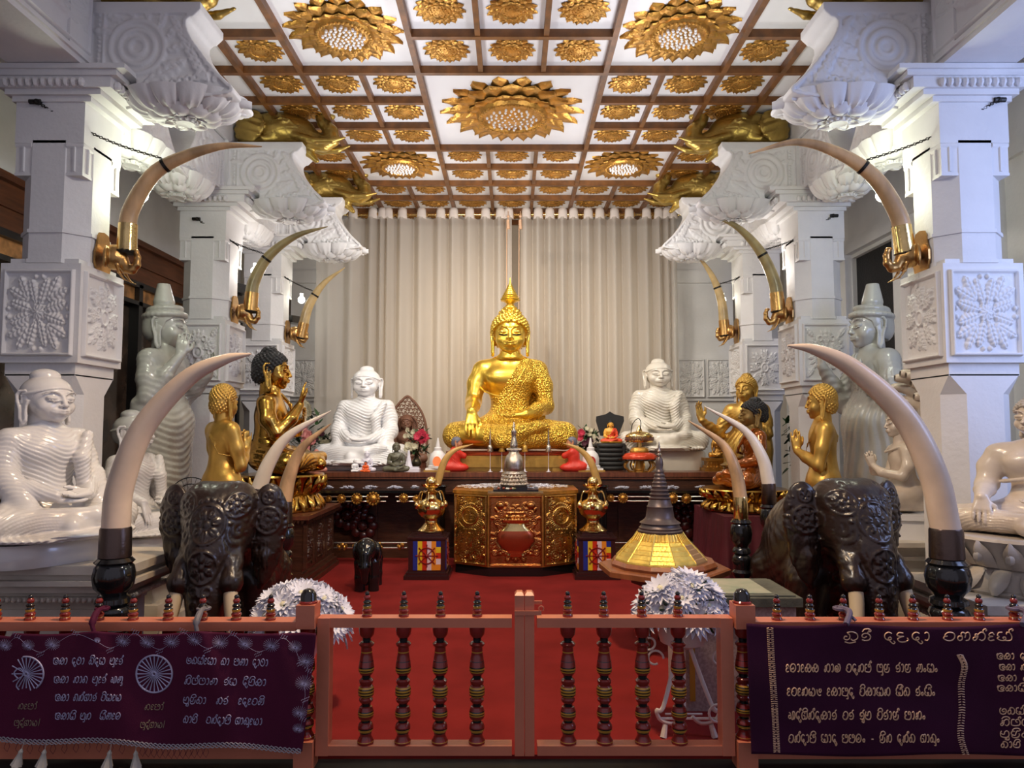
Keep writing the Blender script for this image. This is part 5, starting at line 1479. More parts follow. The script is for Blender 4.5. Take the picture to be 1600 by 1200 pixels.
t,b,P = tusk_thing('standing_tusk', [(1157,778),(1149,735),(1128,693),(1075,657)], .050, 5.55, MATS['veined_ivory'], 'brown veined tusk with brass collar on a slim black stand beside the model stupa')
stand(t,b,.050,0.,M_black,M_brass, wide=1.15)
for s,pts,nm in ((-1,[(683,757),(694,722),(710,704),(739,694)],'left'),(1,[(935,757),(923,722),(905,702),(879,692)],'right')):
    t,b,P = tusk_thing('altar_tusk', pts, .046, 8.72, mat('amber_ivory',(.50,.30,.09),.38,var=.2,vscale=6,coat=.1), f'small amber tusk on a black pillar behind the brass pot {nm} of the gilded altar')
    m = MB(); m.lathe([(.13,-b.z),(.13,-b.z+.06),(.10,-b.z+.08),(.10,-.04),(.13,-.02),(.12,0),(.01,0)], 16); obj('black_pillar_stand', m, M_black, t)
# ================================================================ carved wooden elephants
def rosette2(H,U,V,cx,cy,r,n=7,ph=0):
    H = ring(H,U,V,cx,cy,r,.012,1.0)
    for k in range(n): H = stamp(H,U,V,cx+r*.28*cos(k*2*PI/n+ph),cy+r*.28*sin(k*2*PI/n+ph),k*2*PI/n+ph,r*.66,r*.26,1,1.2)
    return disc(H,U,V,cx,cy,r*.27,1.1)
def wood_elephant():
    f = SDF((-.47,-.82,-.01),(.47,.72,1.34), .0085)
    f.ell((0,.26,.74),(.29,.42,.42)); f.ell((0,.05,.92),(.22,.26,.25),.10)
    for x,y in ((.17,.02),(.17,.50)): f.chain([(x,y,.60),(x*1.05,y,.3),(x*1.05,y-.01,.03)],[.15,.115,.115],.06,sym=True)
    f.ell((0,-.26,1.02),(.24,.24,.27),.05); f.ell((.115,-.24,1.145),(.14,.17,.145),.04,sym=True); f.ell((0,-.38,.88),(.19,.16,.24),.05)
    f.chain([(0,-.41,.84),(0,-.46,.62),(0,-.50,.38),(0,-.49,.18),(0,-.44,.04)],[.165,.125,.108,.10,.095],.05)
    f.chain([(.13,-.36,.92),(.155,-.44,.80),(.17,-.50,.70)],[.07,.062,.074],.025,sym=True)
    f.ell((.335,-.20,1.05),(.125,.038,.22),.012,sym=True,rot=(0,.0,.30)); f.ell((.325,-.19,.90),(.105,.032,.26),.03,sym=True,rot=(0,.12,.30))
    f.cap((.30,-.21,.80),(.275,-.19,.60),.045,.015,.03,sym=True)
    f.chain([(.12,-.44,.93),(.165,-.41,.955),(.20,-.36,.93)],.014,.008,sym=True); f.ell((.165,-.40,.915),(.025,.02,.016),.004,sym=True)
    XX,ZZ = np.meshgrid(f.ax[0], f.ax[2], indexing='ij')
    H = np.zeros_like(XX)
    H = rosette2(H,XX,ZZ,0,1.05,.115,7,.2); H = rosette2(H,XX,ZZ,0,.80,.095,6,.5)
    for s in (-1,1):
        H = rosette2(H,XX,ZZ,s*.335,1.04,.085,9); H = rosette2(H,XX,ZZ,s*.175,1.16,.075,7); H = stamp(H,XX,ZZ,s*.33,.93,-PI/2,.24,.04,3); H = rosette2(H,XX,ZZ,s*.335,1.19,.04,5)
        for k in range(7): H = ring(H,XX,ZZ,s*.042,.66-.085*k,.026,.009,.9); H = stamp(H,XX,ZZ,s*.05,.68-.085*k,-PI/2-s*.8,.09,.016,3,.9)
        for k in range(24): H = disc(H,XX,ZZ,s*(.098-.0006*k),.68-.024*k,.008,.8)
        for k in range(9): H = disc(H,XX,ZZ,s*.148*cos(.28*k),1.05+.148*sin(.28*k),.014,1.1)
        for k in range(14): a = R(-70+20*k); H = disc(H,XX,ZZ,s*.335+.112*cos(a),1.02+.21*sin(a),.011,.9)
    H = np.maximum(H, .62*scrolls(np.zeros_like(XX), XX*2.3, (ZZ-.66)*1.55, 12, 62))
    w = f._win(f.lo, f.lo+f.n*f.h); sl,X,Y,Z = w
    front = np.clip((-.08-Y)*14,0,1)
    f.F -= (.016*H[:,None,:]*front*(np.abs(f.F) < .05)).astype(np.float32)
    sw = np.abs(np.sin(26*Z+6*np.sin(9*Y)+3*np.sin(13*X)))*np.abs(np.sin(22*Y+5*np.sin(10*Z)))
    f.F -= (.006*sw*(1-front)*(np.abs(f.F) < .05)).astype(np.float32)
    return f.mesh(0)
WE = wood_elephant()
def put_eleph(px, Y, rz, lab, sc=1.):
    x = (px-800)*Y/1140
    t = empty('carved_elephant', (x,Y,0), rz, label=lab, cat='elephant sculpture')
    t.scale = (.90,1,1)
    npobj('body', WE[0]*sc, WE[1], M_eleph, t)
    for s in (-1,1):
        m = MB(); P = spline([(s*.17,-.50,.735),(s*.185,-.54,.58),(s*.225,-.59,.40),(s*.25,-.65,.22),(s*.25,-.70,.12)],5); L=len(P)
        m.tube([tuple(np.array(q)*sc) for q in P], [.047*sc*(1-.5*(i/L)**2) for i in range(L)], 16); obj('tusk', m, M_ivoryY if 0 else mat('tusk_cream',(.62,.50,.33),.25,coat=.3), t)
    return t
put_eleph(367, 4.95, R(4), 'carved dark wooden elephant with white tusks on the left, rosette on its forehead', .985)
put_eleph(1288, 4.95, R(9), 'carved dark wooden elephant with white tusks on the right, body turned to the viewer', 1.0)
# small black elephant on the carpet
Se = SDF((-.16,-.36,-.01),(.16,.36,.56), .007)
Se.ell((0,.10,.34),(.135,.21,.15)); Se.ell((0,-.12,.42),(.11,.11,.115),.04); Se.chain([(0,-.20,.38),(0,-.235,.26),(0,-.22,.13)],[.065,.045,.032],.03)
for y in (-.05,.24): Se.chain([(.065,y,.28),(.068,y,.12),(.068,y,.01)],[.065,.05,.055],.03,sym=True)
Se.ell((.105,-.09,.40),(.02,.06,.09),.01,sym=True,rot=(0,0,.4))
for s in (-1,1): Se.ell((s*.045,-.205,.46),(.012,.012,.012),.004)
V,F = Se.mesh(1); p = G(566,930,0)
t = empty('small_black_elephant', (p.x,p.y+.25,0), R(4), label='small polished black elephant standing on the red carpet', cat='elephant sculpture')
npobj('body', V, F, M_black, t)
for s in (-1,1): obj('tusk', MB().tube(spline([(s*.045,-.19,.33),(s*.055,-.26,.28),(s*.05,-.30,.30)],4), [.014,.013,.013,.012,.011,.010,.008,.006,.003], 8), M_black, t)
# ================================================================ gilded elephant heads over the corbels
Ge = SDF((-.05,-.34,-.32),(1.34,.34,.42), .0105)
Ge.ell((.52,0,.16),(.36,.20,.22)); Ge.ell((.42,0,.25),(.24,.17,.14),.05); Ge.cap((.55,0,.16),(.86,0,.02),.19,.13,.06); Ge.ell((.30,0,-.0),(.28,.17,.10),.05)
Ge.chain([(.84,0,.03),(.97,0,-.02),(1.06,0,.04),(1.05,0,.16),(.98,0,.26),(.955,0,.33),(1.0,0,.375),(1.06,0,.36)],[.12,.10,.09,.082,.072,.066,.06,.045],.03)
Ge.ell((.20,.17,.13),(.19,.05,.22),.03,rot=(0,.25,.30)); Ge.ell((.20,-.17,.13),(.19,.05,.22),.03,rot=(0,.25,-.30))
Ge.chain([(.68,0,-.04),(.80,0,-.12),(.90,0,-.25)],[.09,.06,.03],.03)
for s in (-1,1):
    Ge.chain([(.70,s*.13,.03),(.92,s*.15,-.05),(1.10,s*.14,-.04),(1.24,s*.12,.01)],[.050,.046,.036,.014],.02)
    Ge.ell((.58,s*.195,.19),(.06,.02,.03),.01); Ge.chain([(.48,s*.19,.20),(.55,s*.205,.235),(.64,s*.195,.215),(.70,s*.17,.15)],.014,.01); Ge.ell((.585,s*.21,.19),(.022,.014,.018),.002)
Ge.warp(lambda X,Y,Z: .004*(np.abs(np.mod(X*7+.3*np.sin(Z*9),1)-.5)<.03)+.004*(np.abs(np.mod(Z*8+.4*np.sin(X*7),1)-.5)<.03)-.006*np.sin(Z*60+X*25)*(X<.34))
GEH = Ge.mesh(0)
for s,side in ((-1,'left'),(1,'right')):
    for k,Y in enumerate((5.41,8.03,9.93)):
        V,F = xf(GEH,(0,0,0),1,0,mirror=(s>0))
        t = empty('gilded_elephant_head', (s*(3.1 if k else 3.42),Y,4.84 if k else 4.90), label=f'gilded elephant head with curled trunk above the {ordw[k]} pillar bracket on the {side}', cat='elephant sculpture', group='gilded elephant heads under the ceiling')
        npobj('head', V*np.array((1,1,.84)), F, M_goldS, t)
# ================================================================ the salmon fence, its gate and its turned balusters
YG = 3.62
def zy(py, Y=YG): return W(800,py,Y).z
def xx(px, Y=YG): return W(px,980,Y).x
LM = [M_lred, M_lblk, M_lyel]
def finial_prof(h, r):
    P = [(1.05,0,0),(1.1,.05,0),(.9,.10,2),(.85,.12,0),(1.0,.18,0),(1.05,.24,0),(.8,.30,0),(.78,.32,2),(.92,.36,2),(.9,.42,1),(.65,.46,1),(.62,.50,2),(.82,.53,1),(.85,.58,1),(.6,.62,1),(.55,.66,0),(.72,.71,0),(.70,.78,0),(.5,.83,0),(.42,.85,1),(.5,.90,1),(.38,.96,1),(.05,1.,1)]
    return [(a*r, b*h, c) for a,b,c in P]
def baluster_prof(h, r):
    # top to bottom as fractions of the height; colours: 0 red 1 black 2 yellow
    P = [(1.05,0,0),(1.08,.02,2),(1.05,.025,0),(.85,.05,0),(.72,.07,0),(.78,.09,1),(.80,.10,2),(.98,.115,2),(.99,.125,1),(1.0,.135,0),(.98,.15,0),(.78,.175,0),(.62,.18,1),(.60,.195,1),(.66,.20,2),(.88,.21,0),(.99,.225,0),(1.02,.24,2),(1.02,.25,1),(1.02,.258,2),(1.0,.27,1),(.97,.28,0),(.80,.31,0),(.60,.315,1),(.58,.335,1),(.68,.345,0),(.90,.36,0),(.92,.375,0),(.72,.39,0),(.78,.395,2),(1.0,.41,1),(1.02,.42,2),(1.03,.435,1),(1.03,.445,2),(1.02,.46,1),(1.0,.47,2),(.9,.485,0),(.72,.495,0),(.9,.515,0),(.92,.535,0),(.7,.55,1),(.58,.555,1),(.58,.575,1),(.75,.585,0),(.98,.61,2),(1.0,.62,1),(1.02,.63,2),(1.02,.645,1),(1.0,.655,0),(.92,.70,1),(.88,.705,0),(.80,.745,0),(.72,.775,2),(.74,.785,0),(.70,.82,0),(.95,.835,0),(1.0,.85,0),(.75,.865,1),(.55,.87,1),(.55,.895,1),(.7,.905,0),(.95,.93,0),(1.02,.97,0),(1.0,1.,0)]
    return [(a*r, b*h, c) for a,b,c in P]
fin0 = MB(); FH = (zy(965)-zy(926))*-1*-1; FH = abs(zy(926)-zy(966)); fin0.lathe(finial_prof(FH, .0235), 16)
def gate(px0, px1, bal, hinge, lab):
    t = empty('gate_leaf', ((xx(px0)+xx(px1))/2, YG, 0), label=lab, cat='gate'); cx = (xx(px0)+xx(px1))/2
    x0,x1 = xx(px0)-cx, xx(px1)-cx; zt,zb = zy(966), zy(981)
    zt2,zb2 = zy(1166),zy(1181); sw = .060; dp = .075
    lo_st = .003
    m = MB(); m.b2((x0+sw,0,zb),(x1-sw,dp,zt)); obj('top_rail', m, M_rail, t, smooth=False)
    m = MB(); m.b2((x0+sw,0,zb2),(x1-sw,dp,zt2)); obj('bottom_rail', m, M_rail, t, smooth=False)
    top = zy(926)
    for s,(a,b) in enumerate(((x0,x0+sw),(x1-sw,x1))):
        mid = (s == 1) == (hinge < 0)
        w = .046 if mid else sw
        if mid:
            a,b = (b-w,b) if s else (a,a+w)
        m = MB(); m.b2((a,-.004,zb2-.0),(b,dp+.004,zt if not mid else top-.015))
        if mid: m.box(((a+b)/2,dp/2,top-.007),(w,dp+.008,.015),taper=.55)
        obj('stile', m, M_rail, t, smooth=False)
    H = zb-zt2; first = None
    mb = MB(); mb.lathe([(r,z,c) for r,z,c in baluster_prof(H, .0375)], 22)
    for px in bal:
        o = obj('baluster', mb, LM, t) if first is None else bpy.data.objects.new('baluster', first.data)
        if first is None: first = o
        else: COL.objects.link(o); o.parent = t
        o.location = (xx(px)-cx, dp/2, zt2)
    f = None
    for px in bal:
        o = obj('finial', fin0, LM, t) if f is None else bpy.data.objects.new('finial', f.data)
        if f is None: f = o
        else: COL.objects.link(o); o.parent = t
        o.location = (xx(px)-cx, dp/2, zt)
    return t
gl = gate(496, 819, (571,629,687,745), -1, 'left leaf of the salmon wooden gate with four turned lacquered balusters')
gr = gate(820, 1145, (888,945,1005,1062), 1, 'right leaf of the salmon wooden gate with four turned lacquered balusters')
m = MB(); a = W(804,958,YG-.01); b = W(846,961,YG-.01)
m.b2((a.x-gr.location.x,-.02,a.z-.008),(b.x-gr.location.x,-.008,a.z+.012)); m.b2((xx(832)-gr.location.x,.075,zy(950)),(xx(848)-gr.location.x,.085,zy(948)+.01))
m.tube([(xx(848)-gr.location.x+.012*cos(q)-.008,-.014,zy(950)+.012*sin(q)) for q in np.linspace(-1,4.5,12)],.003,6)
obj('latch', m, M_rail, gr)
def post(px0, px1, lab):
    x0,x1 = xx(px0), xx(px1); t = empty('fence_post', ((x0+x1)/2, YG+.0, 0), label=lab, cat='fence post'); h = (x1-x0)/2
    m = MB(); m.b2((-h,-.035,zy(983,YG-.03)),(h,.075,zy(946,YG-.03))); obj('top_block', m, M_rail, t, smooth=False)
    z = zy(946,YG-.03); m = MB(); m.lathe([(h*.98,z,0),(h*1.0,z+.008,0),(h*.86,z+.014,1),(h*.80,z+.045,1),(h*.55,z+.064,1),(h*.2,z+.07,1),(.002,z+.071,1)], 24, (0,.02,0)); obj('dome_cap', m, LM, t)
    m = MB(); z0,z1 = zy(1160,YG-.03), zy(983,YG-.03); m.lathe([(r,z+z0,c) for r,z,c in baluster_prof(z1-z0, h*.82)], 24, (0,.02,0)); obj('turned_shaft', m, LM, t)
    m = MB(); m.b2((-h,-.035,-.02),(h,.075,z0)); obj('bottom_block', m, M_rail, t, smooth=False)
    return t
post(465, 494, 'salmon fence post with black dome cap at the left of the gate')
post(1147, 1177, 'salmon fence post with black dome cap at the right of the gate')
def fence(px0, px1, fins, lab):
    cx = (xx(px0)+xx(px1))/2; t = empty('side_fence', (cx,YG,0), label=lab, cat='fence')
    a,b = xx(px0)-cx, xx(px1)-cx
    obj('top_rail', MB().b2((a,-.03,zy(986,YG-.03)),(b,.07,zy(972,YG-.03))), M_rail, t, smooth=False)
    obj('bottom_rail', MB().b2((a,-.0,zy(1186)),(b,.075,zy(1160))), M_rail, t, smooth=False)
    mb = MB(); zt2 = zy(1160); H = zy(986,YG-.03)-zt2; mb.lathe(baluster_prof(H,.034), 14); first = None; f = None
    for px in fins:
        o = obj('baluster', mb, LM, t) if first is None else bpy.data.objects.new('baluster', first.data)
        if first is None: first = o
        else: COL.objects.link(o); o.parent = t
        o.location = (xx(px)-cx, .035, zt2)
        o = bpy.data.objects.new('finial', fin0_me); COL.objects.link(o); o.parent = t; o.location = (xx(px)-cx, .015, zy(972,YG-.03)); o.scale = (1,1,1.0)
    return t
fin0_me = [c for c in gl.children if c.name.startswith('finial')][0].data
fence(-160, 465, (-60,-10,43,98,151,205,260,314,367,421), 'salmon side fence with lacquered finials left of the gate')
fence(1177, 1760, (1216,1268,1321,1377,1430,1484,1534,1589,1642), 'salmon side fence with lacquered finials right of the gate')
# ================================================================ writing: a hand-drawn stroke alphabet of Sinhala letters
GL = {
 'e':(1.05,"1.0,.1 .6,-.02 .15,.1 .02,.45 .2,.85 .6,1.0 .95,.8 .95,.45 .7,.25 .45,.4 .55,.62 .8,.6;.02,.45 -.05,.75 .05,.95 .22,.86"),
 'ka':(1.15,".35,.5 .15,.6 .02,.35 .15,.05 .38,.12 .4,.45 .3,.75 .5,1.0 .8,.95 .8,.55 .55,.45 .5,.15 .75,.0 1.05,.2 1.1,.6 .95,.9"),
 'da':(.85,".62,.85 .35,1.0 .08,.75 .08,.3 .35,.05 .6,.2 .5,.42 .35,.25 .5,-.1 .75,-.38 .9,-.2 .78,-.02"),
 'ttha':(1.0,".55,.55 .3,.7 .25,.95 .5,1.1 .8,.9 .95,.5 .75,.05 .35,.0 .05,.3 .1,.75 .3,.7"),
 'A':(.5,".05,.85 .2,1.0 .38,.8 .4,.3 .25,.02 .08,.08"),
 'ta':(1.1,".42,.5 .2,.65 .03,.35 .15,.03 .42,.12 .48,.5 .3,.85 .6,1.05 .98,.8 1.02,.3 .75,-.02 .55,.12"),
 'na':(1.1,".4,.55 .2,.55 .25,.8 .42,.7 .4,.35 .2,.02 .03,.15 .12,.4 .4,.35;.4,.7 .7,1.02 1.0,.75 1.0,.25 .75,.0 .55,.15"),
 'pa':(1.05,".15,1.0 .02,.7 .05,.2 .35,.0 .8,.0 1.0,.3 .95,.8 .7,1.0 .5,.8 .45,.5 .2,.5 .1,.65"),
 'sa':(1.25,".4,1.0 .1,.95 .02,.6 .15,.5 .02,.25 .3,.02 .65,.05 .68,.4 .45,.35 .7,.02 1.1,.05 1.2,.45 1.05,.9 .8,1.0 .75,.75"),
 'ra':(.85,".1,.1 .35,.0 .7,.1 .8,.5 .55,.85 .2,.8 .1,.5 .3,.35 .5,.5;.55,.85 .65,1.1 .85,1.2"),
 'K':(.6,".5,.7 .35,.95 .1,.8 .12,.55 .4,.5 .15,.45 .03,.2 .2,.0 .5,.1"),
 'ga':(1.0,".35,.5 .15,.55 .03,.3 .15,.02 .38,.12 .4,.5 .25,.8 .5,1.05 .85,.85 .95,.4 .8,.05 .95,.0"),
 'a':(1.2,".3,.5 .1,.5 .05,.2 .3,.1 .45,.4 .3,.8 .1,.85;.45,.4 .55,.05 .8,.0 .85,.4 .75,.9 .95,1.0 1.15,.7 1.1,.2 .95,.0"),
 'ha':(1.1,".35,.5 .15,.55 .03,.3 .15,.02 .38,.12 .42,.45 .3,.8 .45,1.0 .68,.75 .62,.35;.65,.85 .9,1.0 1.05,.6 .95,.1 .7,.0"),
 'dha':(1.05,".3,.5 .5,.45 .6,.2 .4,.0 .1,.1 .02,.5 .2,.9 .55,.95 .55,.7;.55,.95 .9,1.0 1.02,.55 .9,.1 .6,.02"),
 'va':(1.0,".35,.55 .15,.5 .2,.8 .5,1.0 .88,.85 .95,.4 .7,.02 .3,.02 .05,.25 .1,.5"),
 'ya':(1.25,".2,.9 .05,.6 .1,.15 .4,.0 .6,.25 .45,.5 .3,.35 .6,.0 1.0,.05 1.15,.4 1.0,.85 .75,.95 .7,.7"),
 'la':(1.15,".5,.35 .3,.45 .2,.2 .4,.02 .7,.05 .98,.35 .95,.8 .6,1.05 .2,.9 .02,.5 .15,.05;.5,.35 .62,.5 .55,.65"),
 'lla':(1.1,".55,.9 .2,.95 .05,.65 .3,.5 .6,.5 .35,.4 .1,.2 .3,-.15 .7,-.15 .98,.1 .9,.3"),
 'cha':(1.05,".2,1.0 .02,.7 .1,.2 .45,.0 .85,.1 1.0,.45 .85,.8 .5,.8 .35,.55 .55,.4 .75,.5"),
 'ma':(1.15,".4,.95 .12,.95 .03,.6 .3,.5 .1,.45 .05,.1 .4,.0 .85,.0 1.1,.3 1.05,.8 .75,1.0 .6,.75 .75,.6 .9,.75"),
 'ba':(1.1,".4,.95 .12,.95 .03,.55 .1,.1 .5,.0 .95,.1 1.08,.5 .9,.95 .6,.95 .55,.65 .75,.55"),
 'nna':(1.3,".35,.5 .15,.55 .03,.3 .15,.02 .38,.12 .4,.5 .5,.95 .75,.9 .72,.4 .55,.25;.75,.85 1.0,1.0 1.2,.7 1.15,.2 .9,.0"),
 'ja':(1.1,".95,.95 .7,.95 .6,.6 .5,.3 .2,.35 .15,.1 .4,-.05 .8,.0 1.0,.3 .95,.6;.2,.35 .05,.6 .2,.95 .45,.9"),
 'tha':(1.0,".45,.5 .25,.4 .35,.2 .6,.3 .6,.6 .35,.8 .1,.6 .05,.2 .35,.0 .8,.1 .98,.5 .85,.95 .55,1.0"),
 'sha':(1.25,".3,.5 .1,.5 .05,.2 .3,.1 .5,.3 .5,.7 .3,.95 .7,1.05 1.1,.8 1.15,.3 .8,.0 .6,.2;.1,-.15 .5,-.3 1.0,-.15"),
 'da2':(.95,".7,.9 .4,1.0 .1,.75 .1,.35 .4,.1 .7,.25 .6,.5 .4,.35 .6,.0 .9,.1"),
 'M':(.5,".22,.42 .05,.3 .1,.08 .3,.05 .4,.25 .3,.42 .2,.42"),
 '-':(.6,".1,.4 .5,.4"), '!':(.4,".1,-.05 .3,1.3"), '_':(.75,""), 'Y':(.9,".1,.8 .2,.3 .5,.0 .85,.1;.6,.9 .5,.55 .7,.4 .9,.6 .8,.9"),
 'qq':(.35,"")}
OV = {'i':".15,1.05 .35,1.35 .75,1.4 1.0,1.15 .9,1.0", 'ii':".15,1.05 .35,1.35 .75,1.4 1.0,1.2 .9,1.05 .75,1.12 .85,1.25", 'u':".9,.1 .98,-.2 .95,-.4 .7,-.38", 'uu':".9,.1 .98,-.2 .9,-.42 .6,-.38 .55,-.2 .75,-.2",
      'H':".8,1.0 .78,1.25 .95,1.4 1.05,1.25 .95,1.15", 'AE':".1,.95 .3,.9 .3,.4 .15,.0 .0,.1"}
def text_strokes(s):
    out = []; x = 0; lastx = 0; lw = 1
    for tk in s.split():
        if tk in OV and tk != 'AE':
            for st in OV[tk].split(';'):
                out.append([(lastx+float(a.split(',')[0])*lw, float(a.split(',')[1])) for a in st.split()])
            continue
        w,g = GL[tk]
        for st in g.split(';'):
            if st: out.append([(x+float(a.split(',')[0]), float(a.split(',')[1])) for a in st.split()])
        lastx = x; lw = w; x += w+.16
    return out, x-.16
class Banner:
    def __init__(s, fy): s.fy = fy
    def P(s, px, py, off=0): 
        Y = s.fy(px,py)-off
        return tuple(W(px,py,Y))
def write(mb, ban, txt, px0, px1, base, xh, rad=.0021, slope=0., off=.004, slant=0.):
    st,w = text_strokes(txt); k = (px1-px0)/w
    for pts in st:
        P = spline([(a,b) for a,b in pts], 3)
        q = []
        for a,b in P:
            px = px0+a*k+b*slant*xh; py = base-b*xh+slope*(px-px0); q.append(ban.P(px,py,off))
        mb.tube(q, rad, 4, flat=1.)
def cloth_mesh(ban, left, right, top, bot, nu, nv):
    m = MB()
    def fn(u,v):
        py0 = v
        a = left(v); b = right(v); px = a+(b-a)*u
        tpy = top(px); bpy_ = bot(px); py = tpy+(bpy_-tpy)*v
        return ban.P(px,py)
    m.grid(fn, nu, nv); return m
# left banner
YB = 3.50
def fL(px,py):
    d = 0
    for cx,w,a in ((312,26,.020),(145,34,.014),(430,26,.010)):
        t_ = (py-985)/190; c = cx+ (px-cx)*0
        for q,dirn in ((1,-.35),(1,.30)):
            e = (px-(cx+dirn*(py-985)))/ (w*(.5+t_)); d += a*math.exp(-e*e)
    d += .006*sin(px*.045+py*.01)+.004*sin(px*.021-py*.03)
    d += -.02*max(0,(1000-py)/25)**2*0
    return YB-d
BL = Banner(fL)
topL = lambda px: 986+ (6 if px < 20 else 0) + 5*abs(sin((px-150)/162*PI))*(1 if px < 320 else .6) - (0 if px < 320 else (px-320)*.0) + max(0,(px-320))*.015
botL = lambda px: 1154+ (px+40)*.034+3*sin(px*.03)
m = cloth_mesh(BL, lambda v: -45, lambda v: 494-22*v**1.1, topL, botL, 150, 44)
tb = empty('prayer_banner', (0,0,0), label='maroon velvet banner with silver script and two spoked wheels tied to the left fence', cat='banner')
solid(obj('cloth', m, M_cloth, tb), .003)
mb = MB(); wl = (.15)
for txt,x0,x1,b in (("e ka A _ da ttha A _ ta i da sa _ pa u K ra H",83,191,1038),("e ka A _ na A ga _ pa u K ra H _ a ha u",84,191,1067),("e ka A _ ga na H dha A ra _ va i sa K ya",86,189,1095),("e ka A sa i _ pa u na _ _ sa ii ha K la",86,188,1124)):
    mb = MB(); write(mb, BL, txt, x0, x1, b, 10, .0023, slant=.15); obj('silver_lettering', mb, M_silver, tb)
for txt,x0,x1,b,sl in (("cha ta sa H K sa A _ ta A _ ma ha A _ da A ttha A",291,418,1037,.03),("na i ba H ba A nna _ ra sa _ da ii pa i ka A",288,415,1069,.02),("pa uu ja i ta A _ _ na ra _ _ K da K va ha i",286,412,1099,.02),("ta A pa i _ _ va na H da A ma i _ dha A ta u K ya A",286,409,1129,.03)):
    mb = MB(); write(mb, BL, txt, x0, x1, b, 10, .0023, slope=sl, slant=.12); obj('silver_lettering', mb, M_silver, tb)
for txt,x0,x1,b,xh in (("na K ma A H",28,57,1108,8.5),("ba u da H dha A ya !",22,62,1134,8.5),("na K ma A H",226,255,1109,8.5),("ba u da H dha A ya !",219,257,1137,8.5)):
    mb = MB(); write(mb, BL, txt, x0, x1, b, xh, .0019, slant=.1); obj('dull_gold_lettering', mb, M_goldT2, tb)
mb = MB()
def wheel(cx,cy,rx,ry,n=24,broken=False):
    for k in range(n):
        a = 2*PI*k/n
        if broken and 2.3 < a < 4.1 and k % 2: continue
        e = .97 if not broken or a < 2.1 or a > 5.2 else .80+.2*rng.random()
        mb.tube([BL.P(cx+rx*.12*cos(a),cy-ry*.12*sin(a),.005), BL.P(cx+rx*e*cos(a),cy-ry*e*sin(a),.005)], [.0014,.0032], 4)
    aa = np.linspace(0,2*PI,49) if not broken else np.linspace(-.95,1.75,26)
    mb.tube([BL.P(cx+rx*cos(a),cy-ry*sin(a),.005) for a in aa], .0042, 6, cap=broken)
    mb.tube([BL.P(cx+rx*.1*cos(a),cy-ry*.1*sin(a),.006) for a in np.linspace(0,2*PI,9)], .004, 5)
wheel(241,1053,28,29); obj('silver_wheel', mb, mat('wheel_silver',(.50,.48,.70),.45,.3), tb); mb = MB(); wheel(41,1053,27,27,24,True)
mb.tube([BL.P(*q,.006) for q in spline([(28,1060),(22,1052),(30,1044),(37,1052),(26,1070),(30,1078)],5)], .003, 5)
obj('silver_wheel', mb, mat('wheel_silver',(.50,.48,.70),.45,.3), tb)
mb = MB()
mot = [(8,1008,11),(44,1008,10),(82,1006,12),(152,1000,5),(192,1001,12),(230,1003,12),(268,1002,13),(304,999,12),(344,1003,13),(383,1005,12),(424,1008,13),(461,1010,11),(478,1032,13),(475,1067,14),(468,1113,12),(466,1138,9)]
for cx,cy,r in mot:
    for k in range(22):
        a = 2*PI*k/22; mb.tube([BL.P(cx+1.5*cos(a),cy+2+1*sin(a),.004), BL.P(cx+r*cos(a),cy+r*.85*sin(a),.004)], [.0009,.0005], 3)
for k in range(len(mot)-1):
    a,b = mot[k],mot[k+1]; mx,my = (a[0]+b[0])/2+ (5 if k > 11 else 0),(a[1]+b[1])/2+(12 if k%2 else -12)*(0 if k > 11 else 1)
    mb.tube([BL.P(*q,.004) for q in spline([(a[0],a[1]+3),(mx,my),(b[0],b[1]+3)],6)], .0006, 3)
    for q in range(7):
        t_ = q/7; c = (mx-6+12*t_, my+5*(1 if k%2 else -1)*(1-t_)+ (q%2)*4)
        mb.tube([BL.P(c[0],c[1],.004), BL.P(c[0]+2.5,c[1]-2.5,.004)], .0012, 4)
obj('embroidered_flowers', mb, M_silver, tb)
mb = MB()
for row in range(3):
    mb.tube([BL.P(px,botL(px)-3.5+row*3+1.2*sin(px*.9+row*2),.005) for px in range(-40,472,2)], .0026, 5)
obj('silver_fringe', mb, mat('silver_braid',(.42,.38,.42),.5,.2), tb)
for k,px in enumerate((34,70,172,212)):
    a = W(px,1170+k*1,YB-.02); m = MB(); m.lathe([(.003,.0),(.008,-.010),(.010,-.016),(.008,-.02),(.016,-.05),(.024,-.078),(.002,-.08)][::-1], 14, wob=lambda a,z: .12*cos(a*7)); m.tube([(0,0,0),(.002,0,.045)],.0015,4)
    o = obj('tassel', m, mat('tassel_thread',(.55,.52,.46),.7), tb); o.location = a; o.rotation_euler = (0,R((-16,-10,-8,3)[k])*-1,0)
mb = MB()
for px in list(range(10,200,18))+list(range(222,330,9)):
    p0 = botL(px); mb.tube([BL.P(px,p0+2,.0),BL.P(px-4,p0+12,.0),BL.P(px+1,p0+18,.0),BL.P(px+5,p0+10,.0),BL.P(px+3,p0+2,.0)], .0011, 4)
obj('loose_threads', mb, M_cloth, tb)
for k,(px,mm) in enumerate(((150,M_cloth),(311,mat('grey_braid',(.16,.15,.17),.6)))):
    a = W(px,955,YG-.05); b = W(px-3,988,YB-.01); m = MB()
    m.tube(spline([tuple(a+Vector((0,.06,.0))),tuple(a+Vector((.012,-.012,0))),tuple((a+b)/2+Vector((.004,-.03,0))),tuple(b)],5), [.012]*6+[.016]*5+[.010]*5, 8)
    m.tube([tuple(a+Vector((.028*cos(q),.055+.028*sin(q),.0))) for q in np.linspace(0,2*PI,13)], .008, 6, cap=False)
    obj('tie_cord', m, mm, tb)
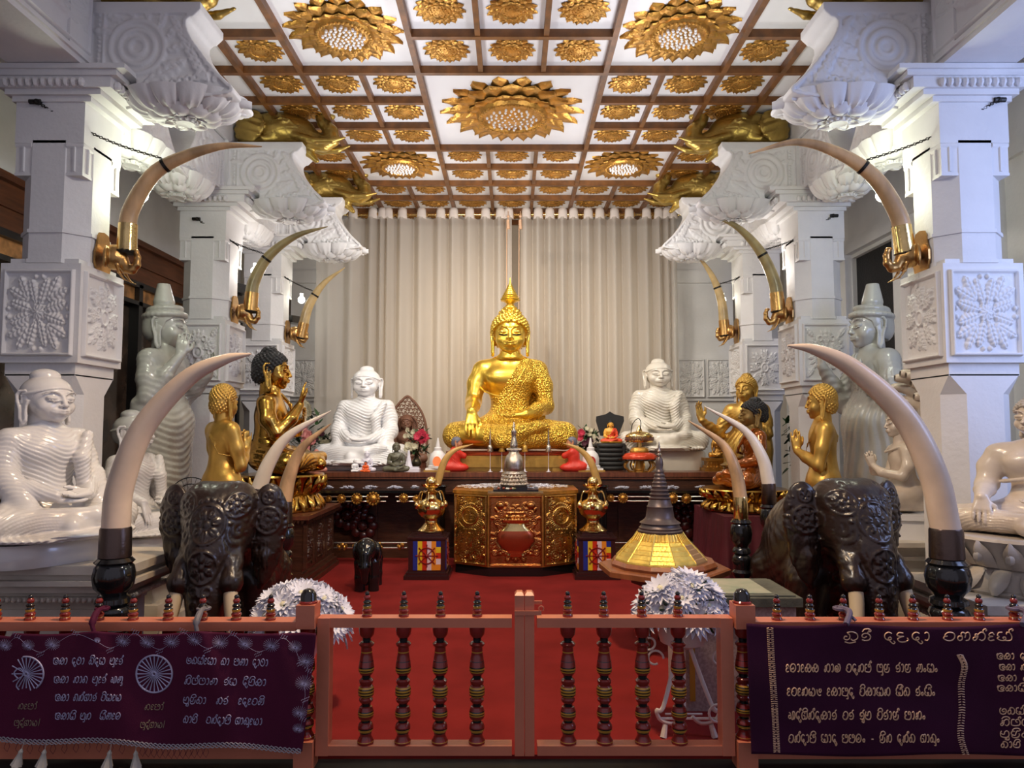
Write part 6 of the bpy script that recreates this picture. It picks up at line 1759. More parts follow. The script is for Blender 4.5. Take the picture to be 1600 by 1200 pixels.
# right banner
def fR(px,py):
    d = .012*math.exp(-((px-1322-(py-975)*.2)/40)**2)+.006*sin(px*.03+py*.008)+.005*sin(px*.011-py*.04)
    return YB-d
BR = Banner(fR)
topR = lambda px: (974+4*abs(sin((px-1170)/152*PI)) if px < 1322 else 974+6*abs(sin((px-1322)/275*PI)))
botR = lambda px: 1180+2*sin(px*.02)
m = cloth_mesh(BR, lambda v: 1166+8*v, lambda v: 1660, topR, botR, 140, 40)
tb = empty('prayer_banner', (0,0,0), label='dark purple velvet banner with golden script tied to the right fence', cat='banner')
solid(obj('cloth', m, M_cloth2, tb), .003)
mb = MB()
for txt,x0,x1,b in (("K la A K ka ka _ na A tha _ va da na ma H _ ba u ja _ ra A ja _ ha M sa M",1228,1465,1050),("K va K na ya Y _ K ka A ma u da _ va i ka A sa na _ sa ii ta _ ra M sa i M",1230,1461,1087),("a da H dha i na H da u ka A ra _ va ra _ ra uu pa _ va i ra A ja H _ ma A na M",1232,1446,1124),("va na H da A ma i _ sa A da u _ ma ma la M _ - _ ja i na _ da na H ta _ dha A ta u M",1232,1468,1160)):
    mb = MB(); write(mb, BR, txt, x0, x1, b, 12.2, .0030); obj('golden_lettering', mb, M_goldT, tb)
for txt,x0,x1,b,xh in (("e ka A _ da ttha A",1558,1618,1030,8),("e ka A _ na A ga",1562,1618,1047,8),("e ka A _ ga na H",1560,1620,1064,8),("e ka A sa i _ pa u",1559,1625,1080,8),("cha ta sa H sa A",1562,1622,1116,9),("na i ba H ba A",1563,1620,1134,9),("pa uu ja i ta A",1563,1620,1152,9),("ta A pa i _ va",1564,1615,1168,8)):
    mb = MB(); write(mb, BR, txt, x0, x1, b, xh+1, .0027); obj('golden_lettering', mb, M_goldT, tb)
mb = MB(); write(mb, BR, "sha ra ii _ da lla da A _ va ha na H K sa H _ va AE da2".replace('AE','A'), 1318, 1655, 1001, 13, .0030)
obj('golden_lettering', mb, M_goldT, tb)
for (pts) in (spline([(1203,982),(1206,1040),(1210,1100),(1214,1178)],10), spline([(1500,1024),(1507,1042),(1502,1070),(1503,1110),(1501,1150),(1510,1182)],10)):
    mb = MB()
    for k in range(len(pts)-1):
        a,b = pts[k],pts[k+1]; L = max(1,int(abs(b[1]-a[1])/2.4))
        for q in range(L):
            c = a+(b-a)*q/L
            if True:
                mb.tube([BR.P(c[0]-5,c[1],.004),BR.P(c[0]-1.2*(int(c[1]/2.4)%2),c[1]-1,.004)], .0022, 4); mb.tube([BR.P(c[0]+1.2*(int(c[1]/2.4)%2),c[1]-1,.004),BR.P(c[0]+5,c[1],.004)], .0022, 4)
    obj('golden_braid_stripe', mb, M_goldT, tb)
for px in (1321,1597):
    a = W(px,955,YG-.05); b = W(px+1,976,YB-.01); m = MB()
    m.tube(spline([tuple(a+Vector((0,.06,0))),tuple(a+Vector((.015,-.01,0))),tuple(b)],5), [.014]*11, 8); m.tube([tuple(a+Vector((.028*cos(q),.055+.028*sin(q),.0))) for q in np.linspace(0,2*PI,13)], .009, 6, cap=False); m.tube([tuple(a+Vector((.0,-.005,-.0))),tuple(a+Vector((.03,-.04,-.035)))],.008,6)
    obj('tie_cord', m, mat('grey_violet_cord',(.13,.10,.16),.6), tb)
# ================================================================ flower baskets behind the fence
def daisy(m, c, n, r, g, layers=3):
    "a many-petalled white bloom facing direction n"
    n = Vector(n).normalized(); q = n.to_track_quat('Z','Y').to_matrix().to_4x4(); T = Matrix.Translation(c) @ q
    m.T = T
    for L in range(layers):
        k0 = 20-4*L
        for k in range(k0):
            a = 2*PI*(k+.5*L+.3*g.random())/k0
            m.petal((.10*r*cos(a),.10*r*sin(a),.02*L*r), a, r*(1-.22*L)*(.9+.2*g.random()), r*.27, rise=.06+.30*L, cup=.25, droop=.12, normal=1, n=(3,5), mi=0)
    m.ball((0,0,.10*r),(.16*r,.16*r,.10*r),6,4,mi=1); m.T = None
def bouquet(name, c, rx, ry, rz, nbl, r, seed, lab, cat='flowers'):
    g = np.random.default_rng(seed); t = empty(name, c, label=lab, cat=cat)
    lf = MB()
    for k in range(nbl):
        z = 1-(k+.5)/nbl*1.0;  a = k*2.399+.3; s_ = math.sqrt(max(0,1-z*z))
        d = Vector((s_*cos(a), s_*sin(a), z)); p = Vector((d.x*rx, d.y*ry, d.z*rz))*g.uniform(.88,1.06)
        m = MB(); daisy(m, p, (d.x,d.y-.15,d.z+.25), r*(.85+.3*g.random()), g)
        obj('bloom', m, [M_whiteF, mat('pale_heart',(.75,.72,.50),.6)], t)
    for k in range(60):
        z = g.uniform(-.3,1); a = g.uniform(0,6.28); s_ = math.sqrt(max(0,1-z*z)); lf.petal((s_*cos(a)*rx*.7,s_*sin(a)*ry*.7,z*rz*.7), a, .09, .035, rise=g.uniform(-.5,1), normal=1, n=(3,4))
    obj('leaves', lf, M_leaf, t); 
    return t
p = W(458,960,4.15)
tf = bouquet('white_flower_basket', (p.x-.01,p.y+.12,p.z-.10), .25, .19, .23, 22, .115, 3, 'white chrysanthemum arrangement behind the fence left of the gate')
m = MB(); H = p.z-.10; m.lathe([(.05,-H),(.10,-H+.02),(.03,-H+.06),(.03,-.25),(.10,-.18),(.16,-.02),(.15,0)], 20); obj('stand', m, M_ironW, tf)
p = W(1074,955,3.92)
tf = bouquet('white_flower_basket', (p.x,p.y+.12,p.z-.06), .22, .17, .20, 20, .11, 5, 'white chrysanthemum arrangement on a scrolled white iron stand behind the gate')
# scrolled iron stand
zc = p.z-.06; m = MB(); m.lathe([(.05,-.16),(.12,-.13),(.15,-.03),(.14,0),(.01,0)], 20); obj('bowl', m, M_ironW, tf)
m = MB()
def scr(cx,cz,r,a0,a1,y): return [(cx+r*(1-.35*k/14)*cos(a0+(a1-a0)*k/14), y, cz+r*(1-.35*k/14)*sin(a0+(a1-a0)*k/14)) for k in range(15)]
for (sx,sy) in ((-1,-.10),(1,-.10),(0,.16)):
    pts = [(sx*.03,sy*.3,-.14),(sx*.06,sy*.5,-.24),(sx*.13,sy,-.44),(sx*.165,sy,-zc+.13),(sx*.14,sy,-zc+.08),(sx*.07,sy,-zc+.065),(sx*.02,sy,-zc+.10)]
    m.tube(spline(pts,6), .009, 8, flat=1.3); m.tube([(sx*.12,sy,-zc+.06),(sx*.135,sy-.02,-zc+.0)], [.013,.018], 8)
    for q in (.0,):
        m.tube(scr(sx*.17,-.19,.045,0,5.2,sy), .006, 6); m.tube(scr(sx*.20,-.11,.04,PI,PI+5.0,sy), .006, 6)
m.tube([(0,.0,-.16),(0,0,-zc+.06)], .013, 8); m.tube([(-.16,-.1,-zc+.09),(.16,-.1,-zc+.09)], .007, 6); m.tube([(-.10,0,-zc+.075),(.1,0,-zc+.075)],.006,6)
m.tube(scr(.15,-zc+.12,.05,1.5,7.,-.12), .007, 6)
obj('iron_stand', m, M_ironW, tf)
# low stone casket with a map slab, half seen through the gate
t = empty('stone_casket', W(1190,912,4.8), label='mossy stone casket with worn painted top beside the right wooden elephant', cat='casket')
z = t.location.z; m = MB(); m.b2((-.62,-.52,-z+.0),(.02,-.04,-.02)); obj('casket_body', m, mat('speckled_granite',(.34,.25,.22),.6,col2=(.50,.40,.36),vscale=70), t, smooth=False)
m = MB(); m.b2((-.68,-.55,-.02),(.05,.0,.03)); m.b2((-.64,-.52,.03),(.02,-.03,.04)); obj('slab', m, mat('mossy_slab',(.10,.10,.07),.6,bump=.4,bscale=30,var=.3,vscale=8), t, smooth=False)
m = MB(); m.b2((-.55,-.48,.04),(-.10,-.06,.045)); obj('painted_top', m, mat('faded_painting',(.40,.38,.27),.6,col2=(.26,.30,.20),vscale=9), t, smooth=False)
m = MB(); m.b2((-.60,-.532,-z+.06),(-.57,-.52,-.04)); m.tube([(-.42,-.53,-.02),(.0,-.53,-z+.05)], .011, 6); obj('edge_strips', m, M_lyel, t, smooth=False)
# ================================================================ curtains
YC = 11.25
def curtain(px0, px1, name, lab, seed, heads):
    g = np.random.default_rng(seed); x0,x1 = W(px0,400,YC).x, W(px1,400,YC).x
    cx = (x0+x1)/2; zt = W(700,334,YC).z-.07; zb = .35
    t = empty(name, (cx,YC,0), label=lab, cat='curtain')
    hx = [W(h,334,YC).x-cx for h in heads]
    def phase(x):
        # folds follow the headings: crest at each heading
        return np.interp(x, [hx[0]-.35]+hx+[hx[-1]+.35], [-1]+list(range(len(hx)))+[len(hx)])
    def fn(u,v):
        x = (x0-cx)+(x1-x0)*u; ph = phase(x); 
        z = zb+(zt-zb)*v
        amp = .085*(.75+.25*v)
        y = -amp*cos(2*PI*ph)-.018*cos(4*PI*ph+.5+v)+.010*sin(17*x+seed)*(1-v)+.008*sin(31*x+2*v)
        return (x+.02*sin(2*PI*ph)*(1-v*.5), y, z)
    m = MB(); m.grid(fn, 300, 8); obj('drape', m, M_curt, t)
    M_head = mat('curtain_heading', (.72,.64,.58), .8)
    for h in hx:
        m = MB(); m.grid(lambda u,v: (h-.075*cos(PI*u)*(1-.1*v), -.055*sin(PI*u)-.01, zt-.02+.15*v+.02*sin(PI*u)*v), 10, 4); solid(obj('heading_tab', m, M_head, t), .004)
    for h in hx:
        for s in (-1,1):
            m = MB(); m.tube([(h+s*.082, .0+.032*cos(a), zt+.055+.032*sin(a)) for a in np.linspace(0,2*PI,13)], .007, 6, cap=False)
            obj('grommet', m, M_brass, t)
    return t, zt
c1,zt = curtain(497, 799, 'curtain', 'sheer beige curtain hanging left of the great golden Buddha', 1, [552,583,598,607,629,659,689,709,734,759,782,795])
curtain(814, 1056, 'curtain', 'sheer beige curtain hanging right of the great golden Buddha', 2, [822,841,859,879,896,919,937,960,983,1010,1029,1042,1051])
rz_ = zt+.055
obj('curtain_rod', MB().tube([(W(505,334,YC).x,YC,rz_),(W(1090,334,YC).x,YC,rz_)], .016, 10), M_brass, label='brass curtain rod below the coffered ceiling', cat='curtain rod')
for px,lab in ((794,'gold tassel on a cord hanging at the inner edge of the left curtain'),(813,'gold tassel on a cord hanging at the inner edge of the right curtain')):
    a = W(px,332,YC-.10); m = MB(); m.tube([(0,0,.02),(0,0,-.12)],.006,5); m.ball((0,0,-.06),.022,8,6); m.lathe([(.006,-.10),(.022,-.12),(.016,-.14),(.030,-.26),(.002,-.262)][::-1],12); m.tube([(-.02,0,-.12),(-.025,.0,-1.9)],.006,5)
    obj('gold_tassel', m, M_goldT, loc=a, label=lab, cat='tassel')
# ================================================================ small things on the long altar
ZT = ZA
def on(px, Y): return (W(px,737,Y).x, Y, ZT)
MS = {}
def mini(pose, robe, **k):
    key = (pose, robe, k.get('headstyle','curl'), 'split' if k.get('split_robe') else '')
    if key not in MS: MS[key] = seated(pose, robe, h=.016, fold=.006, hk={'h':.035,'ush':(.2,.2,.15)}, lap=False, **k)
    return MS[key]
def small(name, parts, mats, px, Y, topy, rz, lab, cat='statuette', z0=None, boty=737):
    b = W(px,boty,Y); t_ = W(px,topy,Y); zb = ZT if z0 is None else z0
    return statue(name, parts, mats, (b.x,Y,zb), rz, (t_.z-zb)/1.06, lab, cat)
mm = mini('meditate','one')
M_jade = mat('dark_jade', (.105,.10,.065), .35, coat=.2)
small('green_buddha_statuette', mm, {'body':M_jade,'hair':M_jade}, 619, 9.32, 690, R(10), 'dark green Buddha statuette on the altar edge in front of the pierced wooden screen')
M_pink = mat('pink_resin', (.62,.25,.18), .4)
small('pink_buddha_statuette', mm, {'body':M_pink,'hair':M_pink}, 494, 9.34, 701, R(20), 'small pink Buddha statuette at the left end of the long altar')
M_pw2 = mat('white_resin', (.72,.70,.80), .3)
small('white_buddha_statuette', mm, {'body':M_pw2,'hair':M_pw2}, 573, 9.40, 704, R(5), 'small bluish white Buddha statuette before the knees of the left marble Buddha')
M_org = mat('orange_plastic', (.80,.13,.02), .4)
small('orange_monk_statuette', mm, {'body':M_org,'hair':M_hair}, 571, 9.25, 720, 0, 'tiny orange monk figure on the altar edge')
small('white_monk_statuette', mm, {'body':M_marbW,'hair':M_marbW}, 555, 9.28, 717, R(40), 'tiny white figure next to the tiny orange monk', z0=ZT)
# white plastic stand and folded cloth
m = MB(); m.box((0,0,.02),(.19,.13,.04)); m.box((.01,0,.05),(.15,.10,.025)); m.lathe([(.05,.06),(.035,.12),(.02,.2),(.015,.26),(.01,.27)],8,(-.05,.03,0))
obj('white_stand', m, M_pw2, smooth=False, loc=on(644,9.33), label='small white plastic stand beside the flower vase', cat='stand')
# pierced wooden screen with its carved Buddha
p = W(635,735,10.62); q = W(635,619,10.62); Hs = q.z-ZT; hw_ = 31*10.62/1140
t = empty('pierced_screen', (p.x,10.66,ZT), label='brown pointed openwork screen with a carved wooden Buddha, beside the left marble Buddha', cat='carving')
M_saw = mat('carved_sandalwood', (.17,.075,.045), .55, bump=.2, bscale=60)
out_ = lambda t_: (hw_*(sin(PI*min(1,t_*.62+.19))**.9 if t_ < .5 else 1.0*math.sqrt(max(0,1-((t_-.45)/.55)**2))**1.05), Hs*t_)
L_ = [ (hw_*f_, Hs*z_) for f_,z_ in ((.75,.0),(.90,.12),(1.0,.30),(1.0,.45),(.93,.60),(.76,.75),(.50,.87),(.24,.95),(0,1.0))]
oc = L_+[(-a,b) for a,b in L_[::-1][1:]]
m = MB(); m.tube([(a,0,b) for a,b in spline(oc,4)], .018, 6)
g = np.random.default_rng(9)
def inside(x,z): 
    w_ = np.interp(z/Hs,[0,.12,.30,.45,.60,.75,.87,.95,1],[.75,.9,1,1,.93,.76,.5,.24,0])*hw_; return abs(x) < w_-.02 and z > 0
sp = []
for i in range(-5,6):
    for j in range(1,20):
        x,z = (i+.5*(j%2))*.055, j*.055
        if inside(x,z) and not (abs(x) < .13 and z < Hs*.62): sp.append((x,z))
for x,z in sp:
    a0 = g.uniform(0,6.3); m.tube([(x+.024*(1-k/14)*cos(a0+k*.62),0,z+.024*(1-k/14)*sin(a0+k*.62)) for k in range(10)], .0065, 4)
    m.tube([(x,0,z),(x+.03,0,z+.028)],.006,4); m.tube([(x,0,z),(x-.03,0,z+.028)],.006,4)
m.tube([(.15*cos(a),-.01,Hs*.58+.15*sin(a)) for a in np.linspace(0,2*PI,25)], .014, 6, cap=False)
obj('openwork', m, M_saw, t)
obj('halo_disc', MB().prism([(.15*cos(a),Hs*.58+.15*sin(a)) for a in np.linspace(0,2*PI,24,endpoint=False)],.0,.02), M_saw, t)
V,F = xf(mm['body'],(0,-.10,.07),Hs*.66); npobj('carved_buddha', V,F, M_saw, t); V,F = xf(mm['hair'],(0,-.10,.07),Hs*.66); npobj('carved_hair', V,F, M_saw, t)
obj('wooden_foot', MB().box((0,-.06,.035),(.62,.34,.07)), M_dark2, t, smooth=False)
# vases of flowers
M_pinkF = mat('deep_pink_petal', (.60,.04,.09), .6); M_rose = mat('pale_pink_petal',(.75,.30,.28),.6); M_cream = mat('cream_petal',(.62,.58,.42),.6); M_purp = mat('dark_purple_petal',(.08,.01,.03),.6)
def arrangement(px, py, Y, w, h, spec, lab, seed, vase=True, zbase=None):
    c = W(px,py,Y); zb = ZT if zbase is None else zbase
    t = empty('flower_arrangement', (c.x,Y,zb), label=lab, cat='flowers'); g = np.random.default_rng(seed); dz = c.z-zb
    lf = MB()
    for k in range(70):
        a,b = g.uniform(-1,1,2); lf.petal((a*w*.8,g.uniform(-.08,.08),dz+b*h*.8), g.uniform(0,6.3), .10, .045, rise=g.uniform(-1,1), cup=.2, normal=1, n=(3,4))
    obj('leaves', lf, M_leaf, t)
    for mt,cx,cy,n,r in spec:
        for k in range(n):
            x,z = cx*w+g.normal()*w*.22, dz+cy*h+g.normal()*h*.18
            m = MB(); mm2 = MB(); daisy(m, Vector((x,-.07-.03*g.random(),z)), (g.uniform(-.5,.5),-1,g.uniform(-.1,.6)), r, g, 2); m.m = [0]*len(m.m)
            obj('bloom', m, mt, t)
    m = MB()
    if vase: m.lathe([(.05,0),(.055,.01),(.03,.03),(.065,.09),(.06,.13),(.03,.17),(.04,.19)],18)
    for k in range(8): a = k*.785; m.tube([(0,0,.1),(.3*w*cos(a),.04*sin(a),max(.2,dz-.1*k/8))], .006, 5)
    obj('vase', m, mat('bronze_vase',(.06,.05,.03),.3,.7), t)
arrangement(651,690,9.62,.16,.17,[(M_pinkF,.45,.3,7,.065),(M_cream,-.5,.5,7,.035),(M_cream,-.5,-.4,5,.05)],'vase with deep pink and cream flowers in front of the pierced wooden screen',31)
arrangement(918,688,10.35,.15,.17,[(M_pinkF,-.6,.4,4,.05),(M_cream,.3,.6,8,.035),(M_purp,-.1,-.1,5,.05)],'vase with dark red and cream flowers at the right knee of the golden Buddha',32)
arrangement(505,688,10.66,.16,.14,[(M_purp,-.3,.3,6,.05),(M_cream,.2,-.3,8,.045)],'bunch of dark purple and cream flowers left of the left marble Buddha',33,zbase=0.)
arrangement(480,674,9.72,.20,.34,[(M_cream,.0,.75,7,.075),(M_rose,-.1,.05,7,.06),(M_rose,.3,-.5,5,.05)],'tall bunch of cream lilies and pink flowers at the left end of the altar',34,zbase=0.)
arrangement(1246,690,8.75,.16,.42,[(M_rose,-.2,.75,2,.07),(M_cream,.0,.45,3,.05),(M_cream,.0,-.3,12,.06)],'tall vase of pale flowers behind the golden disciple on the right',35,zbase=.0)
# white dome shrines
m = MB(); m.box((0,0,.02),(.30,.2,.04)); m.lathe([(.125,.04),(.125,.07),(.11,.08),(.112,.16),(.095,.22),(.06,.255),(.05,.265),(.05,.30),(.03,.31),(.024,.345),(.008,.43)],24)
niche = MB(); niche.prism([(.052*cos(a),.13+.065*sin(a)) for a in np.linspace(0,2*PI,20,endpoint=False)], -.122, -.10)
M_niche = mat('lit_orange_niche', (.75,.12,.03), .5, emit=(1.,.25,.08), estr=.6)
for px,lab in ((684,'little white stupa shrine with a glowing orange niche left of the golden throne'),(923,'little white stupa shrine with a red niche right of the golden throne')):
    t = empty('stupa_shrine', on(px,9.46), label=lab, cat='shrine'); obj('dome', m, mat('white_porcelain',(.74,.73,.74),.35), t)
    obj('niche', niche, M_niche if px < 800 else mat('red_niche',(.45,.03,.02),.5), t)
    bx('gilt_foot', (-.17,-.12,-.0),(.17,.12,.018), M_goldP).parent = t
# kneeling red monks with folded hands
for px,s,lab in ((714,1,'kneeling red robed monk figure at the left end of the golden throne'),(893,-1,'kneeling red robed monk figure at the right end of the golden throne')):
    Mk = SDF((-.24,-.24,-.01),(.24,.24,.48),.009)
    Mk.ell((-.10,0,.06),(.12,.10,.07)); Mk.ell((.02,0,.05),(.13,.09,.055),.04); Mk.ell((-.03,0,.19),(.075,.08,.13),.05); Mk.cap((0,-.05,.25),(.09,0,.20),.035,.028,.03); Mk.cap((0,.05,.25),(.09,0,.20),.035,.028,.03)
    Mk.warp(lambda X,Y,Z: -.006*wavy((X+Z)/.03))
    V,F = Mk.mesh(1); hd,hh = head('smooth', .03, ush=None)
    t = empty('kneeling_monk_statuette', on(px,9.42), R(0) if s > 0 else PI, label=lab, cat='statuette')
    npobj('robe', V, F, mat('red_robe',(.62,.035,.02),.45), t)
    V,F = xf(hd,(.0,0,.30),.14,rz=R(90)); npobj('body', V, F, mat('tan_skin',(.50,.22,.12),.5), t); V,F = xf(hh,(.0,0,.30),.14,rz=R(90)); npobj('hair', V, F, mat('grey_cap',(.13,.13,.17),.5), t)
# four slender stupas on glass rods in front of the golden Buddha
for px,py,h,mm_ in ((766,669,706,M_silv),(784,668,706,M_goldP),(820,668,706,M_goldP),(857,669,706,M_silv)):
    a = W(px,706,9.28); b = W(px,py,9.28); H = b.z-a.z; zf = a.z-ZT
    t = empty('slender_stupa', (a.x,9.28,ZT), label=f'slender {"silver" if mm_ is M_silv else "gilt"} stupa on a thin rod before the {"raised" if 0 else ("left" if px<800 else "right")} part of the golden Buddha lap', cat='stupa')
    m = MB(); m.lathe([(.040,0),(.042,.02),(.034,.025),(.036,.06),(.024,.085),(.018,.09),(.02,.10)]+[q for k in range(6) for q in ((.017-.0022*k,.11+.025*k),(.0185-.0022*k,.12+.025*k))]+[(.004,.27),(.001,H)], 18); m.v = [(x,y,z+zf) for x,y,z in m.v]
    obj('spire', m, mm_, t)
    m = MB(); m.tube([(0,0,.02),(0,0,zf)],.003,6); m.lathe([(.03,0),(.032,.006),(.012,.012),(.010,.03),(.002,.04)],12); obj('rod', m, M_pw2, t)
# black coil seat with orange Buddha and hood
a = W(957,735,9.62); b = W(957,693,9.62); H = b.z-ZT
t = empty('serpent_coil_throne', (a.x-.02,9.75,ZT), label='stack of black serpent coils carrying the orange Buddha', cat='throne')
m = MB()
for k in range(6):
    z = (k+.5)*H/6; rr = H/11
    pts = [(.185*math.copysign(abs(cos(q))**.7,cos(q)),.15*math.copysign(abs(sin(q))**.7,sin(q)),z) for q in np.linspace(0,2*PI,33)]; m.tube(pts, rr, 10, cap=False)
m.b2((-.18,-.14,0),(.18,.14,H)); 
for k in range(6):
    for q in range(26): a_ = q*.2417; m.ball((.20*cos(a_)*1.02,-.168*abs(sin(a_)),(k+.5)*H/6),(.014,.012,.02),5,4)
obj('coils', m, M_blackM, t)
spl = lambda c: (c[:,2] < .66) & ((c[:,0] > (c[:,2]-.35)*.5-.05) | (c[:,2] < .34)) & ~((c[:,0] < -.17) & (c[:,2] > .2)) & ~((np.abs(c[:,0]) < .13) & (c[:,1] < -.22) & (c[:,2] > .18)) & ~(c[:,2] < .07)
om = mini('meditate','one',split_robe=spl)
M_yel = mat('yellow_skin',(.80,.42,.06),.4)
tz = W(957,655,9.75).z; s_ = (tz-ZT-H)/1.06
t = statue('orange_buddha_statuette', om, {'body':M_yel,'hair':M_blackM,'robe':mat('vermilion_robe',(.70,.07,.02),.45)}, (a.x-.0,9.75,ZT+H), 0, s_, 'small Buddha with orange robe and yellow skin sheltered by a black hood', 'statuette')
m = MB(); hd = [(-.14,.10),(-.205,.30),(-.20,.36),(-.06,.39),(0,.425),(.06,.39),(.20,.36),(.205,.30),(.12,.10)]
m.prism([(x*.92,z) for x,z in hd], .06, .10); obj('serpent_hood', m, M_blackM, t, smooth=False)
# gilded drum tray and the covered offering in front of the right marble Buddha
a = W(999,735,9.6); z1 = W(999,703+15,9.3).z
t = empty('offering_stand', (W(1000,720,9.25).x,9.28,ZT), label='dark tray of red and gold offerings on a low carved stand on the altar', cat='offering')
H = W(1000,719,9.2).z-ZT
m = MB(); m.lathe([(.20,H-.012),(.27,H),(.28,H+.012),(.01,H+.012)],28,sy=.7); obj('dark_tray', m, M_black, t)
m = MB()
for k in range(9): a_ = k*2*PI/9; m.tube(spline([(.16*cos(a_),.11*sin(a_),H-.01),(.20*cos(a_),.13*sin(a_),H*.5),(.13*cos(a_),.09*sin(a_),0)],4),.012,6)
m.lathe([(.13,0),(.13,.015),(.06,.03),(.05,H-.01)],16,sy=.7); obj('carved_foot', m, M_goldD, t)
m = MB(); m.lathe([(.21,0,0),(.215,.03,0),(.18,.07,0),(.12,.085,1),(.125,.10,1),(.10,.14,1),(.07,.15,1),(.01,.152,1)],26,sy=.7,wob=lambda a,z: .05*cos(a*9)*(z<.08)); m.v = [(x,y,z+H+.01) for x,y,z in m.v]; obj('red_covering', m, [mat('red_satin',(.60,.06,.02),.25,.3), M_goldR], t)
t = empty('gilded_casket', (W(999,690,9.58).x,9.58,ZT), label='round gilded casket with bent wire in front of the right marble Buddha', cat='casket')
zq = W(999,690,9.58).z-ZT; m = MB(); m.lathe([(.17,zq-.01),(.18,zq),(.18,zq+.075),(.175,zq+.085),(.12,zq+.12),(.04,zq+.135),(.035,zq+.16),(.002,zq+.22)],28,sy=.6); m.lathe([(.10,0),(.10,.02),(.03,.04),(.03,zq)],14); obj('drum', m, M_brass, t)
m = MB()
for k in range(26): a_ = PI+k*PI/25; m.tube([(.183*cos(a_),.11*sin(a_),zq+.012),(.183*cos(a_),.11*sin(a_),zq+.06)],.006,5); m.ball((.186*cos(a_),.113*sin(a_),zq+.03),.009,5,4)
obj('pearl_band', m, M_dark2, t); obj('bent_wire', MB().tube(spline([(-.12,-.05,zq+.08),(-.10,-.06,zq+.22),(-.03,-.06,zq+.30),(.01,-.06,zq+.26),(.0,-.06,zq+.14)],6),.005,6), M_chain, t)
# golden fasting figure at the right end
a = W(1121,735,9.6)
fs = mini('earth','one'); 
t = small('golden_fasting_statuette', fs, {'body':M_goldR,'hair':M_goldR}, 1122, 9.55, 670, R(-12), 'small thin golden seated figure at the right end of the altar', z0=ZT+.17)
t.scale = (.72,.9,1)
m = MB(); m.box((0,0,.02),(.42,.26,.04)); m.box((0,0,.055),(.36,.22,.03)); m.box((0,0,.10),(.32,.20,.06)); m.box((0,0,.15),(.38,.24,.04))
for k in range(9): m.ball((-.17+.0425*k,-.12,.05),(.016,.014,.022),6,4); m.ball((-.16+.04*k,-.105,.10),(.012,.01,.026),6,4)
obj('golden_plinth', m, M_goldR, smooth=False, loc=(a.x,9.55,ZT), label='stepped golden plinth under the thin golden figure', cat='plinth')
# ================================================================ odds and ends
# pedestal fan behind the left elephant
p = W(299,758,6.75); t = empty('pedestal_fan', (p.x,6.75,0), label='black pedestal fan behind the left wooden elephant', cat='fan')
m = MB(); 
for r in (.21,.15,.09): m.tube([(r*cos(a),0,p.z-.14+r*sin(a)) for a in np.linspace(0,2*PI,33)], .005, 5, cap=False)
for k in range(28): a = k*2*PI/28; m.tube([(.05*cos(a),-.02,p.z-.14+.05*sin(a)),(.21*cos(a),0,p.z-.14+.21*sin(a))], .002, 4)
obj('cage', m, M_blackM, t); obj('motor', MB().ball((0,.06,p.z-.14),(.07,.10,.07),14,9), M_blackM, t); obj('pole', MB().lathe([(.16,0),(.16,.02),(.03,.04),(.02,p.z-.2)],16), M_blackM, t)
# wall spotlights
for s,px,py,Y,lab in ((-1,459,500,10.25,'black spotlight on the third pillar on the left'),(-1,374,452,8.35,'black spotlight behind the second pillar on the left')):
    p = W(px,py,Y); t = empty('spotlight', p, R(-30), label=lab, cat='spotlight'); m = MB(); m.box((0,0,0),(.16,.20,.10)); obj('housing', m, M_black, t, smooth=False); obj('arm', MB().tube([(0,0,0),(-.12,.05,.05)],.012,6), M_chain, t)
# candle holder with gilt bits at the left table, green block at the end of the altar
# ================================================================ light
sc = bpy.context.scene
w = bpy.data.worlds.new('hall'); sc.world = w; w.use_nodes = True
w.node_tree.nodes['Background'].inputs[0].default_value = (.66,.63,.78,1)
w.node_tree.nodes['Background'].inputs[1].default_value = .55
def light(name, kind, loc, energy, col=(1,1,1), size=.1, target=None, spot=60, blend=.5, sizey=None):
    d = bpy.data.lights.new(name, kind); d.energy = energy; d.color = col
    if kind == 'AREA':
        d.size = size
        if sizey: d.shape = 'RECTANGLE'; d.size_y = sizey
    else: d.shadow_soft_size = size
    if kind == 'SPOT': d.spot_size = R(spot); d.spot_blend = blend
    o = bpy.data.objects.new(name, d); COL.objects.link(o); o.location = loc
    if target is not None: o.rotation_euler = (Vector(target)-Vector(loc)).to_track_quat('-Z','Y').to_euler()
    return o
WARM = (1.,.80,.52); GREEN = (.93,1.,.80); CW = (1.,.93,.84)
m = MB(); m.ball((0,0,0), .05, 14, 10); m.lathe([(.022,.04),(.022,.09)], 10)
b0 = None
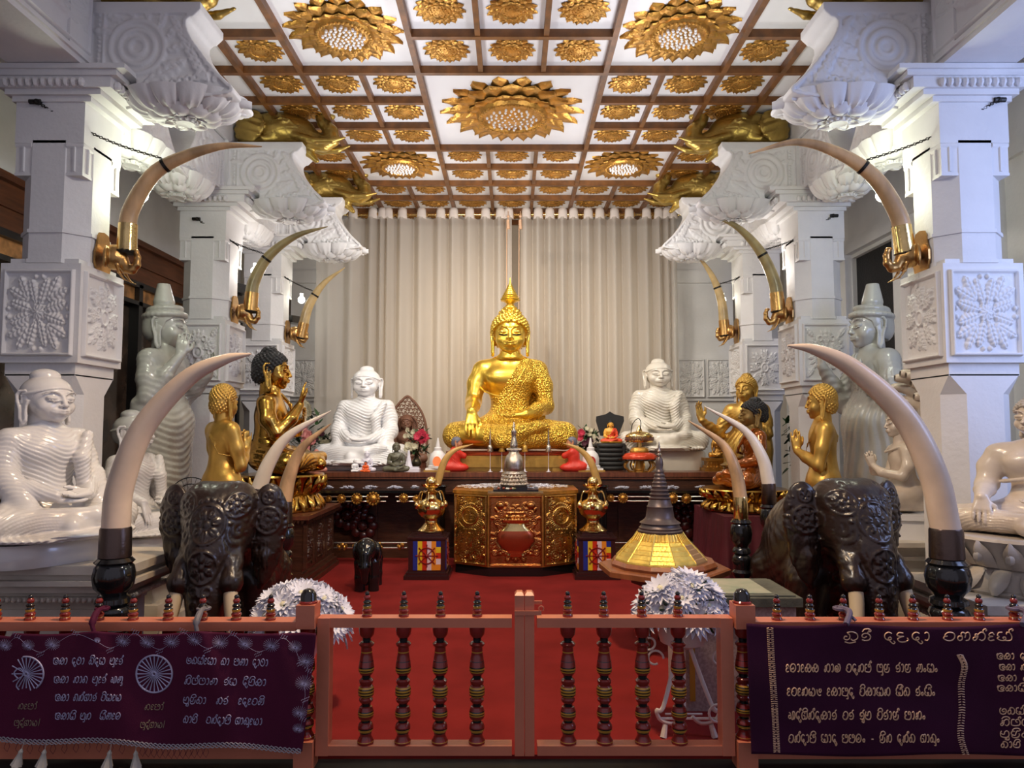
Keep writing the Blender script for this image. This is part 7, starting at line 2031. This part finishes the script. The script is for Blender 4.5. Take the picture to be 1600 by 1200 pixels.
for s,side in ((-1,'left'),(1,'right')):
    for k,(y,z,e,c) in enumerate(((5.80,3.50,24,GREEN),(8.42,3.46,13,(1,.95,.95)),(10.3,3.46,4,(.95,1,.92)))):
        loc = (s*3.0, y, z)
        lab = f'round white bulb lamp behind the {("first","second","third")[k]} pillar on the {side}'
        if b0 is None: b0 = obj('bulb_lamp', m, M_bulb, loc=loc, label=lab, cat='lamp', group='bulb lamps on the pillars')
        else: dup(b0, loc, 0, label=lab)
        light('bulb_light', 'POINT', (s*2.90, y+.06, z), e, c, .12)
# unseen spots high over the aisle, added to light statues, altar and gate
light('spot_main', 'SPOT', (-1.6,5.2,4.7), 440, (1,.86,.66), .12, (0,10.2,1.6), 62, .7)
light('spot_main', 'SPOT', (1.6,5.2,4.7), 200, (1,.86,.66), .12, (0,10.2,1.6), 62, .7)
light('spot_gate', 'SPOT', (0,3.6,4.9), 560, (1,.70,.42), .15, (0,4.2,0), 120, .8)
light('spot_side', 'SPOT', (1.3,3.4,4.7), 230, CW, .15, (-2.9,6.2,1.4), 70, .8)
light('spot_side', 'SPOT', (-1.3,3.4,4.7), 230, CW, .15, (2.9,6.2,1.4), 70, .8)
for y,e in ((6.0,19),(8.3,17)):
    for s in (-1,1): light('ceiling_fill', 'AREA', (s*1.2,y,3.7), e, (.96,.96,1.), .5, (s*1.2,y,5.15), sizey=.8)  # unseen upward panels in mid-air, added to brighten the ceiling
for s in (-1,1): light('curtain_wash', 'AREA', (s*.7,8.6,4.25), 42, (1,.95,.88), .5, (s*1.2,11.25,2.7), sizey=.5)  # unseen panels below the ceiling, added to brighten the curtains
light('day_right', 'AREA', (4.5,3.4,3.0), 60, (.42,.55,1.), 1.2, (3.2,5.6,2.6), sizey=2.)
light('back_warm', 'AREA', (0,11.9,2.6), 45, (1,.80,.58), 3.6, (0,11.0,2.6), sizey=3.6)
sc.view_settings.view_transform = 'Standard'; sc.view_settings.look = 'None'; sc.view_settings.gamma = 1
sc.view_settings.use_curve_mapping = False
sc.view_settings.exposure = 0.0
